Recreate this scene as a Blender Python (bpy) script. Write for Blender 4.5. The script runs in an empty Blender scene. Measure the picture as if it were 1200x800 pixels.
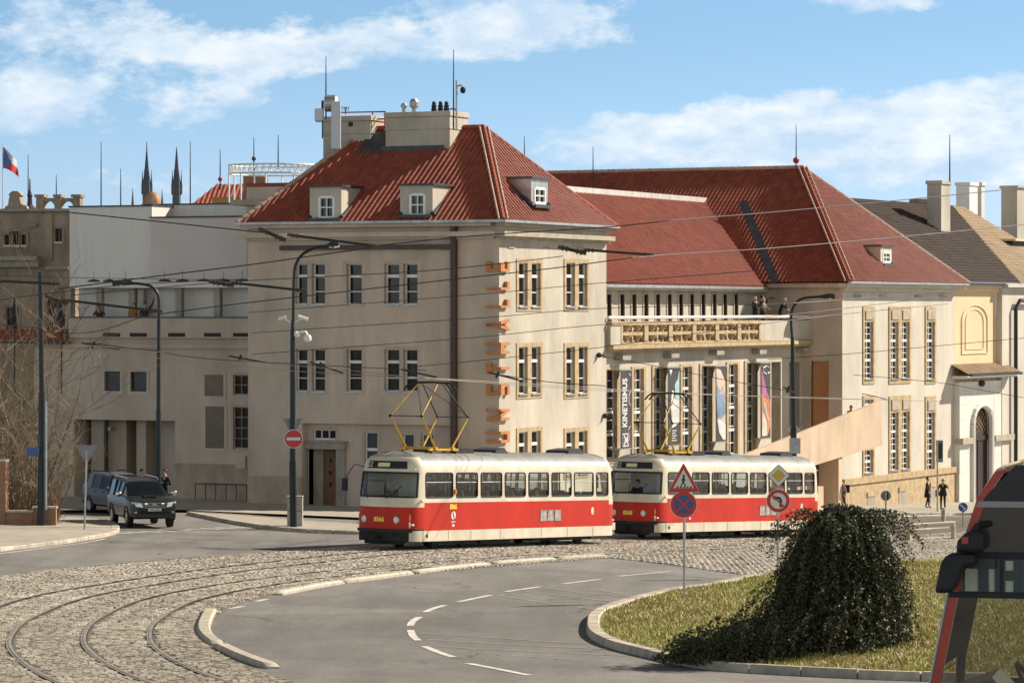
import bpy, bmesh, math, random
import numpy as np
from mathutils import Vector, Matrix, Euler
R = math.radians
rnd = random.Random(7)
scene = bpy.context.scene
COL = scene.collection

# ------------------------------------------------------------------ camera, sky, sun, exposure
FPX, HY, ZC = 4000.0, 362.0, 8.75          # focal length in px of a 1200 px wide picture, eye-level row, eye height
cam = bpy.data.cameras.new("camera"); camo = bpy.data.objects.new("camera", cam); COL.objects.link(camo)
cam.sensor_width = 36; cam.lens = FPX / 1200 * 36; cam.shift_y = -(400 - HY) / 1200
cam.clip_start = 1; cam.clip_end = 20000
camo.location = (0, 0, ZC); camo.rotation_euler = (R(90), 0, 0)
scene.camera = camo

SUN_EL, SUN_AZ = 34.0, 29.0                # azimuth measured from +X towards +Y
sd = Vector((math.cos(R(SUN_AZ)) * math.cos(R(SUN_EL)), math.sin(R(SUN_AZ)) * math.cos(R(SUN_EL)), math.sin(R(SUN_EL))))
sun = bpy.data.lights.new("sun", 'SUN'); suno = bpy.data.objects.new("sun", sun); COL.objects.link(suno)
sun.energy = 5.0; sun.angle = R(0.55); sun.color = (1, 0.915, 0.80)
suno.rotation_euler = sd.to_track_quat('Z', 'Y').to_euler()

world = bpy.data.worlds.new("World"); scene.world = world; world.use_nodes = True
def build_sky():
    nt = world.node_tree; N = nt.nodes; L = nt.links; N.clear()
    out = N.new('ShaderNodeOutputWorld'); bg = N.new('ShaderNodeBackground'); bg.inputs[1].default_value = 0.05
    sky = N.new('ShaderNodeTexSky'); sky.sky_type = 'NISHITA'; sky.sun_disc = False
    sky.sun_elevation = R(SUN_EL); sky.sun_rotation = R(90 - SUN_AZ)
    sky.air_density = 1.0; sky.dust_density = 0.3; sky.ozone_density = 2.0
    tc = N.new('ShaderNodeTexCoord'); sep = N.new('ShaderNodeSeparateXYZ'); L.new(tc.outputs['Generated'], sep.inputs[0])
    def M(op, a, b=None, c=None, clamp=False):
        n = N.new('ShaderNodeMath'); n.operation = op; n.use_clamp = clamp
        for i, v in enumerate((a, b, c)):
            if v is None: continue
            if isinstance(v, (int, float)): n.inputs[i].default_value = v
            else: L.new(v, n.inputs[i])
        return n.outputs[0]
    def noise(scale, detail, rough, off, zs=2.3):
        mp = N.new('ShaderNodeMapping'); mp.inputs['Scale'].default_value = (1, 1, zs); mp.inputs['Location'].default_value = off
        L.new(tc.outputs['Generated'], mp.inputs[0])
        n = N.new('ShaderNodeTexNoise'); n.inputs['Scale'].default_value = scale; n.inputs['Detail'].default_value = detail
        n.inputs['Roughness'].default_value = rough; L.new(mp.outputs[0], n.inputs['Vector']); return n.outputs['Fac']
    x, z = sep.outputs['X'], sep.outputs['Z']
    # cloud banks: direction (x, z), radii, weight
    banks = [(960, 150, 260, 42, 1.0), (1130, 180, 200, 60, 1.0), (760, 172, 150, 26, .8), (640, 25, 95, 42, 1.0), (450, 48, 190, 26, .75),
             (40, 60, 150, 90, .62), (30, 140, 70, 40, .85), (250, 118, 150, 34, .6), (1020, 0, 120, 20, .9), (230, 210, 300, 30, .45),
             (330, 0, 400, 40, .45), (1180, 110, 100, 24, .9), (250, 70, 160, 30, .5)]
    tot = None
    wob = noise(30, 3, .6, (3, 1, 0))
    for px, py, rx, ry, w in banks:
        a = M('MULTIPLY', M('SUBTRACT', x, (px - 600) / FPX), FPX / rx); b = M('MULTIPLY', M('SUBTRACT', z, (HY - py) / FPX), FPX / ry)
        d = M('ADD', M('MULTIPLY', a, a), M('MULTIPLY', b, b))
        g = M('MULTIPLY', M('POWER', 2.718, M('MULTIPLY', d, -0.9)), w)
        tot = g if tot is None else M('ADD', tot, g)
    gen = M('MULTIPLY', M('SUBTRACT', noise(3, 4, .55, (0, 0, 0), 3), .30), 4, clamp=True)
    far = M('GREATER_THAN', M('ABSOLUTE', z), .115)
    tot = M('ADD', M('MINIMUM', tot, 1.15), M('MULTIPLY', gen, M('MULTIPLY', far, 1.1)))
    n1 = noise(30, 10, .64, (0.3, 0.2, 0.1), 2.2)
    n2 = noise(90, 6, .62, (1.3, 0.7, 0.4), 1.6)
    dens = M('ADD', M('MULTIPLY', n1, 1.25), M('MULTIPLY', n2, .60))
    cl = M('MULTIPLY', M('SUBTRACT', M('ADD', dens, M('MULTIPLY', tot, .66)), 1.29), 4.2, clamp=True)
    # billows: lighter crests, bluish bodies
    n3 = noise(48, 7, .6, (.8, .1, .25), 2.2)
    cr = N.new('ShaderNodeMix'); cr.data_type = 'RGBA'
    L.new(M('MULTIPLY', M('SUBTRACT', n3, .36), 3.6, clamp=True), cr.inputs['Factor'])
    cr.inputs['A'].default_value = (5.2, 6.6, 8.2, 1); cr.inputs['B'].default_value = (8.6, 8.9, 9.0, 1)
    # clear air: the Nishita sky tinted to this day's cyan blue
    ti = N.new('ShaderNodeMix'); ti.data_type = 'RGBA'; ti.blend_type = 'MULTIPLY'; ti.inputs['Factor'].default_value = 1
    L.new(sky.outputs[0], ti.inputs['A'])
    ramp = N.new('ShaderNodeMapRange'); ramp.inputs['From Min'].default_value = 0; ramp.inputs['From Max'].default_value = .08; L.new(z, ramp.inputs['Value'])
    tcol = N.new('ShaderNodeMix'); tcol.data_type = 'RGBA'; L.new(ramp.outputs[0], tcol.inputs['Factor'])
    tcol.inputs['A'].default_value = (.74, .98, 1.72, 1); tcol.inputs['B'].default_value = (.58, .78, 1.08, 1)
    L.new(tcol.outputs['Result'], ti.inputs['B'])
    mx = N.new('ShaderNodeMix'); mx.data_type = 'RGBA'; L.new(M('MULTIPLY', cl, .82), mx.inputs['Factor'])
    L.new(ti.outputs['Result'], mx.inputs['A']); L.new(cr.outputs['Result'], mx.inputs['B'])
    lo = N.new('ShaderNodeMapRange'); lo.interpolation_type = 'SMOOTHSTEP'; lo.inputs['From Min'].default_value = .08; lo.inputs['From Max'].default_value = .42
    lo.inputs['To Min'].default_value = 1.45; lo.inputs['To Max'].default_value = .30; L.new(M('ABSOLUTE', z), lo.inputs['Value'])
    hz = N.new('ShaderNodeMapRange'); hz.inputs['From Min'].default_value = .10; hz.inputs['From Max'].default_value = .35; L.new(M('ABSOLUTE', z), hz.inputs['Value'])
    rw = N.new('ShaderNodeMapRange'); rw.inputs['From Min'].default_value = .3; rw.inputs['From Max'].default_value = -.3; L.new(sep.outputs['Y'], rw.inputs['Value'])
    hm = N.new('ShaderNodeMix'); hm.data_type = 'RGBA'; L.new(M('MAXIMUM', hz.outputs[0], rw.outputs[0]), hm.inputs['Factor']); hm.inputs['A'].default_value = (1, 1, 1, 1); hm.inputs['B'].default_value = (1.18, 1.0, .82, 1)  # warm tint added to the unseen overhead and rear sky, for the fill
    hx = N.new('ShaderNodeMix'); hx.data_type = 'RGBA'; hx.blend_type = 'MULTIPLY'; hx.inputs['Factor'].default_value = 1; L.new(mx.outputs['Result'], hx.inputs['A']); L.new(hm.outputs['Result'], hx.inputs['B'])
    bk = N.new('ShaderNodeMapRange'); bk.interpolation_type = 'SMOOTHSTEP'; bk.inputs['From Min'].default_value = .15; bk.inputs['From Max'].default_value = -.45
    bk.inputs['To Min'].default_value = 1.0; bk.inputs['To Max'].default_value = 2.1; L.new(sep.outputs['Y'], bk.inputs['Value'])  # unseen sky behind the camera brightened, added to fill the shaded facades
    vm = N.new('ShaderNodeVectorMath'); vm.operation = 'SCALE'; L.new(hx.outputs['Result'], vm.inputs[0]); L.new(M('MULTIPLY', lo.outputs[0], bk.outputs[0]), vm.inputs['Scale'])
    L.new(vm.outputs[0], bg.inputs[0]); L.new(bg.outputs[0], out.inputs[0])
build_sky()
scene.render.engine = 'CYCLES'
scene.view_settings.view_transform = 'Standard'; scene.view_settings.look = 'None'
scene.view_settings.exposure = 0.68; scene.view_settings.gamma = 1.0; scene.view_settings.use_curve_mapping = False
scene.cycles.max_bounces = 6; scene.cycles.transparent_max_bounces = 12

# ------------------------------------------------------------------ terrain height
_C = np.array([(4.6,91,7.6),(-3.5,123,8.65),(4.1,134.5,9.1),(6.4,141.5,9.55),(13.6,152,9.95),(22,192,11.25),(26.9,207,11.87),(18.9,195.3,11.5),
               (-14.7,133,8.5),(-8.6,160,9.1),(-8,128,8.2),(-28,168,9.4),(-5,70,7.2),(0,60,6.7),(8,69,7.2),(9,30,4.75),(-15,85,7.5),(20,110,8.7),
               (-20,126,8.45),(10,165,10.1),(0,150,9.5),(-2,105,8.15)])
_P = np.c_[_C[:, :2], np.ones(len(_C))]
_co, *_ = np.linalg.lstsq(_P, _C[:, 2], rcond=None)
_K = lambda a, b: np.exp(-((a[:, None, :] - b[None]) ** 2).sum(-1) / (2 * 22. * 22.))
_w = np.linalg.solve(_K(_C[:, :2], _C[:, :2]) + .25 * np.eye(len(_C)), _C[:, 2] - _P @ _co)
def drops(q):
    q = np.asarray(q, float).reshape(-1, 2)
    qx = np.clip(q[:, 0], -60, 60); qy = np.clip(q[:, 1], 5, 240)
    return _co[0] * qx + _co[1] * qy + _co[2] + _K(q, _C[:, :2]) @ _w
_RB = [(float(a), float(b), float(c)) for (a, b), c in zip(_C[:, :2], _w)]
def gz(x, y):
    e = math.exp; h = _co[2] + _co[0] * min(max(x, -60), 60) + _co[1] * min(max(y, 5), 240)
    for a, b, c in _RB:
        q = (x - a) ** 2 + (y - b) ** 2
        if q < 9000: h += c * e(-q / 968.)
    return ZC - float(h)
def G(px, py, lift=0.0):
    D = 100.
    for _ in range(60):
        X = (px - 600) / FPX * D
        D = .5 * D + .5 * (ZC - gz(X, D) - lift) * FPX / (py - HY)
    X = (px - 600) / FPX * D
    return Vector((X, D, gz(X, D) + lift))
def W(px, py, D): return Vector(((px - 600) / FPX * D, D, ZC + (HY - py) / FPX * D))

# ------------------------------------------------------------------ materials
MATS = {}
def mat(name, col, rough=.75, var=.18, scale=2.0, bump=0.0, bscale=40., metal=0., spec=.4, streak=False, coat=0., island=0., objvar=0., col2=None):
    if name in MATS: return MATS[name]
    m = bpy.data.materials.new(name); m.use_nodes = True; MATS[name] = m
    nt = m.node_tree; N = nt.nodes; L = nt.links; b = N['Principled BSDF']
    b.inputs['Roughness'].default_value = rough; b.inputs['Metallic'].default_value = metal
    b.inputs['Specular IOR Level'].default_value = spec; b.inputs['Coat Weight'].default_value = coat
    tc = N.new('ShaderNodeTexCoord')
    n = N.new('ShaderNodeTexNoise'); n.inputs['Scale'].default_value = scale; n.inputs['Detail'].default_value = 6; n.inputs['Roughness'].default_value = .65
    mp = N.new('ShaderNodeMapping'); L.new(tc.outputs['Object'], mp.inputs[0]); L.new(mp.outputs[0], n.inputs['Vector'])
    if streak: mp.inputs['Scale'].default_value = (1, 1, .45)
    mix = N.new('ShaderNodeMix'); mix.data_type = 'RGBA'
    c2 = col2 or tuple(c * (1 - var * 1.6) for c in col); c1 = tuple(min(1, c * (1 + var * .8)) for c in col)
    mix.inputs['A'].default_value = (*c2, 1); mix.inputs['B'].default_value = (*c1, 1)
    rm = N.new('ShaderNodeMapRange'); rm.inputs['From Min'].default_value = .3; rm.inputs['From Max'].default_value = .7
    L.new(n.outputs['Fac'], rm.inputs['Value']); L.new(rm.outputs[0], mix.inputs['Factor'])
    last = mix.outputs['Result']
    if streak:
        n2 = N.new('ShaderNodeTexNoise'); n2.inputs['Scale'].default_value = 3.2; n2.inputs['Detail'].default_value = 5
        m2 = N.new('ShaderNodeMapping'); m2.inputs['Scale'].default_value = (1, 1, .07); L.new(tc.outputs['Object'], m2.inputs[0]); L.new(m2.outputs[0], n2.inputs['Vector'])
        r2 = N.new('ShaderNodeMapRange'); r2.inputs['From Min'].default_value = .48; r2.inputs['From Max'].default_value = .8; r2.inputs['To Max'].default_value = .22
        L.new(n2.outputs['Fac'], r2.inputs['Value'])
        x2 = N.new('ShaderNodeMix'); x2.data_type = 'RGBA'; L.new(r2.outputs[0], x2.inputs['Factor']); L.new(last, x2.inputs['A'])
        x2.inputs['B'].default_value = (*[c * .62 for c in col], 1); last = x2.outputs['Result']
    if island or objvar:
        g = N.new('ShaderNodeNewGeometry') if island else N.new('ShaderNodeObjectInfo')
        o = g.outputs['Random Per Island'] if island else g.outputs['Random']
        hs = N.new('ShaderNodeHueSaturation'); k = island or objvar
        r3 = N.new('ShaderNodeMapRange'); r3.inputs['To Min'].default_value = 1 - k; r3.inputs['To Max'].default_value = 1 + k
        L.new(o, r3.inputs['Value']); L.new(r3.outputs[0], hs.inputs['Value']); L.new(last, hs.inputs['Color'])
        r4 = N.new('ShaderNodeMapRange'); r4.inputs['To Min'].default_value = .5 - k * .06; r4.inputs['To Max'].default_value = .5 + k * .06
        wn = N.new('ShaderNodeMath'); wn.operation = 'FRACT'; ml = N.new('ShaderNodeMath'); ml.operation = 'MULTIPLY'; ml.inputs[1].default_value = 17.3
        L.new(o, ml.inputs[0]); L.new(ml.outputs[0], wn.inputs[0]); L.new(wn.outputs[0], r4.inputs['Value']); L.new(r4.outputs[0], hs.inputs['Hue'])
        last = hs.outputs['Color']
    L.new(last, b.inputs['Base Color'])
    if bump:
        nb = N.new('ShaderNodeTexNoise'); nb.inputs['Scale'].default_value = bscale; nb.inputs['Detail'].default_value = 5; L.new(tc.outputs['Object'], nb.inputs['Vector'])
        bp = N.new('ShaderNodeBump'); bp.inputs['Strength'].default_value = bump; bp.inputs['Distance'].default_value = .02
        L.new(nb.outputs['Fac'], bp.inputs['Height']); L.new(bp.outputs[0], b.inputs['Normal'])
    return m
def simple(name, col, rough=.5, metal=0., spec=.5, emit=0.):
    if name in MATS: return MATS[name]
    m = bpy.data.materials.new(name); m.use_nodes = True; MATS[name] = m
    b = m.node_tree.nodes['Principled BSDF']; b.inputs['Base Color'].default_value = (*col, 1); b.inputs['Roughness'].default_value = rough
    b.inputs['Metallic'].default_value = metal; b.inputs['Specular IOR Level'].default_value = spec
    if emit: b.inputs['Emission Color'].default_value = (*col, 1); b.inputs['Emission Strength'].default_value = emit
    return m
def glass(name, tint, refl=1.0, rough=.02):
    if name in MATS: return MATS[name]
    m = bpy.data.materials.new(name); m.use_nodes = True; MATS[name] = m
    nt = m.node_tree; N = nt.nodes; L = nt.links; N.remove(N['Principled BSDF'])
    t = N.new('ShaderNodeBsdfTransparent'); t.inputs[0].default_value = (*tint, 1)
    g = N.new('ShaderNodeBsdfGlossy'); g.inputs['Roughness'].default_value = rough
    fr = N.new('ShaderNodeFresnel'); fr.inputs[0].default_value = 1.5
    ml = N.new('ShaderNodeMath'); ml.operation = 'MULTIPLY'; ml.inputs[1].default_value = refl; ml.use_clamp = True; L.new(fr.outputs[0], ml.inputs[0])
    x = N.new('ShaderNodeMixShader'); L.new(ml.outputs[0], x.inputs[0]); L.new(t.outputs[0], x.inputs[1]); L.new(g.outputs[0], x.inputs[2])
    L.new(x.outputs[0], N['Material Output'].inputs[0]); return m

def tile_mat(name, a, b, rough=.55):
    m = bpy.data.materials.new(name); m.use_nodes = True
    nt = m.node_tree; N = nt.nodes; L = nt.links; p = N['Principled BSDF']; p.inputs['Roughness'].default_value = rough; p.inputs['Specular IOR Level'].default_value = .35
    uv = N.new('ShaderNodeUVMap'); mp = N.new('ShaderNodeMapping'); mp.inputs['Scale'].default_value = (1 / .30, 1 / .4, 1); L.new(uv.outputs[0], mp.inputs[0])
    fl = N.new('ShaderNodeVectorMath'); fl.operation = 'FLOOR'; L.new(mp.outputs[0], fl.inputs[0])
    wn = N.new('ShaderNodeTexWhiteNoise'); wn.noise_dimensions = '2D'; L.new(fl.outputs[0], wn.inputs['Vector'])
    ns = N.new('ShaderNodeTexNoise'); ns.inputs['Scale'].default_value = .5; ns.inputs['Detail'].default_value = 7; L.new(uv.outputs[0], ns.inputs['Vector'])
    ad = N.new('ShaderNodeMath'); ad.operation = 'MULTIPLY_ADD'; ad.inputs[1].default_value = .75; L.new(wn.outputs['Value'], ad.inputs[0])
    sb = N.new('ShaderNodeMath'); sb.operation = 'SUBTRACT'; sb.inputs[1].default_value = .38; L.new(ns.outputs['Fac'], sb.inputs[0]); L.new(sb.outputs[0], ad.inputs[2])
    x = N.new('ShaderNodeMix'); x.data_type = 'RGBA'; x.inputs['A'].default_value = (*a, 1); x.inputs['B'].default_value = (*b, 1)
    L.new(ad.outputs[0], x.inputs['Factor']); L.new(x.outputs['Result'], p.inputs['Base Color']); return m
def cobble_mat(name):
    m = bpy.data.materials.new(name); m.use_nodes = True
    nt = m.node_tree; N = nt.nodes; L = nt.links; p = N['Principled BSDF']; p.inputs['Roughness'].default_value = .62
    uv = N.new('ShaderNodeUVMap')
    nz = N.new('ShaderNodeTexNoise'); nz.inputs['Scale'].default_value = 2.4; nz.inputs['Detail'].default_value = 3; L.new(uv.outputs[0], nz.inputs['Vector'])
    sc = N.new('ShaderNodeVectorMath'); sc.operation = 'MULTIPLY_ADD'; sc.inputs[1].default_value = (.10, .10, 0); L.new(nz.outputs['Color'], sc.inputs[0]); L.new(uv.outputs[0], sc.inputs[2])
    br = N.new('ShaderNodeTexBrick'); L.new(sc.outputs[0], br.inputs['Vector'])
    br.inputs['Scale'].default_value = 1; br.inputs['Brick Width'].default_value = .23; br.inputs['Row Height'].default_value = .19
    br.inputs['Mortar Size'].default_value = .02; br.inputs['Mortar Smooth'].default_value = .6; br.inputs['Bias'].default_value = 0
    br.inputs['Color1'].default_value = (.37, .315, .235, 1); br.inputs['Color2'].default_value = (.23, .195, .148, 1); br.inputs['Mortar'].default_value = (.05, .04, .028, 1)
    n2 = N.new('ShaderNodeTexNoise'); n2.inputs['Scale'].default_value = .35; n2.inputs['Detail'].default_value = 6; L.new(uv.outputs[0], n2.inputs['Vector'])
    mr = N.new('ShaderNodeMapRange'); mr.inputs['From Min'].default_value = .3; mr.inputs['From Max'].default_value = .7; mr.inputs['To Min'].default_value = .70; mr.inputs['To Max'].default_value = 1.2; L.new(n2.outputs['Fac'], mr.inputs['Value'])
    n3 = N.new('ShaderNodeTexNoise'); n3.inputs['Scale'].default_value = 9; n3.inputs['Detail'].default_value = 4; L.new(uv.outputs[0], n3.inputs['Vector'])
    mr3 = N.new('ShaderNodeMapRange'); mr3.inputs['From Min'].default_value = .3; mr3.inputs['From Max'].default_value = .7; mr3.inputs['To Min'].default_value = .72; mr3.inputs['To Max'].default_value = 1.2; L.new(n3.outputs['Fac'], mr3.inputs['Value'])
    mm = N.new('ShaderNodeMath'); mm.operation = 'MULTIPLY'; L.new(mr.outputs[0], mm.inputs[0]); L.new(mr3.outputs[0], mm.inputs[1])
    mx = N.new('ShaderNodeMix'); mx.data_type = 'RGBA'; mx.blend_type = 'MULTIPLY'; mx.inputs['Factor'].default_value = 1
    L.new(br.outputs['Color'], mx.inputs['A']); L.new(mm.outputs[0], mx.inputs['B']); L.new(mx.outputs['Result'], p.inputs['Base Color'])
    inv = N.new('ShaderNodeMath'); inv.operation = 'MULTIPLY_ADD'; inv.inputs[1].default_value = -1; L.new(br.outputs['Fac'], inv.inputs[0]); L.new(n3.outputs['Fac'], inv.inputs[2])
    bp = N.new('ShaderNodeBump'); bp.inputs['Strength'].default_value = 1; bp.inputs['Distance'].default_value = .045; L.new(inv.outputs[0], bp.inputs['Height']); L.new(bp.outputs[0], p.inputs['Normal'])
    return m
def asphalt_mat(name):
    m = bpy.data.materials.new(name); m.use_nodes = True
    nt = m.node_tree; N = nt.nodes; L = nt.links; p = N['Principled BSDF']; p.inputs['Roughness'].default_value = .8; p.inputs['Specular IOR Level'].default_value = .3
    tc = N.new('ShaderNodeTexCoord')
    def ns(s, d, r=.6, sc=None):
        n = N.new('ShaderNodeTexNoise'); n.inputs['Scale'].default_value = s; n.inputs['Detail'].default_value = d; n.inputs['Roughness'].default_value = r
        mp = N.new('ShaderNodeMapping'); L.new(tc.outputs['Object'], mp.inputs[0]); L.new(mp.outputs[0], n.inputs['Vector'])
        if sc: mp.inputs['Scale'].default_value = sc; mp.inputs['Rotation'].default_value = (0, 0, R(-25))
        return n.outputs['Fac']
    x = N.new('ShaderNodeMix'); x.data_type = 'RGBA'; x.inputs['A'].default_value = (.160, .150, .133, 1); x.inputs['B'].default_value = (.230, .217, .193, 1)
    mr = N.new('ShaderNodeMapRange'); mr.inputs['From Min'].default_value = .3; mr.inputs['From Max'].default_value = .7; L.new(ns(.22, 7), mr.inputs['Value']); L.new(mr.outputs[0], x.inputs['Factor'])
    # wheel-worn streaks and grain
    g = N.new('ShaderNodeMapRange'); g.inputs['From Min'].default_value = .25; g.inputs['From Max'].default_value = .75; g.inputs['To Min'].default_value = .55; g.inputs['To Max'].default_value = 1.45; L.new(ns(11, 5, .85), g.inputs['Value'])
    s = N.new('ShaderNodeMapRange'); s.inputs['From Min'].default_value = .35; s.inputs['From Max'].default_value = .68; s.inputs['To Min'].default_value = .86; s.inputs['To Max'].default_value = 1.12; L.new(ns(1.2, 4, .6, (.9, .12, 1)), s.inputs['Value'])
    mm = N.new('ShaderNodeMath'); mm.operation = 'MULTIPLY'; L.new(g.outputs[0], mm.inputs[0]); L.new(s.outputs[0], mm.inputs[1])
    wob = N.new('ShaderNodeTexNoise'); wob.inputs['Scale'].default_value = .9; wob.inputs['Detail'].default_value = 5; L.new(tc.outputs['Object'], wob.inputs['Vector'])
    wv = N.new('ShaderNodeVectorMath'); wv.operation = 'MULTIPLY_ADD'; wv.inputs[1].default_value = (1.6, 1.6, 0); L.new(wob.outputs['Color'], wv.inputs[0]); L.new(tc.outputs['Object'], wv.inputs[2])
    vo = N.new('ShaderNodeTexVoronoi'); vo.feature = 'DISTANCE_TO_EDGE'; vo.inputs['Scale'].default_value = .22; L.new(wv.outputs[0], vo.inputs['Vector'])
    cr = N.new('ShaderNodeMapRange'); cr.inputs['From Min'].default_value = .004; cr.inputs['From Max'].default_value = .011; cr.inputs['To Min'].default_value = .55; L.new(vo.outputs['Distance'], cr.inputs['Value'])
    ck = N.new('ShaderNodeMapRange'); ck.inputs['From Min'].default_value = .46; ck.inputs['From Max'].default_value = .56; L.new(ns(.11, 3), ck.inputs['Value'])
    cm = N.new('ShaderNodeMix'); cm.data_type = 'FLOAT'; L.new(ck.outputs[0], cm.inputs['Factor']); cm.inputs['A'].default_value = 1; L.new(cr.outputs[0], cm.inputs['B'])
    v2 = N.new('ShaderNodeTexVoronoi'); v2.inputs['Scale'].default_value = .10; L.new(wv.outputs[0], v2.inputs['Vector'])
    pm = N.new('ShaderNodeMapRange'); pm.inputs['To Min'].default_value = .86; pm.inputs['To Max'].default_value = 1.10; vs_ = N.new('ShaderNodeSeparateColor'); L.new(v2.outputs['Color'], vs_.inputs[0]); L.new(vs_.outputs[0], pm.inputs['Value'])
    m3 = N.new('ShaderNodeMath'); m3.operation = 'MULTIPLY'; L.new(mm.outputs[0], m3.inputs[0]); L.new(cm.outputs['Result'], m3.inputs[1])
    m4 = N.new('ShaderNodeMath'); m4.operation = 'MULTIPLY'; L.new(m3.outputs[0], m4.inputs[0]); L.new(pm.outputs[0], m4.inputs[1])
    mx = N.new('ShaderNodeMix'); mx.data_type = 'RGBA'; mx.blend_type = 'MULTIPLY'; mx.inputs['Factor'].default_value = 1
    L.new(x.outputs['Result'], mx.inputs['A']); L.new(m4.outputs[0], mx.inputs['B']); L.new(mx.outputs['Result'], p.inputs['Base Color'])
    bp = N.new('ShaderNodeBump'); bp.inputs['Strength'].default_value = .8; bp.inputs['Distance'].default_value = .02; L.new(ns(30, 4, .75), bp.inputs['Height']); L.new(bp.outputs[0], p.inputs['Normal'])
    return m
def brick_mat(name, c1, c2, mo):
    m = bpy.data.materials.new(name); m.use_nodes = True
    nt = m.node_tree; N = nt.nodes; L = nt.links; p = N['Principled BSDF']; p.inputs['Roughness'].default_value = .85
    tc = N.new('ShaderNodeTexCoord'); sp = N.new('ShaderNodeSeparateXYZ'); L.new(tc.outputs['Object'], sp.inputs[0]); cb = N.new('ShaderNodeCombineXYZ')
    ad = N.new('ShaderNodeMath'); ad.operation = 'ADD'; L.new(sp.outputs[0], ad.inputs[0]); L.new(sp.outputs[1], ad.inputs[1]); L.new(ad.outputs[0], cb.inputs[0]); L.new(sp.outputs[2], cb.inputs[1])
    br = N.new('ShaderNodeTexBrick'); L.new(cb.outputs[0], br.inputs['Vector']); br.inputs['Scale'].default_value = 1; br.inputs['Brick Width'].default_value = .3; br.inputs['Row Height'].default_value = .1; br.inputs['Mortar Size'].default_value = .012
    br.inputs['Color1'].default_value = (*c1, 1); br.inputs['Color2'].default_value = (*c2, 1); br.inputs['Mortar'].default_value = (*mo, 1)
    L.new(br.outputs['Color'], p.inputs['Base Color']); return m

PLA = lambda: MATS['plaster']
mat('plaster', (.505, .448, .352), .85, .19, .45, .25, 25, streak=True)
mat('plaster_shaded', (.55, .44, .335), .85, .18, .4, .25, 25, streak=True)  # copy for the shaded faces, warm shade tone put into its colour
mat('plaster_right', (.565, .51, .415), .85, .14, .4, .25, 25, streak=True)
mat('plaster_white', (.72, .665, .585), .85, .06, .25, .1, 25, streak=True)
mat('plaster_pinkish', (.62, .535, .475), .85, .05, .3, .1, 25)
mat('plaster_yellow', (.70, .53, .32), .85, .08, .5, .15, 25, streak=True)
mat('plaster_portal', (.68, .64, .57), .8, .1, .8, .15, 25, streak=True)
mat('plaster_old', (.34, .265, .185), .9, .32, .8, .5, 15, streak=True)
mat('plaster_ochre', (.38, .30, .19), .9, .2, .8, .3, 15, streak=True)
mat('stone', (.46, .34, .19), .85, .22, 2.5, .4, 20)
mat('stone_grey', (.36, .315, .245), .85, .2, 2.0, .3, 20, streak=True)
mat('stone_pale', (.42, .36, .27), .85, .2, 2.0, .3, 20)
mat('granite', (.47, .41, .32), .8, .25, 3.0, .4, 30, island=.15)
mat('ramp_concrete_lit', (.62, .46, .31), .8, .16, .5, .1, 20, streak=True)  # concrete with the orange sunlight put into its colour
mat('paving', (.38, .335, .265), .85, .18, 1.0, .3, 20)
mat('metal_dark', (.028, .034, .032), .45, .2, 3, metal=.3)
mat('green_pole', (.010, .017, .016), .4, .2, 3)
mat('lead', (.075, .075, .08), .5, .3, 2, metal=.3)
mat('zinc', (.42, .41, .39), .45, .2, 2, metal=.6)
mat('brown_pipe', (.075, .045, .03), .5, .2, 2)
mat('white_paint', (.78, .76, .70), .5, .06, 3)
mat('road_paint', (.62, .59, .52), .8, .35, 3.5, col2=(.36, .33, .28))
mat('faint_paint', (.30, .275, .235), .8, .3, 3, col2=(.185, .17, .14))
mat('wood_door', (.20, .095, .045), .6, .25, 5)
mat('orange', (.50, .20, .06), .55, .15, 3)
mat('bark', (.14, .10, .065), .85, .35, 6, island=.25)
mat('bark_pale', (.30, .225, .14), .8, .3, 8, island=.2)
mat('skin', (.50, .28, .19), .5, .1, 6)
TILE = tile_mat('roof_tile', (.21, .045, .023), (.34, .080, .040))
TILE_D = tile_mat('shade_brown_tile', (.035, .022, .016), (.075, .048, .033), .6)  # brown tile; shade of the yellow house's front slope is in the tone
TILE_T = tile_mat('tan_tile', (.30, .215, .13), (.46, .34, .21), .6)
COB = cobble_mat('cobbles'); ASP = asphalt_mat('asphalt')
BRICK = brick_mat('brick', (.33, .15, .07), (.24, .105, .055), (.25, .2, .14))
PANE = mat('dark_pane', (.030, .027, .023), .08, .5, .9, spec=.28, objvar=.7)
PANE_B = mat('blue_pane', (.055, .07, .085), .08, .2, .9, spec=.5)
GLASS_T = glass('tram_glass', (.90, .93, .91), .9)

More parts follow.
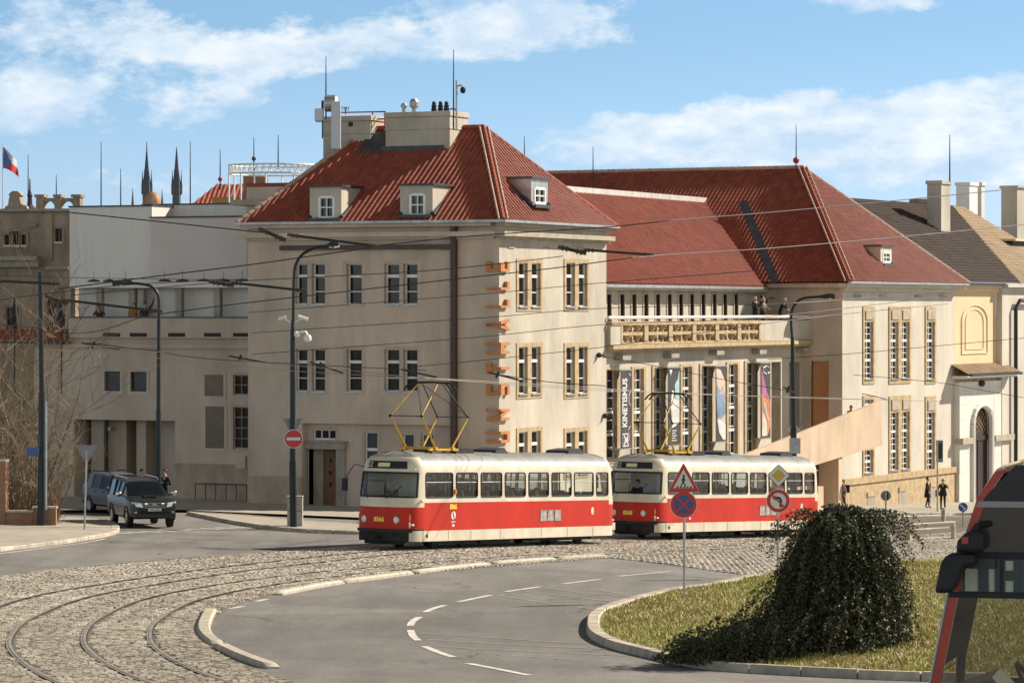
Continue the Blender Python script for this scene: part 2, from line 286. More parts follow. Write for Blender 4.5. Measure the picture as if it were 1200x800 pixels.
# ------------------------------------------------------------------ object helpers
class MB:
    def __init__(s): s.v = []; s.f = []; s.m = []; s.uv = {}
    def quad(s, pts, m=0, uv=None):
        i = len(s.v); s.v += [tuple(p) for p in pts]; s.f.append(tuple(range(i, i + len(pts)))); s.m.append(m)
        if uv: s.uv[len(s.f) - 1] = uv
    def hexa(s, c, m=0):          # c: 8 corners, bottom 4 then top 4 (counter-clockwise from above)
        i = len(s.v); s.v += [tuple(p) for p in c]
        for q in ((3, 2, 1, 0), (4, 5, 6, 7), (0, 1, 5, 4), (1, 2, 6, 5), (2, 3, 7, 6), (3, 0, 4, 7)):
            s.f.append(tuple(i + k for k in q)); s.m.append(m)
    def box(s, lo, hi, m=0):
        (a, b, c), (d, e, f) = lo, hi
        s.hexa([(a, b, c), (d, b, c), (d, e, c), (a, e, c), (a, b, f), (d, b, f), (d, e, f), (a, e, f)], m)
    def tube(s, pts, r, n=6, m=0, caps=True):
        pts = [Vector(p) for p in pts]; k = len(pts); rs = r if isinstance(r, (list, tuple)) else [r] * k
        base = len(s.v); prev = None
        for i, p in enumerate(pts):
            d = (pts[min(i + 1, k - 1)] - pts[max(i - 1, 0)])
            d = d.normalized() if d.length > 1e-9 else Vector((0, 0, 1))
            if prev is None:
                a = d.orthogonal().normalized()
            else:
                a = (prev - d * prev.dot(d)); a = a.normalized() if a.length > 1e-6 else d.orthogonal().normalized()
            prev = a; b = d.cross(a)
            for j in range(n):
                t = 2 * math.pi * j / n; s.v.append(tuple(p + (a * math.cos(t) + b * math.sin(t)) * rs[i]))
        for i in range(k - 1):
            for j in range(n):
                s.f.append((base + i * n + j, base + i * n + (j + 1) % n, base + (i + 1) * n + (j + 1) % n, base + (i + 1) * n + j)); s.m.append(m)
        if caps and n > 2:
            s.f.append(tuple(base + j for j in reversed(range(n)))); s.m.append(m)
            s.f.append(tuple(base + (k - 1) * n + j for j in range(n))); s.m.append(m)
    def cyl(s, a, b, r, r2=None, n=12, m=0): s.tube([a, b], [r, r if r2 is None else r2], n, m)
    def lathe(s, c, prof, n=14, m=0):     # prof: (r, z) about the vertical through c
        base = len(s.v); c = Vector(c)
        for r, z in prof:
            for j in range(n):
                t = 2 * math.pi * j / n; s.v.append((c.x + r * math.cos(t), c.y + r * math.sin(t), c.z + z))
        for i in range(len(prof) - 1):
            for j in range(n):
                s.f.append((base + i * n + j, base + i * n + (j + 1) % n, base + (i + 1) * n + (j + 1) % n, base + (i + 1) * n + j)); s.m.append(m)
        s.f.append(tuple(base + j for j in reversed(range(n)))); s.m.append(m)
        s.f.append(tuple(base + (len(prof) - 1) * n + j for j in range(n))); s.m.append(m)
    def prism(s, poly, fn, d0, d1, m=0, ms=None):   # poly: 2D outline, fn(a, b, d) -> 3D
        n = len(poly); i = len(s.v); s.v += [tuple(fn(a, b, d0)) for a, b in poly] + [tuple(fn(a, b, d1)) for a, b in poly]
        s.f.append(tuple(i + k for k in reversed(range(n)))); s.m.append(m); s.f.append(tuple(i + n + k for k in range(n))); s.m.append(m)
        for k in range(n):
            s.f.append((i + k, i + (k + 1) % n, i + n + (k + 1) % n, i + n + k)); s.m.append(m if ms is None else ms)
    def sphere(s, c, r, n=10, m=0, sq=(1, 1, 1)):
        c = Vector(c); base = len(s.v); h = n // 2
        for i in range(h + 1):
            p = math.pi * i / h
            for j in range(n):
                t = 2 * math.pi * j / n
                s.v.append((c.x + r * sq[0] * math.sin(p) * math.cos(t), c.y + r * sq[1] * math.sin(p) * math.sin(t), c.z + r * sq[2] * math.cos(p)))
        for i in range(h):
            for j in range(n):
                s.f.append((base + (i + 1) * n + j, base + (i + 1) * n + (j + 1) % n, base + i * n + (j + 1) % n, base + i * n + j)); s.m.append(m)
    def build(s, name, mats, parent=None, org=None, smooth=False, local=False, bevel=0, weld=False):
        mats = mats if isinstance(mats, (list, tuple)) else [mats]
        off = Vector((0, 0, 0))
        if not local:
            if parent is not None:
                p = parent
                while p is not None: off += p.location; p = p.parent
            if org is not None: off = Vector(org)
        me = bpy.data.meshes.new(name)
        me.from_pydata([tuple(Vector(v) - off) for v in s.v], [], s.f)
        for q in mats: me.materials.append(q)
        me.polygons.foreach_set('material_index', s.m)
        if s.uv:
            ul = me.uv_layers.new(name='UVMap')
            for fi, uvs in s.uv.items():
                for k, li in enumerate(me.polygons[fi].loop_indices): ul.data[li].uv = uvs[k]
        if weld:
            bm = bmesh.new(); bm.from_mesh(me); bmesh.ops.remove_doubles(bm, verts=bm.verts[:], dist=.001); bm.to_mesh(me); bm.free()
        if smooth:
            me.polygons.foreach_set('use_smooth', [True] * len(me.polygons)); 
            me.set_sharp_from_angle(angle=R(40))
        me.validate(); me.update()
        o = bpy.data.objects.new(name, me); COL.objects.link(o)
        if parent is not None: o.parent = parent
        elif org is not None: o.location = org
        if bevel:
            b = o.modifiers.new('bevel', 'BEVEL'); b.width = bevel; b.segments = 2; b.limit_method = 'ANGLE'
        return o
def tag(o, label=None, cat=None, group=None, kind=None):
    if label: o['label'] = label
    if cat: o['category'] = cat
    if group: o['group'] = group
    if kind: o['kind'] = kind
    return o
def thing(name, label, cat, loc=(0, 0, 0), group=None, yaw=0.0, pitch=0.0):
    o = bpy.data.objects.new(name, None); COL.objects.link(o); o.empty_display_size = .2
    o.location = loc; o.rotation_euler = (0, pitch, yaw); return tag(o, label, cat, group)
def dup(root, loc=None, yaw=None, label=None, pitch=None):
    def cp(o, par):
        c = o.copy(); COL.objects.link(c)
        if par is not None: c.parent = par
        for ch in o.children: cp(ch, c)
        return c
    r = cp(root, None)
    if loc is not None: r.location = loc
    e = list(r.rotation_euler)
    if yaw is not None: e[2] = yaw
    if pitch is not None: e[1] = pitch
    r.rotation_euler = e
    if label: r['label'] = label
    return r
_FONT = None
def text(txt, fn, size, m, name, parent=None, depth=.004, align='CENTER', local=False, sx=1.0, bold=0.0):
    """flat lettering as a mesh; fn(a, b, d) -> 3D, a along the line of writing"""
    cu = bpy.data.curves.new('t', 'FONT'); cu.body = txt; cu.size = size; cu.align_x = align; cu.align_y = 'CENTER'; cu.resolution_u = 3; cu.extrude = depth / 2; cu.offset = bold
    o = bpy.data.objects.new('t', cu); me = bpy.data.meshes.new_from_object(o)
    mb = MB(); vs = [fn(v.co.x * sx, v.co.y, v.co.z + depth / 2) for v in me.vertices]
    mb.v = [tuple(v) for v in vs]; mb.f = [tuple(p.vertices) for p in me.polygons]; mb.m = [0] * len(mb.f)
    bpy.data.objects.remove(o); bpy.data.curves.remove(cu); bpy.data.meshes.remove(me)
    return mb.build(name, m, parent, local=local)
class Fac:
    """a vertical facade plane: t along, o outwards, z up (world)"""
    def __init__(s, O, u, n): s.O = Vector((O[0], O[1])); s.u = Vector(u).normalized(); s.n = Vector(n).normalized()
    def p(s, t, o, z): return Vector((s.O.x + s.u.x * t + s.n.x * o, s.O.y + s.u.y * t + s.n.y * o, z))
    def hit(s, px, py, o=0.0):
        k = (px - 600) / FPX; ox = s.O.x + s.n.x * o; oy = s.O.y + s.n.y * o
        t = (k * oy - ox) / (s.u.x - k * s.u.y); D = oy + s.u.y * t
        return t, ZC + (HY - py) / FPX * D
    def rect(s, x0, y0, x1, y1, o=0.0):
        a = s.hit(x0, y0, o)[0]; b = s.hit(x1, y0, o)[0]; xm = (x0 + x1) / 2
        zt = s.hit(xm, y0, o)[1]; zb = s.hit(xm, y1, o)[1]
        return min(a, b), max(a, b), zb, zt
    def box(s, mb, t0, t1, o0, o1, z0, z1, m=0):
        c = [s.p(t0, o0, z0), s.p(t1, o0, z0), s.p(t1, o1, z0), s.p(t0, o1, z0)]
        if (c[1] - c[0]).cross(c[3] - c[0]).z < 0: c = [c[1], c[0], c[3], c[2]]
        mb.hexa(c + [Vector((q.x, q.y, z1)) for q in c], m)
    def wall(s, mb, t0, t1, z0, z1, holes=(), o=0.0, m=0):
        ts = sorted({t0, t1, *[min(max(h[i], t0), t1) for h in holes for i in (0, 1)]}); zs = sorted({z0, z1, *[min(max(h[i], z0), z1) for h in holes for i in (2, 3)]})
        flip = s.u.x * s.n.y - s.u.y * s.n.x
        for a, b in zip(ts, ts[1:]):
            for c, d in zip(zs, zs[1:]):
                if any(h[0] - 1e-6 <= a and b <= h[1] + 1e-6 and h[2] - 1e-6 <= c and d <= h[3] + 1e-6 for h in holes): continue
                q = [s.p(a, o, c), s.p(b, o, c), s.p(b, o, d), s.p(a, o, d)]
                mb.quad(q if flip < 0 else q[::-1], m)
_wcache = {}
def window(root, fac, o, rects, zs, sur=.14, depth=.28, cols=2, rows=3, trans=.66, name='window', stone='stone', bar=.045, bottom=None, top=None, proud=.04, pane=None, sash='white_paint', sill=True, label=None):
    """stone surround (the part) with one sash and one pane per light (sub-parts); returns the wall opening"""
    rects = sorted(rects); t0 = min(r[0] for r in rects); t1 = max(r[1] for r in rects); z0, z1 = zs
    bt = sur if bottom is None else bottom; tp = sur if top is None else top
    key = (fac, round(z1 - z0, 2), round(sur, 2), round(bt, 2), round(tp, 2), depth, cols, str(rows), str(trans), stone, proud, sash, sill, pane and pane.name, tuple((round(a - t0, 2), round(b - t0, 2)) for a, b in rects))
    org = fac.p(t0, o, z0)
    hole = (t0 - sur, t1 + sur, z0 - bt, z1 + tp)
    if key in _wcache:
        src = _wcache[key]; c = src.copy(); COL.objects.link(c); c.parent = root; c.location = org - root.location
        for ch in src.children:
            k = ch.copy(); COL.objects.link(k); k.parent = c
        if label: c['label'] = label
        return hole
    mb = MB(); ed = [t0 - sur] + [x for r in rects for x in r] + [t1 + sur]
    for i in range(0, len(ed), 2): fac.box(mb, ed[i], ed[i + 1], o - depth - .1, o + proud, z0, z1)
    fac.box(mb, t0 - sur, t1 + sur, o - depth - .1, o + proud, z1, z1 + tp); fac.box(mb, t0 - sur, t1 + sur, o - depth - .1, o + proud, z0 - bt, z0)
    if sill:
        for a, b in rects: fac.box(mb, a - .04, b + .04, o - depth + .02, o + proud + .07, z0 - .05, z0 + .035, 1)
    w = mb.build(name, [MATS[stone], MATS['zinc']], None, org=org)
    w.parent = root; w.location = org - root.location
    if label: w['label'] = label
    for a, b in rects:
        sb = MB(); q0, q1 = o - depth - .03, o - depth + .05; f = .05
        fac.box(sb, a, a + f, q0, q1, z0, z1); fac.box(sb, b - f, b, q0, q1, z0, z1); fac.box(sb, a + f, b - f, q0, q1, z0, z0 + f * 1.4); fac.box(sb, a + f, b - f, q0, q1, z1 - f, z1)
        for i in range(1, cols): fac.box(sb, a + (b - a) * i / cols - bar / 2, a + (b - a) * i / cols + bar / 2, q0 + .01, q1 - .005, z0 + f * 1.4, z1 - f)
        hs = list(rows) if isinstance(rows, (list, tuple)) else [i / rows for i in range(1, rows)]
        for q in hs: fac.box(sb, a + f, b - f, q0 + .015, q1 - .01, z0 + (z1 - z0) * q - bar / 2, z0 + (z1 - z0) * q + bar / 2)
        for q in (trans if isinstance(trans, (list, tuple)) else [trans] if trans else []): fac.box(sb, a + f, b - f, q0, q1 + .02, z0 + (z1 - z0) * q - .07, z0 + (z1 - z0) * q + .07)
        so = sb.build('sash', MATS[sash], None, org=org); so.parent = w; so.location = (0, 0, 0)
        pb = MB(); fac.box(pb, a + .01, b - .01, o - depth - .06, o - depth - .035, z0 + .01, z1 - .01)
        po = pb.build('pane', pane or PANE, None, org=org); po.parent = w; po.location = (0, 0, 0)
    _wcache[key] = w
    return hole
def roof_face(name, poly, parent, m=None, pitch=.27, amp=.055, course=.4, sub=8, lip=.012):
    """one slope of real tiles: ribs run up the slope, courses step; poly[0]->poly[1] is the eave"""
    P = [Vector(p) for p in poly]; u = (P[1] - P[0]).normalized(); nrm = u.cross(P[2] - P[0]).normalized()
    if nrm.z < 0: nrm = -nrm
    v = nrm.cross(u)
    if v.z < 0: v = -v
    Q = [((p - P[0]).dot(u), (p - P[0]).dot(v)) for p in P]
    u0 = min(q[0] for q in Q); u1 = max(q[0] for q in Q); vmax = max(q[1] for q in Q)
    nc = int((u1 - u0) / (pitch / sub)) + 1
    cs = int(vmax / course) + 1; vs = []
    for k in range(cs + 1): vs += [k * course, k * course + course * .985]
    mb = MB(); cols = []
    for i in range(nc + 1):
        x = u0 + (u1 - u0) * i / nc; x_ = min(max(x, u0 + 1e-4), u1 - 1e-4); ys = []
        for a, b in zip(Q, Q[1:] + Q[:1]):
            if (a[0] - x_) * (b[0] - x_) <= 0 and abs(a[0] - b[0]) > 1e-9: ys.append(a[1] + (b[1] - a[1]) * (x_ - a[0]) / (b[0] - a[0]))
        lo, hi = (min(ys), max(ys)) if ys else (0, 0)
        ph = (x / pitch) % 1.0; hgt = amp * (math.sin(math.pi * min(ph / .62, 1)) if ph < .62 else -.25 * math.sin(math.pi * (ph - .62) / .38))
        col = []
        for k, y in enumerate(vs):
            yy = min(max(y, lo), hi); st = lip if k % 2 == 0 else 0.0
            col.append((P[0] + u * x + v * yy + nrm * (hgt + st), (x, yy)))
        cols.append(col)
    nv = len(vs); base = 0
    mb.v = [tuple(c[0]) for col in cols for c in col]
    for i in range(nc):
        for k in range(nv - 1):
            a, b = i * nv + k, (i + 1) * nv + k
            if abs(cols[i][k + 1][1][1] - cols[i][k][1][1]) < 1e-5 and abs(cols[i + 1][k + 1][1][1] - cols[i + 1][k][1][1]) < 1e-5: continue
            mb.f.append((a, b, b + 1, a + 1)); mb.m.append(0); xm = (cols[i][k][1][0] + cols[i + 1][k][1][0]) / 2; ym = (cols[i][k][1][1] + cols[i + 1][k + 1][1][1]) / 2
            mb.uv[len(mb.f) - 1] = [(xm, ym)] * 4
    return mb.build(name, m or TILE, parent)
def smooth_path(pts, n=8):
    P = [Vector(p) for p in pts]; out = []
    for i in range(len(P) - 1):
        a, b, c, d = P[max(i - 1, 0)], P[i], P[i + 1], P[min(i + 2, len(P) - 1)]
        for k in range(n):
            t = k / n; out.append(.5 * ((2 * b) + (c - a) * t + (2 * a - 5 * b + 4 * c - d) * t * t + (3 * b - a - 3 * c + d) * t ** 3))
    return out + [P[-1]]
def resample(pts, step):
    out = [pts[0]]; acc = 0
    for a, b in zip(pts, pts[1:]):
        L_ = (b - a).length; d = step - acc
        while d <= L_:
            out.append(a + (b - a) * (d / L_)); d += step
        acc = (acc + L_) % step
    return out
def normals2(pts):
    out = []
    for i in range(len(pts)):
        d = pts[min(i + 1, len(pts) - 1)] - pts[max(i - 1, 0)]; out.append(Vector((-d.y, d.x)).normalized())
    return out
def sheet(mb, poly, lift, step=1.2, m=0, uvfn=None, hfn=None):
    """flat-lying sheet over the terrain inside a 2D polygon"""
    bm = bmesh.new(); vs = [bm.verts.new((p[0], p[1], 0)) for p in poly]; bm.faces.new(vs)
    x0, x1 = min(p[0] for p in poly), max(p[0] for p in poly); y0, y1 = min(p[1] for p in poly), max(p[1] for p in poly)
    for ax, lo, hi in ((0, x0, x1), (1, y0, y1)):
        for k in range(1, int((hi - lo) / step) + 1):
            c = [0, 0, 0]; c[ax] = lo + k * step; nn = [0, 0, 0]; nn[ax] = 1
            bmesh.ops.bisect_plane(bm, geom=bm.verts[:] + bm.edges[:] + bm.faces[:], plane_co=c, plane_no=nn)
    bm.verts.index_update(); base = len(mb.v)
    co = np.array([(v.co.x, v.co.y) for v in bm.verts]); zs = ZC - drops(co) + lift
    if hfn is not None: zs = zs + np.array([hfn(x, y) for x, y in co])
    mb.v += [(x, y, z) for (x, y), z in zip(co, zs)]
    for f in bm.faces:
        ids = [v.index for v in f.verts]
        if f.normal.z < 0: ids = ids[::-1]
        mb.f.append(tuple(base + i for i in ids)); mb.m.append(m); mb.uv[len(mb.f) - 1] = [uvfn(*co[i]) if uvfn else tuple(co[i]) for i in ids]
    bm.free()
def strip(mb, path, o0, o1, lift, m=0, swap=False, nsub=1):
    nn = normals2(path); s = 0
    for i in range(len(path) - 1):
        L_ = (path[i + 1] - path[i]).length
        for k in range(nsub):
            a, b = o0 + (o1 - o0) * k / nsub, o0 + (o1 - o0) * (k + 1) / nsub
            q = [path[i] + nn[i] * a, path[i + 1] + nn[i + 1] * a, path[i + 1] + nn[i + 1] * b, path[i] + nn[i] * b]
            uv = [(a, s), (a, s + L_), (b, s + L_), (b, s)]
            if swap: uv = [(y, x) for x, y in uv]
            pts = [(p.x, p.y, gz(p.x, p.y) + lift) for p in q]
            if (q[1] - q[0]).cross(q[3] - q[0]) < 0: pts = pts[::-1]; uv = uv[::-1]
            mb.quad(pts, m, uv)
        s += L_
def kerb_run(mb, path, w, h, sink=.1, m=0, piece=1.0, gap=.015, wander=.0):
    """row of separate kerb stones standing on the terrain along a 2D path, the path on its middle"""
    path = resample([Vector(p) for p in path], .25); k = max(2, int(piece / .25)); i = 0
    while i < len(path) - 1:
        seg = path[i:i + k + 1]
        if len(seg) < 2: break
        nn = normals2(seg); base = len(mb.v); dz = rnd.uniform(-1, 1) * wander
        for j, (p, n) in enumerate(zip(seg, nn)):
            d = Vector((n.y, -n.x)); p = p + d * (gap if j == 0 else -gap if j == len(seg) - 1 else 0)
            for o, z in ((-w / 2, -sink), (-w / 2, h - .03 + dz), (-w / 2 + .03, h + dz), (w / 2 - .03, h + dz), (w / 2, h - .03 + dz), (w / 2, -sink)):
                q = p + n * o; mb.v.append((q.x, q.y, gz(q.x, q.y) + z))
        for j in range(len(seg) - 1):
            for e in range(5): mb.f.append((base + j * 6 + e, base + j * 6 + e + 1, base + (j + 1) * 6 + e + 1, base + (j + 1) * 6 + e)); mb.m.append(m)
        mb.f.append(tuple(base + e for e in range(6))); mb.m.append(m); mb.f.append(tuple(base + (len(seg) - 1) * 6 + e for e in reversed(range(6)))); mb.m.append(m)
        i += k
g2 = lambda pts: [G(*p).xy for p in pts]

# ================================================================== GROUND
def build_ground():
    def axis(a, b, st, far): return [-v for v in reversed(far)] + list(np.arange(a, b + .01, st)) + list(far)
    xs = sorted([-8000, -3000, -1200, -500, -200, -110, -75] + list(np.arange(-60, 60.1, 1.5)) + [75, 110, 200, 500, 1200, 3000, 8000])
    ys = sorted([-3000, -800, -200, -60, -20, -5] + list(np.arange(5, 241, 1.5)) + [260, 300, 400, 700, 1500, 4000, 9000])
    q = np.array([(x, y) for y in ys for x in xs]); z = ZC - drops(q)
    mb = MB(); mb.v = [(a, b, c) for (a, b), c in zip(q, z)]; n = len(xs)
    for j in range(len(ys) - 1):
        for i in range(n - 1): mb.f.append((j * n + i, j * n + i + 1, (j + 1) * n + i + 1, (j + 1) * n + i)); mb.m.append(0)
    tag(mb.build('road', ASP, smooth=True), kind='structure')
build_ground()

C0 = smooth_path([Vector(p) for p in [(1.5, 40), (-2.4, 52), (-5.31, 62), (-7.34, 71), (-8.2, 77.5), (-8.42, 82.5), (-8.2, 89), (-7.1, 95), (-5.07, 101.5), (-2.2, 108.0), (.5, 113.9), (2.4, 118.2), (6.9, 127.2), (13.5, 139.5), (24, 158), (40, 186)]], 10)
C0 = resample(C0, .8)
N0 = normals2(C0)
# far track centre line: three metres off in the bend, flaring out towards the trams
def far_centre():
    out = []; s = 0
    for i, p in enumerate(C0):
        if i: s += (C0[i] - C0[i - 1]).length
        t = min(max((s - 55) / 28, 0), 1); d = 3.75 + (t * t * (3 - 2 * t)) * 2.05
        out.append(p + N0[i] * d)
    return out
FARC = far_centre()
def build_tracks():
    bed = mat('joint_sand', (.13, .105, .072), .95, .3, 3)
    mb = MB(); strip(mb, C0, -1.25, 8.6, .004, 0)
    P = g2([(705, 652.5), (790, 662), (889, 676)]) + [Vector((12, 103)), Vector((30, 103)), Vector((46, 150)), Vector((40, 196)), G(1180, 606).xy, G(1000, 604).xy, G(960, 612).xy, G(700, 628).xy]
    sheet(mb, P, .003, 1.5, 0)
    tag(mb.build('cobble_bed', bed), kind='structure')
    r = random.Random(21); V = []; F = []
    def setts(corners):      # 2D corner quads, one worn stone each
        n0 = len(V)
        pts = np.array(corners).reshape(-1, 2); zs = (ZC - drops(pts)).reshape(-1, 4); pts = pts.reshape(-1, 4, 2)
        for q, z in zip(pts, zs):
            c = q.mean(0); h = r.uniform(.020, .034); tx, ty = r.gauss(0, .0035), r.gauss(0, .0035); k = r.uniform(.74, .84); i = len(V); k2 = r.uniform(.90, .97)
            for j in range(4): p = c + (q[j] - c) * k2; V.append((p[0], p[1], z[j] - .01))
            for j in range(4): p = c + (q[j] - c) * k2; V.append((p[0], p[1], z[j] + h * .62 + tx * (1 if j in (1, 2) else -1)))
            for j in range(4): p = c + (q[j] - c) * k; V.append((p[0], p[1], z[j] + h + tx * (1 if j in (1, 2) else -1) + ty * (1 if j > 1 else -1)))
            for o in (0, 4):
                for j in range(4): F.append((i + o + j, i + o + (j + 1) % 4, i + o + 4 + (j + 1) % 4, i + o + 4 + j))
            F.append((i + 8, i + 9, i + 10, i + 11))
    PATH = resample(C0, .155); PN = normals2(PATH); cs = []; s_ = 0
    fr = [q - p for p, q in zip(C0, FARC)]
    def rails_at(i):
        j = min(int(i * .155 / .8), len(C0) - 1); d = fr[j].length; return (0, 1.44, d - .72, d + .72)
    for i in range(len(PATH) - 1):
        p, q, n0, n1 = PATH[i], PATH[i + 1], PN[i], PN[i + 1]
        if p.y < 58 or p.y > 150: continue
        w = .145 if p.y < 105 else .18; ra = rails_at(i); o = -1.2 + (i % 2) * w * .5 + r.uniform(-.02, .02)
        while o < 8.55:
            ww = w * r.uniform(.82, 1.18); m = o + ww / 2
            nr = min(abs(m - x) for x in ra)
            if .115 <= nr < .42:      # two courses of long stones laid along each rail
                if i % 2 == 0 and i + 2 < len(PATH): q2, n2 = PATH[i + 2], PN[i + 2]; cs.append([p + n0 * o, q2 + n2 * o, q2 + n2 * (o + ww), p + n0 * (o + ww)])
            elif nr >= .42:
                j1, j2 = r.uniform(-.012, .012), r.uniform(-.012, .012); a_, b_ = p + n0 * o, p + n0 * (o + ww); c_, d_ = q + n1 * (o + ww), q + n1 * o
                dd = (q - p).normalized(); cs.append([a_ + dd * j1, d_ + dd * j2, c_ + dd * j2, b_ + dd * j1])
            o += ww
    P2 = [np.array(p) for p in P]
    def inpoly(X, Y):
        ins = np.zeros(len(X), bool); m = len(P2)
        for i in range(m):
            a_, b_ = P2[i], P2[(i + 1) % m]; c = (a_[1] > Y) != (b_[1] > Y)
            if abs(b_[1] - a_[1]) > 1e-9: ins ^= c & (X < (b_[0] - a_[0]) * (Y - a_[1]) / (b_[1] - a_[1]) + a_[0])
        return ins
    u = Vector((.47, .88)); n = Vector((.88, -.47)); cand = []; w = .22
    for i in range(-50, 420):
        for j in range(-20, 190):
            c = Vector((2, 113)) + u * (i * w) + n * (j * w + (i % 2) * w * .5); cand.append((c.x, c.y))
    cand = np.array(cand); k = inpoly(cand[:, 0], cand[:, 1]) & (cand[:, 0] < cand[:, 1] * .155)
    c0 = np.array([(p.x, p.y) for p in C0]); nn0 = np.array([(q.x, q.y) for q in N0]); cand = cand[k]
    near = []
    for x, y in cand:
        d2 = (c0[:, 0] - x) ** 2 + (c0[:, 1] - y) ** 2; i = int(d2.argmin()); o = (x - c0[i, 0]) * nn0[i, 0] + (y - c0[i, 1]) * nn0[i, 1]; near.append(not (-1.3 < o < 8.6 and y < 150))
    for x, y in cand[np.array(near)]:
        a = w * r.uniform(.44, .5); b = w * r.uniform(.44, .5); c = Vector((x, y)) + Vector((r.uniform(-.01, .01), r.uniform(-.01, .01))); cs.append([c - u * a - n * b, c + u * a - n * b, c + u * a + n * b, c - u * a + n * b])
    cs = [[tuple(p) for p in (q if (q[1] - q[0]).cross(q[2] - q[0]) > 0 else q[::-1])] for q in cs]
    setts(cs)
    me = bpy.data.meshes.new('cobblestones'); me.from_pydata(V, [], F); me.materials.append(mat('sett_stone', (.335, .295, .23), .6, .3, .55, island=.26, spec=.3, col2=(.235, .205, .158))); me.polygons.foreach_set('use_smooth', [False] * len(F)); o = bpy.data.objects.new('cobblestones', me); COL.objects.link(o); tag(o, kind='structure')
    NEARC = [p + n * .72 for p, n in zip(C0, N0)]
    rail = mat('rail_steel', (.40, .345, .27), .4, .3, 2, metal=.4); groove = simple('rail_groove', (.02, .018, .015), .8)
    for cl, lab in ((NEARC, 'grooved tram track with both rails curving closest to the low granite separator stones'), (FARC, 'outer tram track curving through the setts and passing under both red trams')):
        t = thing('tram_track', lab, 'track', (0, 0, 0), 'tram tracks in the setts')
        for o in (-.72, .72):
            rb = MB(); strip(rb, cl, o - .035, o + .035, .046, 0)
            strip(rb, cl, o - .055, o - .035, .022, 1); strip(rb, cl, o + .035, o + .085, .034, 0)
            rb.build('rail', [rail, groove], t)
build_tracks()

def build_pavements():
    # left pavement with the give way sign and the brick wall
    mb = MB(); edge = g2([(-160, 668), (-60, 653), (0, 645), (60, 638), (100, 632), (126, 627), (135, 622), (132, 616), (118, 611)])
    back = g2([(60, 607), (20, 606), (-60, 607), (-200, 612)])
    sheet(mb, edge + back, .12, 1.2); tag(mb.build('pavement', MATS['paving']), kind='structure')
    kb = MB(); kerb_run(kb, resample(smooth_path([Vector(p) for p in edge], 6), .3), .32, .135, wander=.006, piece=1.3); kb.build('kerb', MATS['granite'])['kind'] = 'structure'
    # traffic island carrying the no entry mast
    isl = g2([(222, 603), (274, 613.5), (330, 621.5), (389, 625), (432, 625.5), (445, 621), (425, 617), (360, 613), (290, 607)])
    mb = MB(); sheet(mb, isl, .13, 1.2); tag(mb.build('traffic_island', MATS['paving']), kind='structure')
    kb = MB(); kerb_run(kb, resample(smooth_path([Vector(p) for p in isl + isl[:1]], 6), .3), .28, .15, piece=1.1); kb.build('kerb', MATS['granite'])['kind'] = 'structure'
    # pavement at the foot of the corner building and the left wing
    mb = MB(); P = g2([(60, 601), (210, 600), (300, 604), (420, 609), (600, 620)]) + [Vector((12, 152)), Vector((10, 175)), Vector((-45, 190))]
    sheet(mb, P, .11, 1.5); tag(mb.build('building_pavement', MATS['paving']), kind='structure')
    # pavement before the right block, with its kerb
    P = g2([(930, 611), (990, 605), (1040, 603), (1120, 603), (1200, 604), (1330, 610)]) + [Vector((60, 190)), Vector((50, 230)), Vector((20, 215)), Vector((14, 190))]
    mb = MB(); sheet(mb, P, .12, 1.5); tag(mb.build('building_pavement', MATS['paving']), kind='structure')
    kb = MB(); kerb_run(kb, resample([Vector(p) for p in P[:6]], .3), .3, .135, piece=1.2); kb.build('kerb', MATS['granite'])['kind'] = 'structure'
    # granite edging rows of the parking bays on the right
    for pts in ([(1018, 604.5), (1052, 605), (1118, 603)], [(1052, 605.5), (1052, 611)], [(1064, 621), (1112, 618)], [(1066, 632), (1118, 629)], [(1066, 634), (1064, 621)], [(1040, 616), (1120, 611)]):
        kb = MB(); kerb_run(kb, resample([Vector(p) for p in g2(pts)], .3), .26, .035, piece=1.2); kb.build('bay_edging', MATS['granite'])['kind'] = 'structure'
build_pavements()

def build_separators():
    grp = 'granite separator stones between the tram setts and the road'
    runs = [([(247, 716), (240, 730), (239, 741), (246, 750), (256, 757)], 'curved granite separator stone lying at the sharpest turn of the kerb'),
            ([(257, 758), (285, 771), (312, 781), (324, 784)], 'granite separator stone with a worn round end nearest the bottom edge'),
            ([(326, 697), (360, 690), (400, 683)], 'pale separator stone with a wedge end, first after the gap in the row'),
            ([(402, 682.5), (440, 678), (482, 672)], 'long pale separator stone, second after the gap in the row'),
            ([(487, 671.5), (530, 666.5), (573, 662)], 'long pale separator stone below the front of the front tram'),
            ([(580, 661), (615, 658.5), (650, 656)], 'pale separator stone below the middle of the front tram'),
            ([(655, 655.5), (685, 653.5), (711, 652)], 'last pale separator stone below the rear of the front tram')]
    for pts, lab in runs:
        pa = resample(smooth_path([Vector(p) for p in g2(pts)], 8), .25); n = len(pa); nn = normals2(pa); mb = MB()
        for i, (p, q) in enumerate(zip(pa, nn)):
            e = min(i, n - 1 - i); k = min(1, .35 + e * .5)
            for o, z in ((-.16, -.06), (-.155, .06 * k), (-.11, .105 * k), (.11, .105 * k), (.155, .06 * k), (.16, -.06)):
                v = p + q * o * (.75 + .25 * k); mb.v.append((v.x, v.y, gz(v.x, v.y) + z + .01))
        for j in range(n - 1):
            for e in range(5): mb.f.append((j * 6 + e, j * 6 + e + 1, (j + 1) * 6 + e + 1, (j + 1) * 6 + e)); mb.m.append(0)
        mb.f.append(tuple(range(6))); mb.m.append(0); mb.f.append(tuple((n - 1) * 6 + e for e in reversed(range(6)))); mb.m.append(0)
        o = mb.build('separator_stone', MATS['granite'], org=(pa[0].x, pa[0].y, gz(pa[0].x, pa[0].y)), smooth=True); tag(o, lab, 'kerb stone', grp)
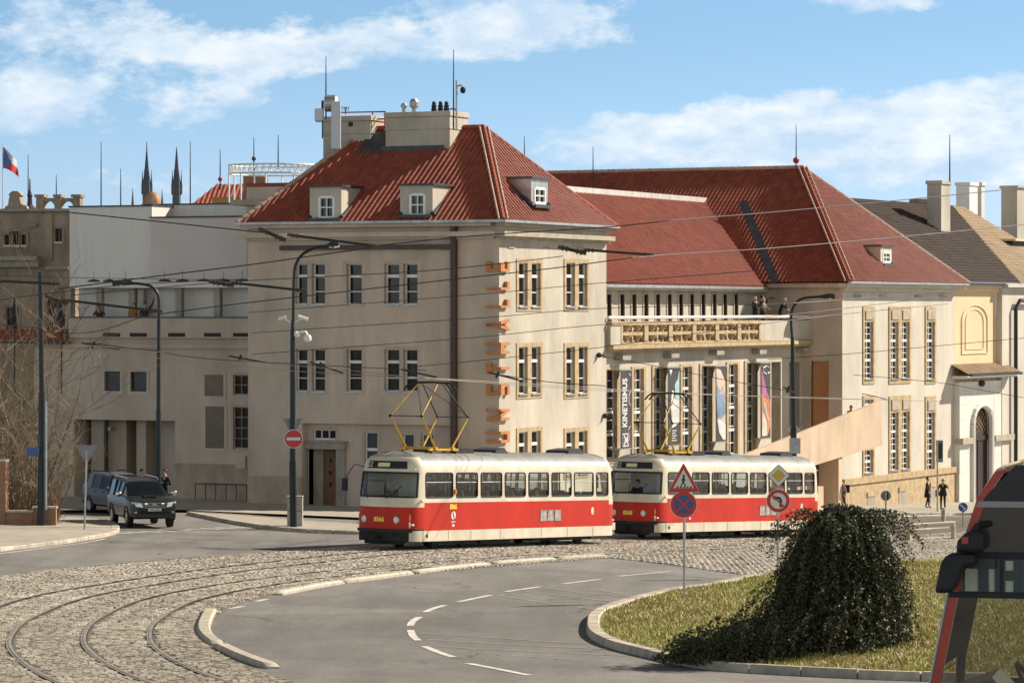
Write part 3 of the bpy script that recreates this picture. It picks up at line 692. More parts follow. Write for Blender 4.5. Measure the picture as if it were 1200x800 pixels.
build_separators()

def build_markings():
    def line(mb, pts, w, lift=.009, m=0):
        pa = resample(smooth_path([Vector(p) for p in g2(pts)], 6), .35); strip(mb, pa, -w / 2, w / 2, lift, m)
    mb = MB()
    for pts in ([(660, 684), (708, 678)], [(725, 675), (790, 669)], [(593, 693), (635, 687)], [(537, 705), (576, 697)], [(498, 717), (510, 712), (524, 708.5)], [(480.5, 733), (484, 727.5), (492, 722.5)],
                [(481, 738), (484, 745), (491, 751)], [(497, 757), (514, 764), (532, 770)], [(548, 777), (585, 784), (620, 791)], [(270, 713), (289, 709.5)], [(300, 704.5), (317, 701)]):
        line(mb, pts, .17)
    for k in range(9): # pedestrian crossing at the mouth of the side street
        x = 139 + k * 17.5; line(mb, [(x, 624.6 - k * .82), (x + 10.5, 624.1 - k * .82)], .95)
    line(mb, [(0, 648.5), (60, 641), (104, 635), (124, 631)], .12)
    tag(mb.build('road_markings', MATS['road_paint']), kind='structure')
    fb = MB()
    for pts in ([(583, 697), (640, 706), (700, 714)], [(612, 692), (660, 698), (730, 706)], [(637, 688), (690, 695), (760, 700)], [(492, 742), (590, 748), (700, 755)], [(500, 749), (600, 755), (720, 761)], [(506, 757), (600, 762), (750, 769)], [(690, 690), (740, 697)]): line(fb, pts, .13, .007)
    line(fb, [(40, 670), (150, 658.5), (300, 648)], .16, .013)
    tag(fb.build('worn_road_markings', MATS['faint_paint']), kind='structure')
build_markings()

# grass island: bank of soil with a kerb, blades of grass
ISLAND_PX = [(695, 736), (701, 723), (735, 709), (789, 696), (837, 689), (888, 678), (1000, 665), (1110, 655), (1330, 650), (1330, 806), (1200, 800), (1075, 797), (940, 791), (830, 783), (762, 769), (720, 758), (699, 747)]
ISLAND = [Vector(p) for p in g2(ISLAND_PX)]
def seg_dist(x, y, P):
    p = np.array([x, y]); best = 1e9; inside = False; n = len(P)
    for i in range(n):
        a = np.array(P[i]); b = np.array(P[(i + 1) % n]); d = b - a; t = np.clip(((p - a) @ d) / (d @ d), 0, 1); best = min(best, np.linalg.norm(p - a - d * t))
        if (a[1] > y) != (b[1] > y) and x < (b[0] - a[0]) * (y - a[1]) / (b[1] - a[1]) + a[0]: inside = not inside
    return best if inside else -best
def bank(x, y): return .10 + .30 * min(max(seg_dist(x, y, ISLAND), 0) / 4.0, 1) ** .8 + .03 * math.sin(x * 1.7) * math.sin(y * 1.1)
def build_grass():
    soil = mat('soil_grass', (.21, .19, .06), .95, .35, 2.0, .5, 30, col2=(.19, .14, .06))
    mb = MB(); sheet(mb, ISLAND, 0.0, .5, hfn=bank); tag(mb.build('grass_bank', soil, smooth=True), kind='structure')
    loop = resample(smooth_path([Vector(p) for p in g2([(888, 678), (837, 689), (789, 696), (735, 709), (701, 723), (695, 736), (699, 747), (720, 758), (762, 769), (830, 783), (940, 791), (1075, 797), (1200, 800)])], 8), .25)
    kb = MB(); kerb_run(kb, loop, .30, .17, piece=1.25, wander=.008); kb.build('kerb', MATS['granite'])['kind'] = 'structure'
    r = random.Random(3); gb = MB()
    blade = mat('grass_blade', (.345, .345, .075), .55, .3, .45, island=.4, spec=.3, col2=(.33, .25, .10))
    rg = np.random.default_rng(5); n = 240000
    X = 1.5 + 17.5 * rg.random(n); Y = 63 + 49 * rg.random(n) ** 1.35; k = X < Y * .152 + .8; X, Y = X[k], Y[k]
    best = np.full(len(X), 1e9); ins = np.zeros(len(X), bool); m = len(ISLAND)
    for i in range(m):
        a, b_ = ISLAND[i], ISLAND[(i + 1) % m]; dx, dy = b_.x - a.x, b_.y - a.y; t = np.clip(((X - a.x) * dx + (Y - a.y) * dy) / (dx * dx + dy * dy), 0, 1)
        best = np.minimum(best, np.hypot(X - a.x - dx * t, Y - a.y - dy * t)); c = (a.y > Y) != (b_.y > Y)
        if abs(dy) > 1e-9: ins ^= c & (X < dx * (Y - a.y) / dy + a.x)
    k = ins & (best > .18); X, Y, best = X[k][:64000], Y[k][:64000], best[k][:64000]
    Z = ZC - drops(np.c_[X, Y]) + .10 + .30 * np.minimum(best / 4, 1) ** .8 + .03 * np.sin(X * 1.7) * np.sin(Y * 1.1)
    for x, y, z in zip(X.tolist(), Y.tolist(), Z.tolist()):
        h = r.uniform(.035, .10) * (1.35 if r.random() < .08 else 1); a = r.uniform(0, 6.28); w = r.uniform(.010, .022)
        lx, ly = r.gauss(0, .035), r.gauss(0, .035); dx, dy = math.cos(a) * w, math.sin(a) * w
        gb.v += [(x - dx, y - dy, z - .01), (x + dx, y + dy, z - .01), (x + lx, y + ly, z + h)]; i = len(gb.v); gb.f.append((i - 3, i - 2, i - 1)); gb.m.append(0)
    tag(gb.build('grass', blade), kind='stuff')
build_grass()

# ================================================================== TRAMS
CREAM = mat('tram_cream', (.68, .60, .44), .38, .14, 1.1, coat=.15, spec=.5, streak=True)
RED = mat('tram_red', (.52, .026, .009), .42, .14, .9, coat=.0, spec=.22, streak=True)
ROOFG = mat('tram_roof', (.20, .198, .18), .6, .3, 2.5, col2=(.13, .128, .115))
BLACK = mat('black_rubber', (.014, .014, .014), .6, .3, 4)
UNDER = mat('underframe', (.022, .019, .016), .8, .4, 4)
YELLOW = mat('yellow_paint', (.62, .36, .03), .5, .2, 4)
INTER = mat('tram_interior', (.62, .58, .50), .7, .1, 2)
SEAT = mat('tram_seat', (.10, .05, .035), .6, .2, 3)
LETTER = simple('yellow_letters', (.95, .62, .05), .5)
WHITE = MATS['white_paint']
TZ = [.31, .37, .68, .74, 1.05, 1.50, 1.66, 1.84, 2.36, 2.70, 2.76, 2.93, 3.10, 3.25, 3.36, 3.42]
def t_w(z): return 1.25 - .03 * max(0, (z - 1.84) / .9) if z <= 2.76 else [1.21, 1.20, 1.13, .98, .70, .34][min(5, TZ.index(z) - 10)]
def t_e(z): return 1.0 if z <= 1.5 else (1.0 - .34 * (z - 1.5) / 1.2 if z <= 2.76 else [.66, .62, .54, .40, .14, -.25][min(5, TZ.index(z) - 10)])
HALF, XS = 7.5, 6.5
WIN = [(6.42, 4.66), (4.42, 3.00), (2.76, 1.34), (1.10, -.32), (-.56, -1.98), (-2.22, -3.64), (-3.88, -5.30), (-5.54, -6.42)]
NTH = 20
def nose_pt(th, z, sgn=1):
    if z in TZ: e, w = t_e(z), t_w(z)
    else:
        k = max(i for i in range(len(TZ) - 1) if TZ[i] <= z); f = (z - TZ[k]) / (TZ[k + 1] - TZ[k])
        e = t_e(TZ[k]) * (1 - f) + t_e(TZ[k + 1]) * f; w = t_w(TZ[k]) * (1 - f) + t_w(TZ[k + 1]) * f
    c, s = math.cos(th), math.sin(th); ex = 2 / 2.35
    return Vector((sgn * (XS + e * abs(c) ** ex), w * math.copysign(abs(s) ** ex, s), z))
def side_pt(x, z, sy=1): 
    if z in TZ: w = t_w(z)
    else:
        k = max(i for i in range(len(TZ) - 1) if TZ[i] <= z); f = (z - TZ[k]) / (TZ[k + 1] - TZ[k]); w = t_w(TZ[k]) * (1 - f) + t_w(TZ[k + 1]) * f
    return Vector((x, sy * w, z))
def make_tram(name, label, number, group):
    root = thing(name, label, 'tram', (0, 0, 0), group)
    bx = sorted({XS, -XS, *[a for w in WIN for a in w]}, reverse=True)
    st = []     # stations round the body: ('L', x) left side front to rear, rear nose, right side, front nose
    st += [('L', x) for x in bx]
    st += [('B', math.pi / 2 - math.pi * k / NTH) for k in range(1, NTH)]
    st += [('R', x) for x in reversed(bx)]
    st += [('F', -math.pi / 2 + math.pi * k / NTH) for k in range(1, NTH)]
    def pt(s, z):
        k, v = s
        return side_pt(v, z, 1) if k == 'L' else side_pt(v, z, -1) if k == 'R' else nose_pt(v, z, 1) if k == 'F' else nose_pt(v, z, -1)
    n = len(st); body = MB(); panes = {}
    for z in TZ: body.v += [tuple(pt(s, z)) for s in st]
    def th_of(s): return s[1] if s[0] in 'FB' else (math.pi / 2 if s[0] == 'L' else -math.pi / 2)
    for i in range(n):
        a, b = st[i], st[(i + 1) % n]; kind = a[0] if a[0] == b[0] else (b[0] if b[0] in 'FB' else a[0])
        for k in range(len(TZ) - 1):
            z0, z1 = TZ[k], TZ[k + 1]; zm = (z0 + z1) / 2; face = (k * n + i, (k + 1) * n + i, (k + 1) * n + (i + 1) % n, k * n + (i + 1) % n); m = 0
            if kind in 'LR':
                xm = (a[1] + b[1]) / 2; hit = [j for j, w in enumerate(WIN) if w[1] < xm < w[0]]
                if hit and 1.84 <= zm <= 2.70: panes.setdefault((kind, hit[0]), []).append((pt(a, z0), pt(a, z1), pt(b, z1), pt(b, z0))); continue
                m = 1 if .68 < zm < 1.66 else 2 if zm > 3.12 else 0
            else:
                tm = abs((th_of(a) + th_of(b)) / 2)
                if tm < R(68) and 1.84 <= zm <= 2.70: panes.setdefault((kind, 0), []).append((pt(a, z0), pt(a, z1), pt(b, z1), pt(b, z0))); continue
                m = 1 if .74 < zm < 1.50 else 3 if zm < .68 and tm < R(50) else 3 if .68 < zm < .74 else 2 if zm > 3.22 else 0
                if kind == 'B' and .68 < zm < .74: m = 1
                if kind == 'F' and 1.5 < zm < 1.66: m = 0
            body.f.append(face); body.m.append(m)
    body.f.append(tuple((len(TZ) - 1) * n + i for i in reversed(range(n)))); body.m.append(2)
    body.f.append(tuple(range(n))); body.m.append(3)
    b = body.build('body', [CREAM, RED, ROOFG, UNDER], root, local=True, smooth=True)
    # window panes with rubber seals and a middle rail
    for (kind, j), qs in panes.items():
        mb = MB(); xs = [p for q in qs for p in q]; c = sum(xs, Vector()) / len(xs)
        for q in qs: mb.quad([p + (Vector((c.x, 0, p.z)) - p).normalized() * .03 if kind in 'LR' else p + (Vector((0, 0, p.z)) - p).normalized() * .03 for p in q][::-1])
        nm = 'window' if kind in 'LR' else 'windscreen' if kind == 'F' else 'rear_window'
        o = mb.build(nm, GLASS_T, root, local=True, smooth=True)
        sb = MB(); r = .03
        if kind in 'LR':
            sy = 1 if kind == 'L' else -1; x0, x1 = WIN[j]; cr = .10; lp = []
            for cx, cz, a0 in ((x0 - cr, 2.70 - cr, 0), (x1 + cr, 2.70 - cr, 90), (x1 + cr, 1.84 + cr, 180), (x0 - cr, 1.84 + cr, 270)):
                for q in range(5): lp.append((cx + cr * math.cos(R(a0 + q * 22.5)), cz + cr * math.sin(R(a0 + q * 22.5))))
            sb.tube([side_pt(x, z, sy) for x, z in lp + lp[:1]], .026, 6, 0, caps=False)
            # cream corner gussets fill the rounded corners of the opening
            for cx, cz, sx, sz in ((x0, 2.70, -1, -1), (x1, 2.70, 1, -1), (x1, 1.84, 1, 1), (x0, 1.84, -1, 1)):
                arc = [(cx + sx * cr * (1 - math.sin(R(t))), cz + sz * cr * (1 - math.cos(R(t)))) for t in (0, 30, 60, 90)]
                ps = [side_pt(x, z, sy) - Vector((0, sy * .006, 0)) for x, z in [(cx, cz)] + arc]; sb.quad(ps, 2)
            if j < 8: sb.tube([side_pt(x0 - .03, 2.37, sy) - Vector((0, sy * .02, 0)), side_pt(x1 + .03, 2.37, sy) - Vector((0, sy * .02, 0))], .018, 6, 1)
        else:
            sg = 1 if kind == 'F' else -1; th = [R(68) - R(136) * k / 16 for k in range(17)]
            sb.tube([nose_pt(t, 2.69, sg) for t in th] + [nose_pt(-R(68), z, sg) for z in (2.5, 2.3, 2.05)] + [nose_pt(t, 1.85, sg) for t in reversed(th)] + [nose_pt(R(68), z, sg) for z in (2.05, 2.3, 2.5, 2.69)], .032, 6, 0, caps=False)
        sb.build('window_seal', [BLACK, MATS['zinc'], CREAM], o, local=True)
    # inside: floor, seats, cab wall, rails, lining of the ceiling
    mb = MB(); mb.box((-7.1, -1.15, .86), (7.1, 1.15, .92)); mb.box((-7.0, -1.10, 2.80), (6.9, 1.10, 2.84)); mb.box((5.25, -1.15, .92), (5.30, .35, 2.74)); mb.box((6.5, -.95, .92), (6.95, .95, 1.72), 1)
    for x in (4, 2, 0, -2, -4, -6):
        for y in (-.8, .8): mb.cyl((x, y, .92), (x, y, 2.78), .02, n=6, m=2)
    mb.build('interior', [INTER, UNDER, YELLOW], root, local=True)
    for x in [4.2 - .86 * k for k in range(13)]:
        for y in (-.85, .85):
            sb = MB(); sb.box((x - .2, y - .22, 1.30), (x + .22, y + .22, 1.36)); sb.box((x - .25, y - .22, 1.30), (x - .2, y + .22, 1.98)); sb.box((x - .05, y - .05, .92), (x + .05, y + .05, 1.3))
            sb.build('seat', SEAT, root, local=True)
    # underframe, bogies and wheels
    mb = MB(); mb.box((-6.9, -1.0, .34), (6.9, 1.0, .5)); mb.box((-3.0, -1.05, .2), (-1.2, 1.05, .34)); mb.box((.4, -1.05, .16), (2.4, 1.05, .34)); mb.box((6.9, -.7, .2), (7.3, .7, .62)); mb.cyl((7.2, 0, .48), (7.72, 0, .46), .07)
    mb.build('underframe', UNDER, root, local=True)
    for bxx in (4.1, -4.1):
        gb = MB(); gb.box((bxx - 1.5, -1.02, .18), (bxx + 1.5, -.86, .4)); gb.box((bxx - 1.5, .86, .18), (bxx + 1.5, 1.02, .4)); gb.box((bxx - .4, -.8, .25), (bxx + .4, .8, .45))
        bo = gb.build('bogie', UNDER, root, local=True)
        for wx in (-.95, .95):
            for y in (-.72, .72):
                wb = MB(); wb.cyl((bxx + wx, y - .06, .33), (bxx + wx, y + .06, .33), .33, n=20); wb.cyl((bxx + wx, y - .075, .33), (bxx + wx, y + .075, .33), .12, n=12)
                wb.build('wheel', UNDER, bo, local=True)
    # roof gear
    mb = MB(); mb.box((2.2, -.55, 3.2), (3.4, .55, 3.36)); mb.build('resistor_box', BLACK, root, local=True).location.z = .2
    for x, l in ((.2, .9), (-5.2, 1.2)):
        vb = MB(); vb.prism([(-l / 2, 0), (l / 2, 0), (l / 2 - .1, .12), (-l / 2 + .25, .2)], lambda a, b_, d, x=x: Vector((x + a, d, 3.20 + b_)), -.5, .5); vb.build('roof_vent', MATS['lead'], root, local=True).location.z = .2
    rb = MB(); rb.tube([(3.0, .3, 3.22), (1.9, .75, 3.14), (1.7, .95, 3.02)], .018, 5); rb.build('roof_cable', BLACK, root, local=True).location.z = .2
    # pantograph: yellow lower arms, knees, dark upper arms, head with two collector strips
    pb = MB(); px_ = 4.35
    pb.box((px_ - .95, -.65, 3.27), (px_ + .95, -.55, 3.35), 0); pb.box((px_ - .95, .55, 3.27), (px_ + .95, .65, 3.35), 0); pb.box((px_ - .65, -.7, 3.30), (px_ - .5, .7, 3.40), 0); pb.box((px_ + .5, -.7, 3.30), (px_ + .65, .7, 3.40), 0)
    for sx in (-.8, .8):
        for sy in (-.6, .6): pb.cyl((px_ + sx, sy, 3.16), (px_ + sx, sy, 3.28), .05, m=1)
    pb.box((px_ - .3, -.35, 3.2), (px_ + .5, .35, 3.34), 1)
    pan = pb.build('pantograph', [YELLOW, BLACK], root, local=True); pan.location.z = .2
    for sx in (-1, 1):
        for sy in (-1, 1):
            ab = MB(); kn = Vector((px_ + sx * 1.55, sy * .66, 4.48)); ab.tube([(px_ + sx * .56, sy * .62, 3.38), kn], [.045, .032], 6, 0); ab.sphere(kn, .06, 8, 1)
            ab.tube([kn, (px_ + sx * .16, sy * .42, 5.62)], [.026, .02], 6, 1 if sx < 0 else 0); ab.build('pantograph_arm', [YELLOW, BLACK], pan, local=True)
        ab = MB(); ab.tube([(px_ + sx * 1.55, -.66, 4.48), (px_ + sx * 1.55, .66, 4.48)], .018, 5, 0); ab.tube([(px_ + sx * 1.55, .66, 4.48), (px_ + sx * .16, -.42, 5.62)], .012, 4, 0); ab.build('pantograph_strut', BLACK, pan, local=True)
    for sx in (-.17, .17):
        hb = MB(); hb.tube([(px_ + sx, y, z) for y, z in ((-1.0, 5.42), (-.86, 5.58), (-.68, 5.68), (0, 5.70), (.68, 5.68), (.86, 5.58), (1.0, 5.42))], .035, 6); hb.build('collector_strip', BLACK, pan, local=True)
    for y in (-.42, .42): hb = MB(); hb.tube([(px_ - .17, y, 5.66), (px_ + .17, y, 5.66)], .025, 5); hb.build('head_bar', BLACK, pan, local=True)
    # front: destination box, lamps, numbers, bumper, wipers, mirrors
    db = MB(); q = [nose_pt(R(t), z) for z in (2.77, 2.97) for t in (48, 24, 0, -24, -48)]
    def fr(t, z, o): p = nose_pt(R(t), z); nrm = Vector((math.cos(R(t)) * 1.3, math.sin(R(t)), .15)).normalized(); return p + nrm * o
    ths = [40 - 6 * k for k in range(14)]
    for a, c in zip(ths, ths[1:]): db.hexa([fr(a, 2.83, -.06), fr(a, 2.83, .03), fr(c, 2.83, .03), fr(c, 2.83, -.06), fr(a, 3.09, -.06), fr(a, 3.09, .04), fr(c, 3.09, .04), fr(c, 3.09, -.06)])
    dbo = db.build('destination_display', BLACK, root, local=True)
    AMB = simple('display_amber', (.72, .66, .34), .6)
    def fronttext(t0, zc, o):   # a runs towards the near (left, +y) side as read from ahead
        def fn(a, b_, d):
            y = t0 + a; w = 1.2; th = math.degrees(math.asin(max(-1, min(1, math.copysign(abs(y / w) ** (2.35 / 2), y)))))
            p = nose_pt(R(th), zc + b_); return Vector((p.x + o + d, y, zc + b_))
        return fn
    text('22', fronttext(-.66, 2.96,   .055), .27, AMB, 'route_number', dbo, local=True)
    pb2 = MB()
    for y0, y1 in ((-.30, .20),):
        for k in range(6):
            f = fronttext(0, 2.96, .05); a, c = y0 + (y1 - y0) * k / 6, y0 + (y1 - y0) * (k + 1) / 6; pb2.quad([f(a, -.07, 0), f(c, -.07, 0), f(c, .07, 0), f(a, .07, 0)])
    pb2.build('destination_blind', AMB, dbo, local=True)
    text(number, fronttext(.02, 1.06, .012), .21, LETTER, 'fleet_number', root, local=True, bold=.012)
    for y in (-.66, .66):
        f = fronttext(0, 1.06, 0)(y, 0, 0); lb = MB(); lb.cyl(f + Vector((-.05, 0, 0)), f + Vector((.03, 0, 0)), .135, .125, 18, 0); lo = lb.build('headlight', MATS['zinc'], root, local=True)
        lb = MB(); lb.sphere(f + Vector((.02, 0, 0)), .105, 12, 0, (.4, 1, 1)); lb.build('lens', simple('lamp_glass', (.80, .74, .60), .12), lo, local=True)
    for y in (-1.02, 1.02):
        f = fronttext(0, 1.0, 0)(y, 0, .0); lb = MB(); lb.box(f + Vector((-.08, -.05, .03)), f + Vector((.03, .05, .24))); lb.box(f + Vector((-.08, -.05, -.22)), f + Vector((.03, .05, -.02)), 1); lb.build('indicator', [simple('amber_lens', (.7, .2, .02), .3), WHITE], root, local=True)
    bb = MB(); tt = [60 - 120 * k / 14 for k in range(15)]
    for a, c in zip(tt, tt[1:]): bb.hexa([fr(a, .62, -.05), fr(a, .62, .06), fr(c, .62, .06), fr(c, .62, -.05), fr(a, .73, -.05), fr(a, .73, .06), fr(c, .73, .06), fr(c, .73, -.05)])
    bb.build('bumper', BLACK, root, local=True)
    for y0, y1 in ((-.55, -.95), (.25, .75)):
        f = fronttext(0, 0, .05); wb = MB(); wb.tube([fronttext(0, 1.8, .05)(y0, 0, 0), fronttext(0, 1.95, .05)(y0 + (y1 - y0) * .5, 0, 0), fronttext(0, 2.25, .05)(y1, 0, 0)], .014, 5); wb.build('wiper', BLACK, root, local=True)
    mb = MB(); mb.tube([nose_pt(R(-75), 2.86), nose_pt(R(-70), 2.9) + Vector((.25, -.25, .05)), nose_pt(R(-70), 2.7) + Vector((.32, -.5, -.2)), nose_pt(R(-70), 2.45) + Vector((.32, -.52, 0))], .018, 5); c = nose_pt(R(-70), 2.2) + Vector((.32, -.52, 0)); mb.box(c - Vector((.04, .1, .2)), c + Vector((.04, .1, .25))); mb.build('mirror', BLACK, root, local=True)
    cb = MB(); tt = nose_pt(R(80), 1.72); cb.sphere(tt + Vector((.02, .06, 0)), .09, 8, 0, (1, .6, .8)); cb.build('cab_lamp', CREAM, root, local=True)
    # left side: number, operator roundel, grilles, small oval, indicator
    sf = lambda x, z: (lambda a, b_, d: side_pt(x - a, z + b_, 1) + Vector((0, .008 + d, 0)))
    text(number, sf(4.62, 1.50), .24, LETTER, 'fleet_number', root, local=True, sx=.95, bold=.012)
    rb = MB(); 
    for k in range(14):
        a0, a1 = R(k * 25.7 + 20), R(k * 25.7 + 45.7)
        if k in (3, 10): continue
        f = sf(4.60, 1.20); rb.quad([f(.15 * math.cos(a0), .15 * math.sin(a0), 0), f(.15 * math.cos(a1), .15 * math.sin(a1), 0), f(.085 * math.cos(a1), .085 * math.sin(a1), 0), f(.085 * math.cos(a0), .085 * math.sin(a0), 0)])
    f = sf(4.60, 1.20); rb.quad([f(-.11, .01, .001), f(-.02, .01, .001), f(-.02, -.05, .001), f(-.11, -.05, .001)]); rb.quad([f(.02, .06, .001), f(.12, .06, .001), f(.12, .0, .001), f(.02, .0, .001)])
    f = sf(4.60, .96); rb.quad([f(-.13, .03, 0), f(.13, .03, 0), f(.13, .0, 0), f(-.13, .0, 0)]); f = sf(4.6, .84); rb.quad([f(-.07, .05, 0), f(.07, .05, 0), f(.07, -.03, 0), f(-.07, -.03, 0)])
    rb.build('operator_emblem', simple('decal_white', (.72, .68, .62), .5), root, local=True)
    gr = MB()
    for k in range(3):
        x0 = -1.40 - k * .52; f = sf(x0, 1.12); gr.hexa([f(0, -.2, -.02), f(.44, -.2, -.02), f(.44, -.2, .012), f(0, -.2, .012), f(0, .2, -.02), f(.44, .2, -.02), f(.44, .2, .012), f(0, .2, .012)])
    gr.build('vent_grille', mat('grille', (.40, .37, .34), .6, .5, 9), root, local=True)
    ob = MB(); f = sf(-5.25, 1.26); ob.quad([f(.11 * math.cos(R(20 * k)), .15 * math.sin(R(20 * k)), 0) for k in range(18)][::-1]); ob.build('oval_badge', CREAM, root, local=True)
    lb = MB(); lb.box((4.50, 1.21, 1.95), (4.58, 1.31, 2.12)); lb.build('side_indicator', simple('amber_lens', (.7, .2, .02), .3), root, local=True)
    hb = MB(); f = sf(6.3, .5); hb.quad([f(.07 * math.cos(R(20 * k)), .07 * math.sin(R(20 * k)), 0) for k in range(18)][::-1]); hb.build('coupling_socket', BLACK, root, local=True)
    for x in (6.55, 4.9, 3.4, 1.4, -1.5, -3.4, -5.3):
        sm = MB(); sm.hexa([side_pt(x, .33) + Vector((-.008, -.01, 0)), side_pt(x, .33) + Vector((.008, -.01, 0)), side_pt(x, .33) + Vector((.008, .004, 0)), side_pt(x, .33) + Vector((-.008, .004, 0)), side_pt(x, .67) + Vector((-.008, -.01, 0)), side_pt(x, .67) + Vector((.008, -.01, 0)), side_pt(x, .67) + Vector((.008, .004, 0)), side_pt(x, .67) + Vector((-.008, .004, 0))])
        sm.build('skirt_seam', UNDER, root, local=True)
    cb = MB(); cb.box((-7.55, .55, .5), (-7.3, .95, .78)); cb.build('rear_step', CREAM, root, local=True)
    return root
TG = 'red and cream trams on the outer track'
def put_tram(root, A, dirx):
    """A: near front shoulder on the ground, dirx: unit vector from front to rear"""
    d = Vector(dirx).normalized(); nr = Vector((d.y, -d.x))                 # towards the camera side
    c = Vector(A) + d * 6.9 - nr * 1.25
    f = c - d * 5; b = c + d * 5; zf, zb = gz(f.x, f.y), gz(b.x, b.y)
    root.location = (c.x, c.y, (zf + zb) / 2 + .012); root.rotation_euler = (0, -math.atan2(zf - zb, 10), math.atan2(-d.y, -d.x))
tram1 = make_tram('tram', 'front red and cream tram numbered 8366 with its nose nearest the traffic island', '8366', TG)
put_tram(tram1, (-3.3, 118.8), (.52, .854))
tram2 = make_tram('tram', 'second red and cream tram following behind, partly hidden by two road signs and the bush', '8368', TG)
put_tram(tram2, (5.95, 136.0), (.53, .848))

# ================================================================== BUILDINGS
UR = Vector((.4075, .913)).normalized(); NR = Vector((UR.y, -UR.x)); UL = -NR; NL = -UR
TO = Vector((-.59, 157.0))
FR = Fac(TO, UR, NR); FL = Fac(TO, UL, NL)
def tp(tl, tr, z): return Vector((TO.x + UL.x * tl + UR.x * tr, TO.y + UL.y * tl + UR.y * tr, z))
def hip_cap(root, a, b, r=.10, m=None, off=(0, 0, 0)):
    mb = MB(); a, b = Vector(a), Vector(b); n = max(2, int((b - a).length / .4)); o = Vector(off)
    for i in range(n):
        p, q = a + (b - a) * i / n + o, a + (b - a) * (i + 1.12) / n + o; mb.tube([p, q], [r * 1.06, r * .9], 8)
    return mb.build('ridge_cap', m or TILE, root)
def dormer(root, fac, px0, y0, px1, y1, win, o, depth, lab=None, m='plaster', cols=2):
    """boxed dormer window with flat lead roof; front in plane o of the facade frame"""
    t0, t1, z0, z1 = fac.rect(px0, y0, px1, y1, o); w0, w1, v0, v1 = fac.rect(*win, o)
    mb = MB(); fac.wall(mb, t0, t1, z0, z1, [(w0, w1, v0, v1)], o)
    for t in (t0, t1): mb.quad([fac.p(t, o, z0), fac.p(t, o, z1), fac.p(t, o - depth, z1), fac.p(t, o - depth, z0)])
    d = mb.build('dormer', MATS[m], root)
    if lab: d['label'] = lab
    rb = MB(); fac.box(rb, t0 - .12, t1 + .12, o - depth - .3, o + .12, z1, z1 + .10); fac.box(rb, t0 - .02, t1 + .02, o, o + .25, z0 - .12, z0 + .02); rb.build('dormer_roof', MATS['lead'], d)
    for t in (t0, t1):
        q = MB(); q.tube([fac.p(t, o + .02, z0 + .02), fac.p(t, o - depth * .92, z1 + .02)], .14, 6); q.build('lead_flashing', MATS['lead'], d)
    fb = MB(); s = .06
    fac.box(fb, w0 - s, w0 + s, o - .08, o + .03, v0, v1); fac.box(fb, w1 - s, w1 + s, o - .08, o + .03, v0, v1); fac.box(fb, w0 + s, w1 - s, o - .08, o + .03, v1 - s, v1 + s); fac.box(fb, w0 + s, w1 - s, o - .08, o + .03, v0 - s, v0 + s)
    for i in range(1, cols): fac.box(fb, w0 + (w1 - w0) * i / cols - .025, w0 + (w1 - w0) * i / cols + .025, o - .06, o + .01, v0 + s, v1 - s)
    zm = v0 + (v1 - v0) * .5; fac.box(fb, w0 + s, w1 - s, o - .055, o + .005, zm - .03, zm + .03); fb.build('window_frame', MATS['white_paint'], d)
    pb = MB(); fac.box(pb, w0, w1, o - .12, o - .1, v0, v1); pb.build('pane', PANE, d)
    return d

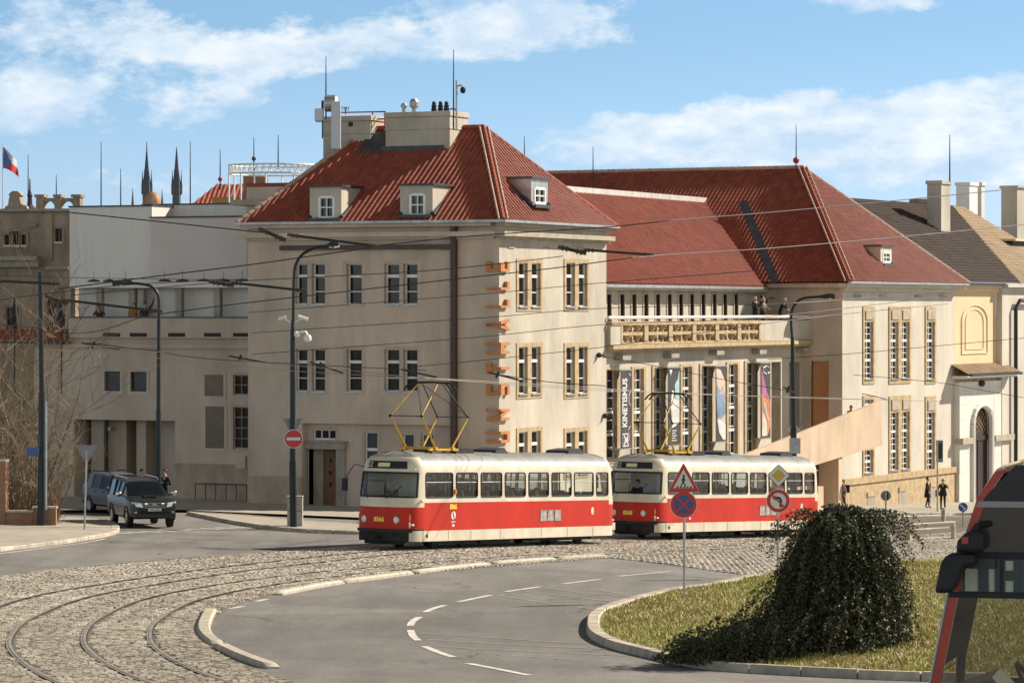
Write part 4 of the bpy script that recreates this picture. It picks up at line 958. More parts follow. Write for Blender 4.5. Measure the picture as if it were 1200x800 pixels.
def corner_building():
    root = thing('corner_building', 'square cream corner building with red hipped roof and orange letters on its edge', 'building', tuple(TO) + (gz(*TO),))
    zE = FR.hit(585, 259)[1]; zl1 = FR.hit(585, 271)[1]; zl0 = FR.hit(585, 276.5)[1]; zb = -3.0
    L, Wd = 13.1, 12.9
    # right (sunny) facade
    hs = []
    rows = [(308, 359.5), (406.5, 462), (506, 556)]
    for (ya, yb) in rows:
        for xs in (((607.3, 617.5), (622.2, 632.8)), ((663, 673), (677.5, 687.5))):
            rc = [tuple(FR.rect(a, ya, b, yb)[:2]) for a, b in xs]; zz = FR.rect(xs[0][0], ya, xs[0][1], yb)[2:]
            hs.append(window(root, FR, 0, rc, zz, sur=.24, depth=.15, cols=1, rows=[.33], trans=.70, bottom=.2, top=.2))
    mb = MB(); FR.wall(mb, 0, Wd, zb, zE, hs)
    # left (shaded) facade
    hl = []
    for (ya, yb) in ((309, 357), (409, 459)):
        for xs in (((346, 360.3), (365.3, 381)), ((406, 424),), ((450.3, 468), (472.6, 489.3))):
            rc = [tuple(FL.rect(a, ya, b, yb)[:2]) for a, b in xs]; zz = FL.rect(xs[0][0], ya, xs[0][1], yb)[2:]
            hl.append(window(root, FL, 0, rc, zz, sur=.2, depth=.30, cols=1, rows=[.32], trans=.70, stone='plaster_shaded', proud=.012, sill=True, bottom=.14, top=.16))
    r0, r1, _, zr = FL.rect(354, 497, 530, 500)
    FL.wall(mb, 0, L, zb, zE, hl + [(r0, r1, zb, zr)], 0, 1)
    # recessed ground floor with door, portal and windows
    o = -.45
    h2 = []
    def w2(x0, y0, x1, y1, **k): 
        a, b, c, d = FL.rect(x0, y0, x1, y1, o); h2.append(window(root, FL, o, [(a, b)], (c, d), stone='plaster_shaded', proud=.02, sur=.1, depth=.16, **k))
    w2(427.5, 506, 442.5, 560, cols=1, rows=[.2], trans=.62, pane=PANE_B, sill=False); w2(472, 508, 485, 560, cols=1, rows=[.2], trans=.62, pane=PANE_B, sill=False); w2(494, 508.5, 508, 560, cols=1, rows=[.2], trans=.62, pane=PANE_B, sill=False)
    w2(367, 503, 393.5, 515, cols=3, rows=1, trans=None, sill=False)
    d0, d1, dz0, dz1 = FL.rect(362, 525, 394, 596, o); h2.append((d0, d1, zb, dz1))
    FL.wall(mb, r0, r1, zb, zr, h2, o, 1)
    mb.quad([FL.p(r0, 0, zr), FL.p(r1, 0, zr), FL.p(r1, o, zr), FL.p(r0, o, zr)], 1)
    for t in (r0, r1): mb.quad([FL.p(t, 0, zb), FL.p(t, 0, zr), FL.p(t, o, zr), FL.p(t, o, zb)], 1)
    # back walls
    BR = Fac(tp(0, Wd, 0).xy, UL, UR); BR.wall(mb, 0, L, zb, zE, [], 0, 0); BLf = Fac(tp(L, 0, 0).xy, UR, UL); BLf.wall(mb, 0, Wd, zb, zE, [], 0, 1)
    mb.build('wall', [MATS['plaster'], MATS['plaster_shaded']], root)
    # door with portal
    db = MB(); FL.box(db, d0 + .03, d1 - .03, o - .55, o - .48, zb, dz1); FL.box(db, d0 + .03, d0 + .08, o - .48, o - .1, zb, dz1, 1); FL.box(db, d1 - .55, d1 - .03, o - .48, o - .40, zb, dz1, 1)
    for k in range(3): 
        zc = FL.hit(382, 540 + k * 14, o)[1]; t = FL.hit(382, 540, o)[0]; FL.box(db, t - .06, t + .06, o - .48, o - .44, zc - .08, zc + .08, 2)
    db.build('door', [MATS['wood_door'], MATS['stone_grey'], BLACK], root)
    pb = MB()
    for xa, xb in ((351, 361), (395.5, 405.5)): a, b, c, d = FL.rect(xa, 526, xb, 596, o); FL.box(pb, a, b, o - .1, o + .16, zb, d)
    a, b, c, d = FL.rect(349, 518, 407, 526, o); FL.box(pb, a, b, o - .1, o + .26, c, d); FL.box(pb, a - .05, b + .05, o - .1, o + .34, d, d + .07)
    pb.build('door_portal', MATS['stone_grey'], root, bevel=.015)
    # plinth, cornice ledge, gutter band
    lb = MB()
    for f, t1, m in ((FR, Wd, 0), (FL, L, 1)):
        f.box(lb, -.45 if f is FR else .002, t1 + (.0 if f is FR else .55), .001, .48, zl0, zl1, m); f.box(lb, -.2 if f is FR else .2, t1, .002, .2, zl0 - .12, zl0, m)
        f.box(lb, -.3 if f is FR else .3, t1 + .3, .003, .32, zE - .22, zE - .06, m)
    lb.build('cornice', [MATS['stone_pale'], MATS['plaster_shaded']], root)
    gb = MB(); 
    for f, t1 in ((FR, Wd), (FL, L)):
        a = -.5 if f is FR else -.5; f.box(gb, a, t1 + .5, .42, .54, zE - .06, zE + .06, 0)
    gb.build('gutter', MATS['zinc'], root)
    zt = FL.hit(430, 560)[1]
    for q0, q1 in ((r1 + .02, L), (0, r0 - .02)): tb = MB(); FL.box(tb, q0, q1, .001, .08, zb, zt); tb.build('plinth', mat('plinth_warm', (.44, .33, .24), .85, .18, 1.5, streak=True), root)
    # brown rainwater pipe with its boxed horizontal run
    pb = MB(); t = FL.hit(533.5, 300)[0]; FL.box(pb, t - .13, t + .13, .02, .28, FL.hit(533, 530)[1], FL.hit(533, 262)[1]); pb.build('rainwater_pipe', MATS['brown_pipe'], root)
    pb = MB(); ta, tb_, za, zb2 = FL.rect(330, 287, 530, 292.5); FL.box(pb, ta, tb_, .02, .24, za, zb2); pb.build('pipe_casing', MATS['brown_pipe'], root)
    sb = MB(); a, b, c, d = FL.rect(515, 293, 530, 496); FL.box(sb, a, b, .001, .05, c, d); sb.build('pilaster', MATS['plaster_shaded'], root)
    # wall anchors for the tram wires on the sunny side
    for x, y in ((700, 416), (707, 487)):
        t, z = FR.hit(x, y); ab = MB(); ab.sphere(FR.p(t, .1, z), .14, 8); ab.cyl(FR.p(t, 0, z), FR.p(t, .35, z), .04); ab.build('wire_anchor', MATS['metal_dark'], root)
    for x in (599, 640, 680):
        t, z = FR.hit(x, 290); ab = MB(); FR.box(ab, t - .35, t + .35, .01, .05, z - .03, z + .03); ab.build('vent_slot', MATS['stone_grey'], root)
    # roof of real tiles
    ov = .38; zR = ZC + 8.71; zEv = zE + .02
    c0, c1, c2, c3 = tp(-ov, -ov, zEv), tp(L + ov, -ov, zEv), tp(L + ov, Wd + ov, zEv), tp(-ov, Wd + ov, zEv)
    ra, rb_ = tp(3.72, 6.45, zR), tp(10.0, 6.45, zR)
    for nm, poly in (('roof', [c1, c0, ra, rb_]), ('roof', [c0, c3, ra]), ('roof', [c3, c2, rb_, ra]), ('roof', [c2, c1, rb_])): roof_face(nm, poly, root, pitch=.36 if poly[0] is c0 else .27, amp=.085 if poly[0] is c0 else .055)
    cream = mat('mortar', (.48, .33, .25), .8, .25, 4)
    for off in (-.22, .22): hip_cap(root, c0, ra, .055, cream, UR.to_3d() * off * .7 + UL.to_3d() * -off * .7 + Vector((0, 0, .06)))
    hip_cap(root, c0, ra, .11, TILE, (0, 0, .05)); hip_cap(root, c3, ra, .10, TILE, (0, 0, .05)); hip_cap(root, ra, rb_, .12, TILE, (0, 0, .06)); hip_cap(root, c1, rb_, .12, cream, (0, 0, .04))
    # dormers
    dormer(root, FL, 363, 219.5, 400, 256, (374.5, 231, 391, 255), .12, 2.9, 'left dormer with white casement window'); dormer(root, FL, 469, 217.5, 507, 252, (481, 228, 497.5, 252), .0, 2.9, 'dormer with a curtained window, nearer the corner')
    dormer(root, FR, 622.5, 210, 642, 241, (626.5, 221, 638.5, 238), -.15, 1.8, 'small dormer on the sunny roof slope', 'zinc')
    # chimneys on the ridge
    def chim(x0, y0, x1, y1, tr0, tr1, ybase, lab):
        F2 = Fac(tp(0, tr0, 0).xy, UL, NL); a, b, c, d = F2.rect(x0, y0, x1, y1); zl = F2.hit((x0 + x1) / 2, ybase)[1]; k = tr1 - tr0
        mb = MB(); F2.box(mb, a, b, -k, 0, zl - 2.5, d - .25); F2.box(mb, a - .06, b + .06, -k - .06, .06, d - .25, d); F2.box(mb, a - .04, b + .04, -k - .04, .04, (c + d) / 2 - .05, (c + d) / 2 + .03)
        o = mb.build('chimney', MATS['plaster'], root, bevel=.03); o['label'] = lab; return F2, a, b, d, k, o
    F2, a, b, d, k, c1o = chim(378.5, 136, 434, 176, 5.6, 7.3, 190, 'left chimney stack carrying the aerials')
    hb = MB(); t, z = F2.hit(411, 146); F2.box(hb, t - .12, t + .12, .0, .02, z - .1, z + .12); hb.build('flue_hole', BLACK, c1o)
    F3, a3, b3, d3, k3, c2o = chim(451.5, 131, 527, 171, 4.9, 7.0, 175, 'wide chimney stack with cowls and black pots')
    fb = MB(); a, b, c, d = F3.rect(447, 171, 520, 181); F3.box(fb, a, b, -.3, .1, c - .3, d); fb.build('lead_flashing', MATS['lead'], c2o)
    for x, y0, y1, r, nm in ((465, 120, 132, .10, 0), (477, 115, 132, .14, 1)):
        t = F3.hit(x, y0)[0]; zt = F3.hit(x, y0)[1]; p = F3.p(t, -.8, d3); h = zt - d3; cb = MB()
        cb.lathe(p, [(r, 0), (r, h * .55), (r * 1.7, h * .6), (r * 1.7, h * .8), (r * .9, h)] if nm == 0 else [(r * .8, 0), (r * .8, h * .3), (r * 1.6, h * .45), (r * 1.6, h * .8), (r * 1.0, h)], 12); cb.build('cowl', MATS['zinc'], c2o)
    for x in (502.3, 510, 517):
        t = F3.hit(x, 118)[0]; zt = F3.hit(x, 118)[1]; p = F3.p(t, -.6, d3); h = zt - d3; cb = MB()
        cb.lathe(p, [(.13, 0), (.14, h * .3), (.11, h * .35), (.13, h * .6), (.09, h * .65), (.10, h * .85), (.05, h)], 10); cb.build('chimney_pot', BLACK, c2o)
    # roof walkway with red railing, skylight between the stacks
    F4 = Fac(tp(0, 6.3, 0).xy, UL, NL); rb2 = MB(); redp = mat('red_rail', (.38, .03, .025), .5, .1, 3)
    for (xa, ya, xb, yb) in ((400, 132, 452, 131), (434, 140, 451, 139.5), (433, 149, 451, 148), (522, 128, 536, 128), (523, 146, 536, 146)):
        p, q = F4.hit(xa, ya), F4.hit(xb, yb); rb2.tube([F4.p(p[0], 0, p[1]), F4.p(q[0], 0, q[1])], .035, 5)
    for x, y in ((436.5, 132), (441, 148), (451, 131), (524, 128), (534, 128)):
        p = F4.hit(x, y); rb2.tube([F4.p(p[0], 0, p[1]), F4.p(p[0], 0, zR - .1)], .035, 5)
    rb2.build('roof_railing', redp, root)
    kb = MB(); F5 = Fac(tp(0, 5.2, 0).xy, UL, NL); a, b, c, d = F5.rect(423, 164, 452, 187); sl = (zR - zEv) / 6.95
    for i in range(1): 
        q = [F5.p(a, .6, c), F5.p(b, .6, c), F5.p(b, -.9, d + .2), F5.p(a, -.9, d + .2)]; kb.prism([(0, 0), (1, 0), (1, 1), (0, 1)], lambda u_, v_, dd: q[0] + (q[1] - q[0]) * u_ + (q[3] - q[0]) * v_ + Vector((0, 0, dd)), 0, .25)
    kb.build('roof_hatch', MATS['lead'], root)
    return root
corner_building()

# orange letters folded round the corner, reading upwards; top of every letter points to the left
def folded_letters():
    LT = {'K': [[(0, 0), (.2, 0), (.2, 1), (0, 1)], [(.2, .42), (.6, 1), (.8, 1), (.34, .38)], [(.3, .62), (.62, 0), (.84, 0), (.44, .66)]],
          'U': [[(0, 0), (.2, 0), (.2, 1), (0, 1)], [(.2, 0), (.6, 0), (.6, .2), (.2, .2)], [(.6, 0), (.8, 0), (.8, 1), (.6, 1)]],
          'N': [[(0, 0), (.18, 0), (.18, 1), (0, 1)], [(.18, .99), (.18, .66), (.62, .01), (.62, .34)], [(.62, 0), (.8, 0), (.8, 1), (.62, 1)]],
          'S': [[(0, 0), (.75, 0), (.75, .18), (0, .18)], [(.57, .18), (.75, .18), (.75, .41), (.57, .41)], [(0, .41), (.75, .41), (.75, .59), (0, .59)], [(0, .59), (.18, .59), (.18, .82), (0, .82)], [(0, .82), (.75, .82), (.75, 1), (0, 1)]],
          'T': [[(.3, 0), (.5, 0), (.5, .82), (.3, .82)], [(0, .82), (.8, .82), (.8, 1), (0, 1)]],
          'H': [[(0, 0), (.2, 0), (.2, 1), (0, 1)], [(.2, .41), (.6, .41), (.6, .59), (.2, .59)], [(.6, 0), (.8, 0), (.8, 1), (.6, 1)]],
          'A': [[(0, 0), (.2, 0), (.5, 1), (.3, 1)], [(.6, 0), (.8, 0), (.5, 1), (.3, 1)], [(.18, .22), (.62, .22), (.57, .38), (.23, .38)]],
          'L': [[(0, 0), (.2, 0), (.2, 1), (0, 1)], [(.2, 0), (.7, 0), (.7, .2), (.2, .2)]],
          'E': [[(0, 0), (.2, 0), (.2, 1), (0, 1)], [(.2, 0), (.7, 0), (.7, .18), (.2, .18)], [(.2, .41), (.62, .41), (.62, .59), (.2, .59)], [(.2, .82), (.7, .82), (.7, 1), (.2, 1)]]}
    rootp = FR.p(0, 0, FR.hit(585, 545)[1])
    root = thing('letter_sign', 'orange block letters KUNSTHALLE stacked vertically round the corner edge of the cream building', 'sign', rootp)
    CUT = .58   # share of the letter height on the sunny side, baseline to the right
    H = 1.42
    for i, (ch, y) in enumerate(zip('ELLAHTSNUK', (311.5, 334, 355, 380.5, 408, 431.5, 456, 486, 512, 537))):
        zc = FR.hit(585, y)[1]; mb = MB()
        sc = .66 if ch not in 'L' else .55
        for poly in LT[ch]:
            for side in (0, 1):
                # clip the polygon in b at CUT
                out = []; n = len(poly)
                for k in range(n):
                    p, q = poly[k], poly[(k + 1) % n]; ip = (p[1] <= CUT) if side == 0 else (p[1] >= CUT); iq = (q[1] <= CUT) if side == 0 else (q[1] >= CUT)
                    if ip: out.append(p)
                    if ip != iq: t = (CUT - p[1]) / (q[1] - p[1]); out.append((p[0] + (q[0] - p[0]) * t, CUT))
                if len(out) < 3: continue
                def fn(a, b, d):
                    z = zc + (a - .4) * sc
                    if side == 0:   # sunny face; miter the corner
                        t = (CUT - b) * H; t = -d if abs(b - CUT) < 1e-6 else t; return FR.p(t, d, z)
                    t = (b - CUT) * H; t = -d if abs(b - CUT) < 1e-6 else t; return FL.p(t, d, z)
                mb.prism(out, fn, .02, .17)
        o = mb.build('letter', MATS['orange'], root)
    return root
folded_letters()

# ---------------------------------------------------------------- middle wing with balcony
def gallery_wing():
    root = thing('gallery_wing', 'long low gallery wing with tall windows, stone balcony and red tiled roof', 'building', FR.p(25, -1, gz(12, 180)))
    o0 = -.3; oc = -3.0; T0, T1 = 12.9, 44.6
    zdeck = FR.hit(720, 404, .3)[1]
    zb = -4
    hs = []
    for x0, x1, ya, yb in ((700, 722, 433, 538), (742, 753.5, 432, 538), (766, 777, 431, 537), (799, 810, 429.5, 536), (821.5, 832.5, 428.5, 534), (853, 863.5, 426.5, 532), (874, 884.5, 425, 530)):
        a, b, c, d = FR.rect(x0, ya, x1, yb, o0); hs.append(window(root, FR, o0, [(a, b)], (c, d), sur=.3, depth=.16, cols=2, rows=[.125, .25 + .06, .5 - .07, .5 + .06, .75 - .07, .875], trans=[.27, .52, .76], bottom=.2, top=.12, proud=.06))
    recs = []
    for x0, x1, y0 in ((904, 915, 424), (925, 937, 424)):
        a, b, c, d = FR.rect(x0, y0, x1, 560, o0); recs.append((a, b, zb, d))
    mb = MB(); FR.wall(mb, T0, T1, zb, zdeck, hs + recs, o0)
    for a, b, c, d in recs:
        mb.quad([FR.p(a, o0 - .9, c), FR.p(b, o0 - .9, c), FR.p(b, o0 - .9, d), FR.p(a, o0 - .9, d)], 1)
        for t in (a, b): mb.quad([FR.p(t, o0, c), FR.p(t, o0, d), FR.p(t, o0 - .9, d), FR.p(t, o0 - .9, c)], 1)
    # clerestory behind the balcony
    zc1 = FR.hit(720, 330, oc)[1]; hc = []
    xs = [(710.5, 717), (726, 731.5), (740, 745.5), (754, 759.5), (768, 773), (781.7, 786.5), (795, 799.8), (808, 812.8), (821.3, 826), (834.5, 839), (847, 851.5), (860, 865.5)]
    for i, (x0, x1) in enumerate(xs):
        a, b, c, d = FR.rect(x0, 344.5 - i * .0, x1, 377, oc); b = a + .62; hc.append(window(root, FR, oc, [(a, b)], (c, d), sur=.12, depth=.05, cols=1, rows=1, trans=None, stone='plaster', bottom=.1, top=.1, proud=.05, sill=False, sash='brown_pipe'))
    FR.wall(mb, T0, T1 + 2, zdeck, zc1, hc, oc)
    BK = Fac(FR.p(T0, -16, 0).xy, UR, -NR); BK.wall(mb, 0, 32, zb, zc1)
    E1 = Fac(FR.p(T0, 0, 0).xy, NR, NL); E1.wall(mb, -16, -3, zb, zc1); E1.wall(mb, -16, -.3, zb, zdeck)
    mb.build('wall', [MATS['plaster'], MATS['stone_grey']], root)
    # balcony: deck with moulded edge, balustrade, solid end, white rail
    bb = MB(); FR.box(bb, T0, T1, oc, .12, zdeck - .25, zdeck); FR.box(bb, T0, T1, .12, .38, zdeck - .22, zdeck - .02); FR.box(bb, T0, T1, .12, .24, zdeck - .36, zdeck - .22); bb.build('balcony_deck', MATS['stone'], root)
    ib = MB(); FR.box(ib, T0 + .03, T1 - .03, oc + .02, -.06, zdeck + .003, zdeck + .72); ib.build('balcony_floor', MATS['paving'], root)
    t0, t1 = FR.hit(727, 390, .2)[0], FR.hit(891, 390, .2)[0]; zt = FR.hit(720, 377.2, .2)[1]; zr0 = zdeck
    for q0, q1, qz in ((T0 + .02, t0, zt - .16), (t1, T1, zt)): pb = MB(); FR.box(pb, q0, q1, .0, .22, zr0, qz); pb.build('parapet', MATS['plaster'], root)
    cb = MB(); FR.box(cb, T0 + .02, t1, -.04, .28, zt - .16, zt + .02); FR.box(cb, t0, t1, .02, .2, zr0, zr0 + .1); cb.build('balustrade_coping', MATS['stone'], root)
    n = 6; seg = (t1 - t0) / n
    for k in range(n + 1):
        tt = t0 + seg * k; pb = MB(); FR.box(pb, max(tt - .26, t0), min(tt + .26, t1), .0, .24, zr0 + .1, zt - .16); pb.build('balustrade_pier', MATS['stone'], root)
    hh = zt - .16 - zr0 - .1
    for k in range(n):
        a = t0 + seg * k + .26; b = t0 + seg * (k + 1) - .26; pb = MB(); zm = zr0 + .1 + hh * .5
        FR.box(pb, a, b, .04, .18, zm - .08, zm + .08); FR.box(pb, (a + b) / 2 - .09, (a + b) / 2 + .09, .05, .17, zr0 + .1, zt - .16)
        pr = pb.build('balustrade_panel', MATS['stone'], root)
        for q in (.25, .75):
            for zb_ in (zr0 + .1, zm + .08):
                c = FR.p(a + (b - a) * q, .11, zb_); h = hh * .5 - .08; ub = MB(); ub.lathe(c, [(.13, 0), (.08, h * .15), (.14, h * .45), (.24, h * .75), (.26, h)], 10); ub.build('baluster', MATS['stone'], pr)
    rb = MB(); zr = FR.hit(720, 372.2, .1)[1]; ta = T1 - .3; zrb = FR.hit(930, 372, .1)[1]
    rb.tube([FR.p(T0, .1, zr), FR.p(ta, .1, zr)], .085, 8); rb.build('handrail', mat('rail_white', (.74, .66, .60), .4, .05, 3), root)
    for k in range(16):
        pb = MB(); tt = T0 + .4 + k * (ta - T0 - .6) / 15; pb.cyl(FR.p(tt, .1, zt - .1), FR.p(tt, .1, zr), .03, n=6); pb.build('rail_post', MATS['orange'], root)
    # wall lamps under the balcony
    for x, y in ((733, 419), (790, 416.5), (843, 413), (893, 412), (944, 409)):
        t, z = FR.hit(x, y, .1); lb = MB(); FR.box(lb, t - .55, t + .55, -.28, .18, z - .12, z + .1); lb.build('floodlight', MATS['stone_grey'], root)
    # roof
    zE = FR.hit(720, 333, -2.3)[1]; zR = ZC + 6.5; e0, e1 = FR.p(T0 - .3, -2.3, zE), FR.p(T1 + .8, -2.3, zE); r1, r0 = FR.p(72, -9, zR), FR.p(T0 - .3, -9, zR)
    roof_face('roof', [e0, FR.p(T1 + .2, -2.3, zE), FR.p(T1 + .2 + 9, -9, zR), r0], root, pitch=.38, amp=.09); roof_face('roof', [FR.p(52, -16, zE), FR.p(T0, -16, zE), r0, FR.p(54, -9, zR)], root)
    gb = MB(); FR.box(gb, T0, T1, -2.34, -2.2, zE - .16, zE + .0); FR.box(gb, T0, T1, -3.0, -2.34, zE - .30, zE - .16, 1); gb.build('gutter', [MATS['zinc'], MATS['plaster']], root)
    rc = MB(); FR.box(rc, T0, 54.0, -9.35, -8.8, zR - .1, zR + .22); rc.build('ridge_sheet', mat('sheet_white', (.62, .58, .53), .4, .15, 1.5), root)
    return root
gallery_wing()

# ---------------------------------------------------------------- banners between the tall windows
def banners():
    grp = 'exhibition banners hung between the tall gallery windows'
    dark = mat('banner_dark', (.040, .036, .035), .7, .1, 2); lett = simple('banner_white', (.72, .70, .66), .6)
    def frame(x0, y0, x1, y1, o=.28):
        return FR.rect(x0, y0, x1, y1, o)
    def base(lab, r, o=.28):
        a, b, c, d = r; t = thing('banner', lab, 'banner', FR.p((a + b) / 2, o, c), grp)
        mb = MB(); FR.box(mb, a, b, o - .02, o, c, d); mb.build('cloth', dark, t)
        
        for q0, q1 in ((d, d + .06), (c - .06, c)): pb = MB(); FR.box(pb, a - .1, b + .1, -.3, o + .03, q0, q1); pb.build('batten', MATS['zinc'], t)
        return t
    r = frame(727.5, 434, 739, 525); t = base('dark grey banner lettered KINETISMUS in white, leftmost by the corner building', r); a, b, c, d = r; w = b - a; h = d - c
    text('KINETISMUS', lambda x, y, dd: FR.p(a + w * .42 - y, .285 + dd, c + h * .27 + x), w * .66, lett, 'lettering', t, align='LEFT', sx=h * .70 / (w * .66 * 6.05), bold=.02)
    mb = MB(); q = lambda x, y: FR.p(a + w * x, .29, c + h * y)
    def ln(pts, wd=.05): mb.tube([q(*p) for p in pts], wd, 4)
    ln([(.15, .03), (.78, .03), (.78, .18), (.15, .18), (.15, .03)], .045); ln([(.25, .05), (.65, .16)], .07); ln([(.25, .16), (.65, .05)], .07); ln([(.3, .105), (.7, .105)], .06)
    ln([(.45, .18), (.45, .25)], .03); ln([(.92, .12), (.75, .2), (.75, .24), (.93, .28)], .03); ln([(.93, .55), (.78, .58), (.78, .68), (.93, .72)], .03); ln([(.95, .93), (.8, .96)], .03); mb.build('line_drawing', lett, t)
    def blob(t, r, poly, col, o, nm='printed_shape'):
        a, b, c, d = r; mb = MB(); mb.prism(poly, lambda x, y, dd: FR.p(a + (b - a) * x, o + dd, c + (d - c) * y), 0, .004); mb.build(nm, mat('ink_%d_%d_%d' % tuple(int(v * 99) for v in col), col, .6, .25, .9), t)
    r = frame(783, 431, 796.5, 521); t = base('dark grey banner with a pale blue and white abstract shape, second from the left', r)
    blob(t, r, [(.95, .98), (.80, .85), (.55, .78), (.62, .60), (.95, .55)], (.36, .58, .62), .29); blob(t, r, [(.95, .57), (.30, .62), (.20, .55), (.32, .22), (.60, .24), (.95, .30)], (.70, .68, .62), .295)
    blob(t, r, [(.1, .98), (.35, .98), (.2, .90)], (.62, .60, .56), .29); blob(t, r, [(.25, .60), (.32, .71), (.5, .70), (.42, .62)], (.70, .68, .62), .291)
    for k in range(5): blob(t, r, [(.3, .05 + k * .032), (.3, .065 + k * .032), (.72 - .1 * (k % 2), .065 + k * .032), (.72 - .1 * (k % 2), .05 + k * .032)], (.6, .58, .54), .29)
    r = frame(839, 429.5, 850.5, 517); t = base('banner printed with a peach and blue painted form on white, third from the left', r)
    blob(t, r, [(.02, .98), (.45, .96), (.92, .80), (.95, .02), (.7, .04), (.3, .18), (.08, .40)], (.66, .50, .38), .29); blob(t, r, [(.1, .30), (.3, .12), (.7, .02), (.95, .02), (.95, .22), (.5, .28)], (.70, .68, .64), .295)
    blob(t, r, [(.1, .76), (.5, .66), (.9, .48), (.9, .36), (.5, .30), (.1, .34)], (.20, .30, .42), .3); blob(t, r, [(.3, .62), (.7, .62), (.95, .52), (.9, .62), (.6, .74)], (.42, .36, .46), .303)
    r = frame(891.5, 425.5, 903, 513); t = base('dark banner with a magenta and orange painted form and a white hexagon, rightmost', r)
    blob(t, r, [(.05, .93), (.2, .86), (.6, .62), (.95, .48), (.95, .16), (.7, .04), (.1, .03), (.08, .5)], (.58, .20, .07), .29); blob(t, r, [(.05, .93), (.2, .86), (.6, .62), (.8, .5), (.4, .55), (.05, .62)], (.40, .11, .30), .295)
    blob(t, r, [(.1, .03), (.62, .03), (.55, .22), (.12, .38)], (.66, .60, .52), .3); blob(t, r, [(.25, .50), (.5, .45), (.8, .25), (.7, .22), (.3, .40)], (.45, .42, .40), .302)
    mb = MB(); a, b, c, d = r; pts = [(.55 + .38 * math.sin(R(60 * k)), .91 + .055 * math.cos(R(60 * k))) for k in (3, 4, 5, 6, 7, 8, 8.6)]
    mb.tube([FR.p(a + (b - a) * x, .3, c + (d - c) * y) for x, y in pts], .035, 4); mb.build('line_drawing', lett, t)
banners()

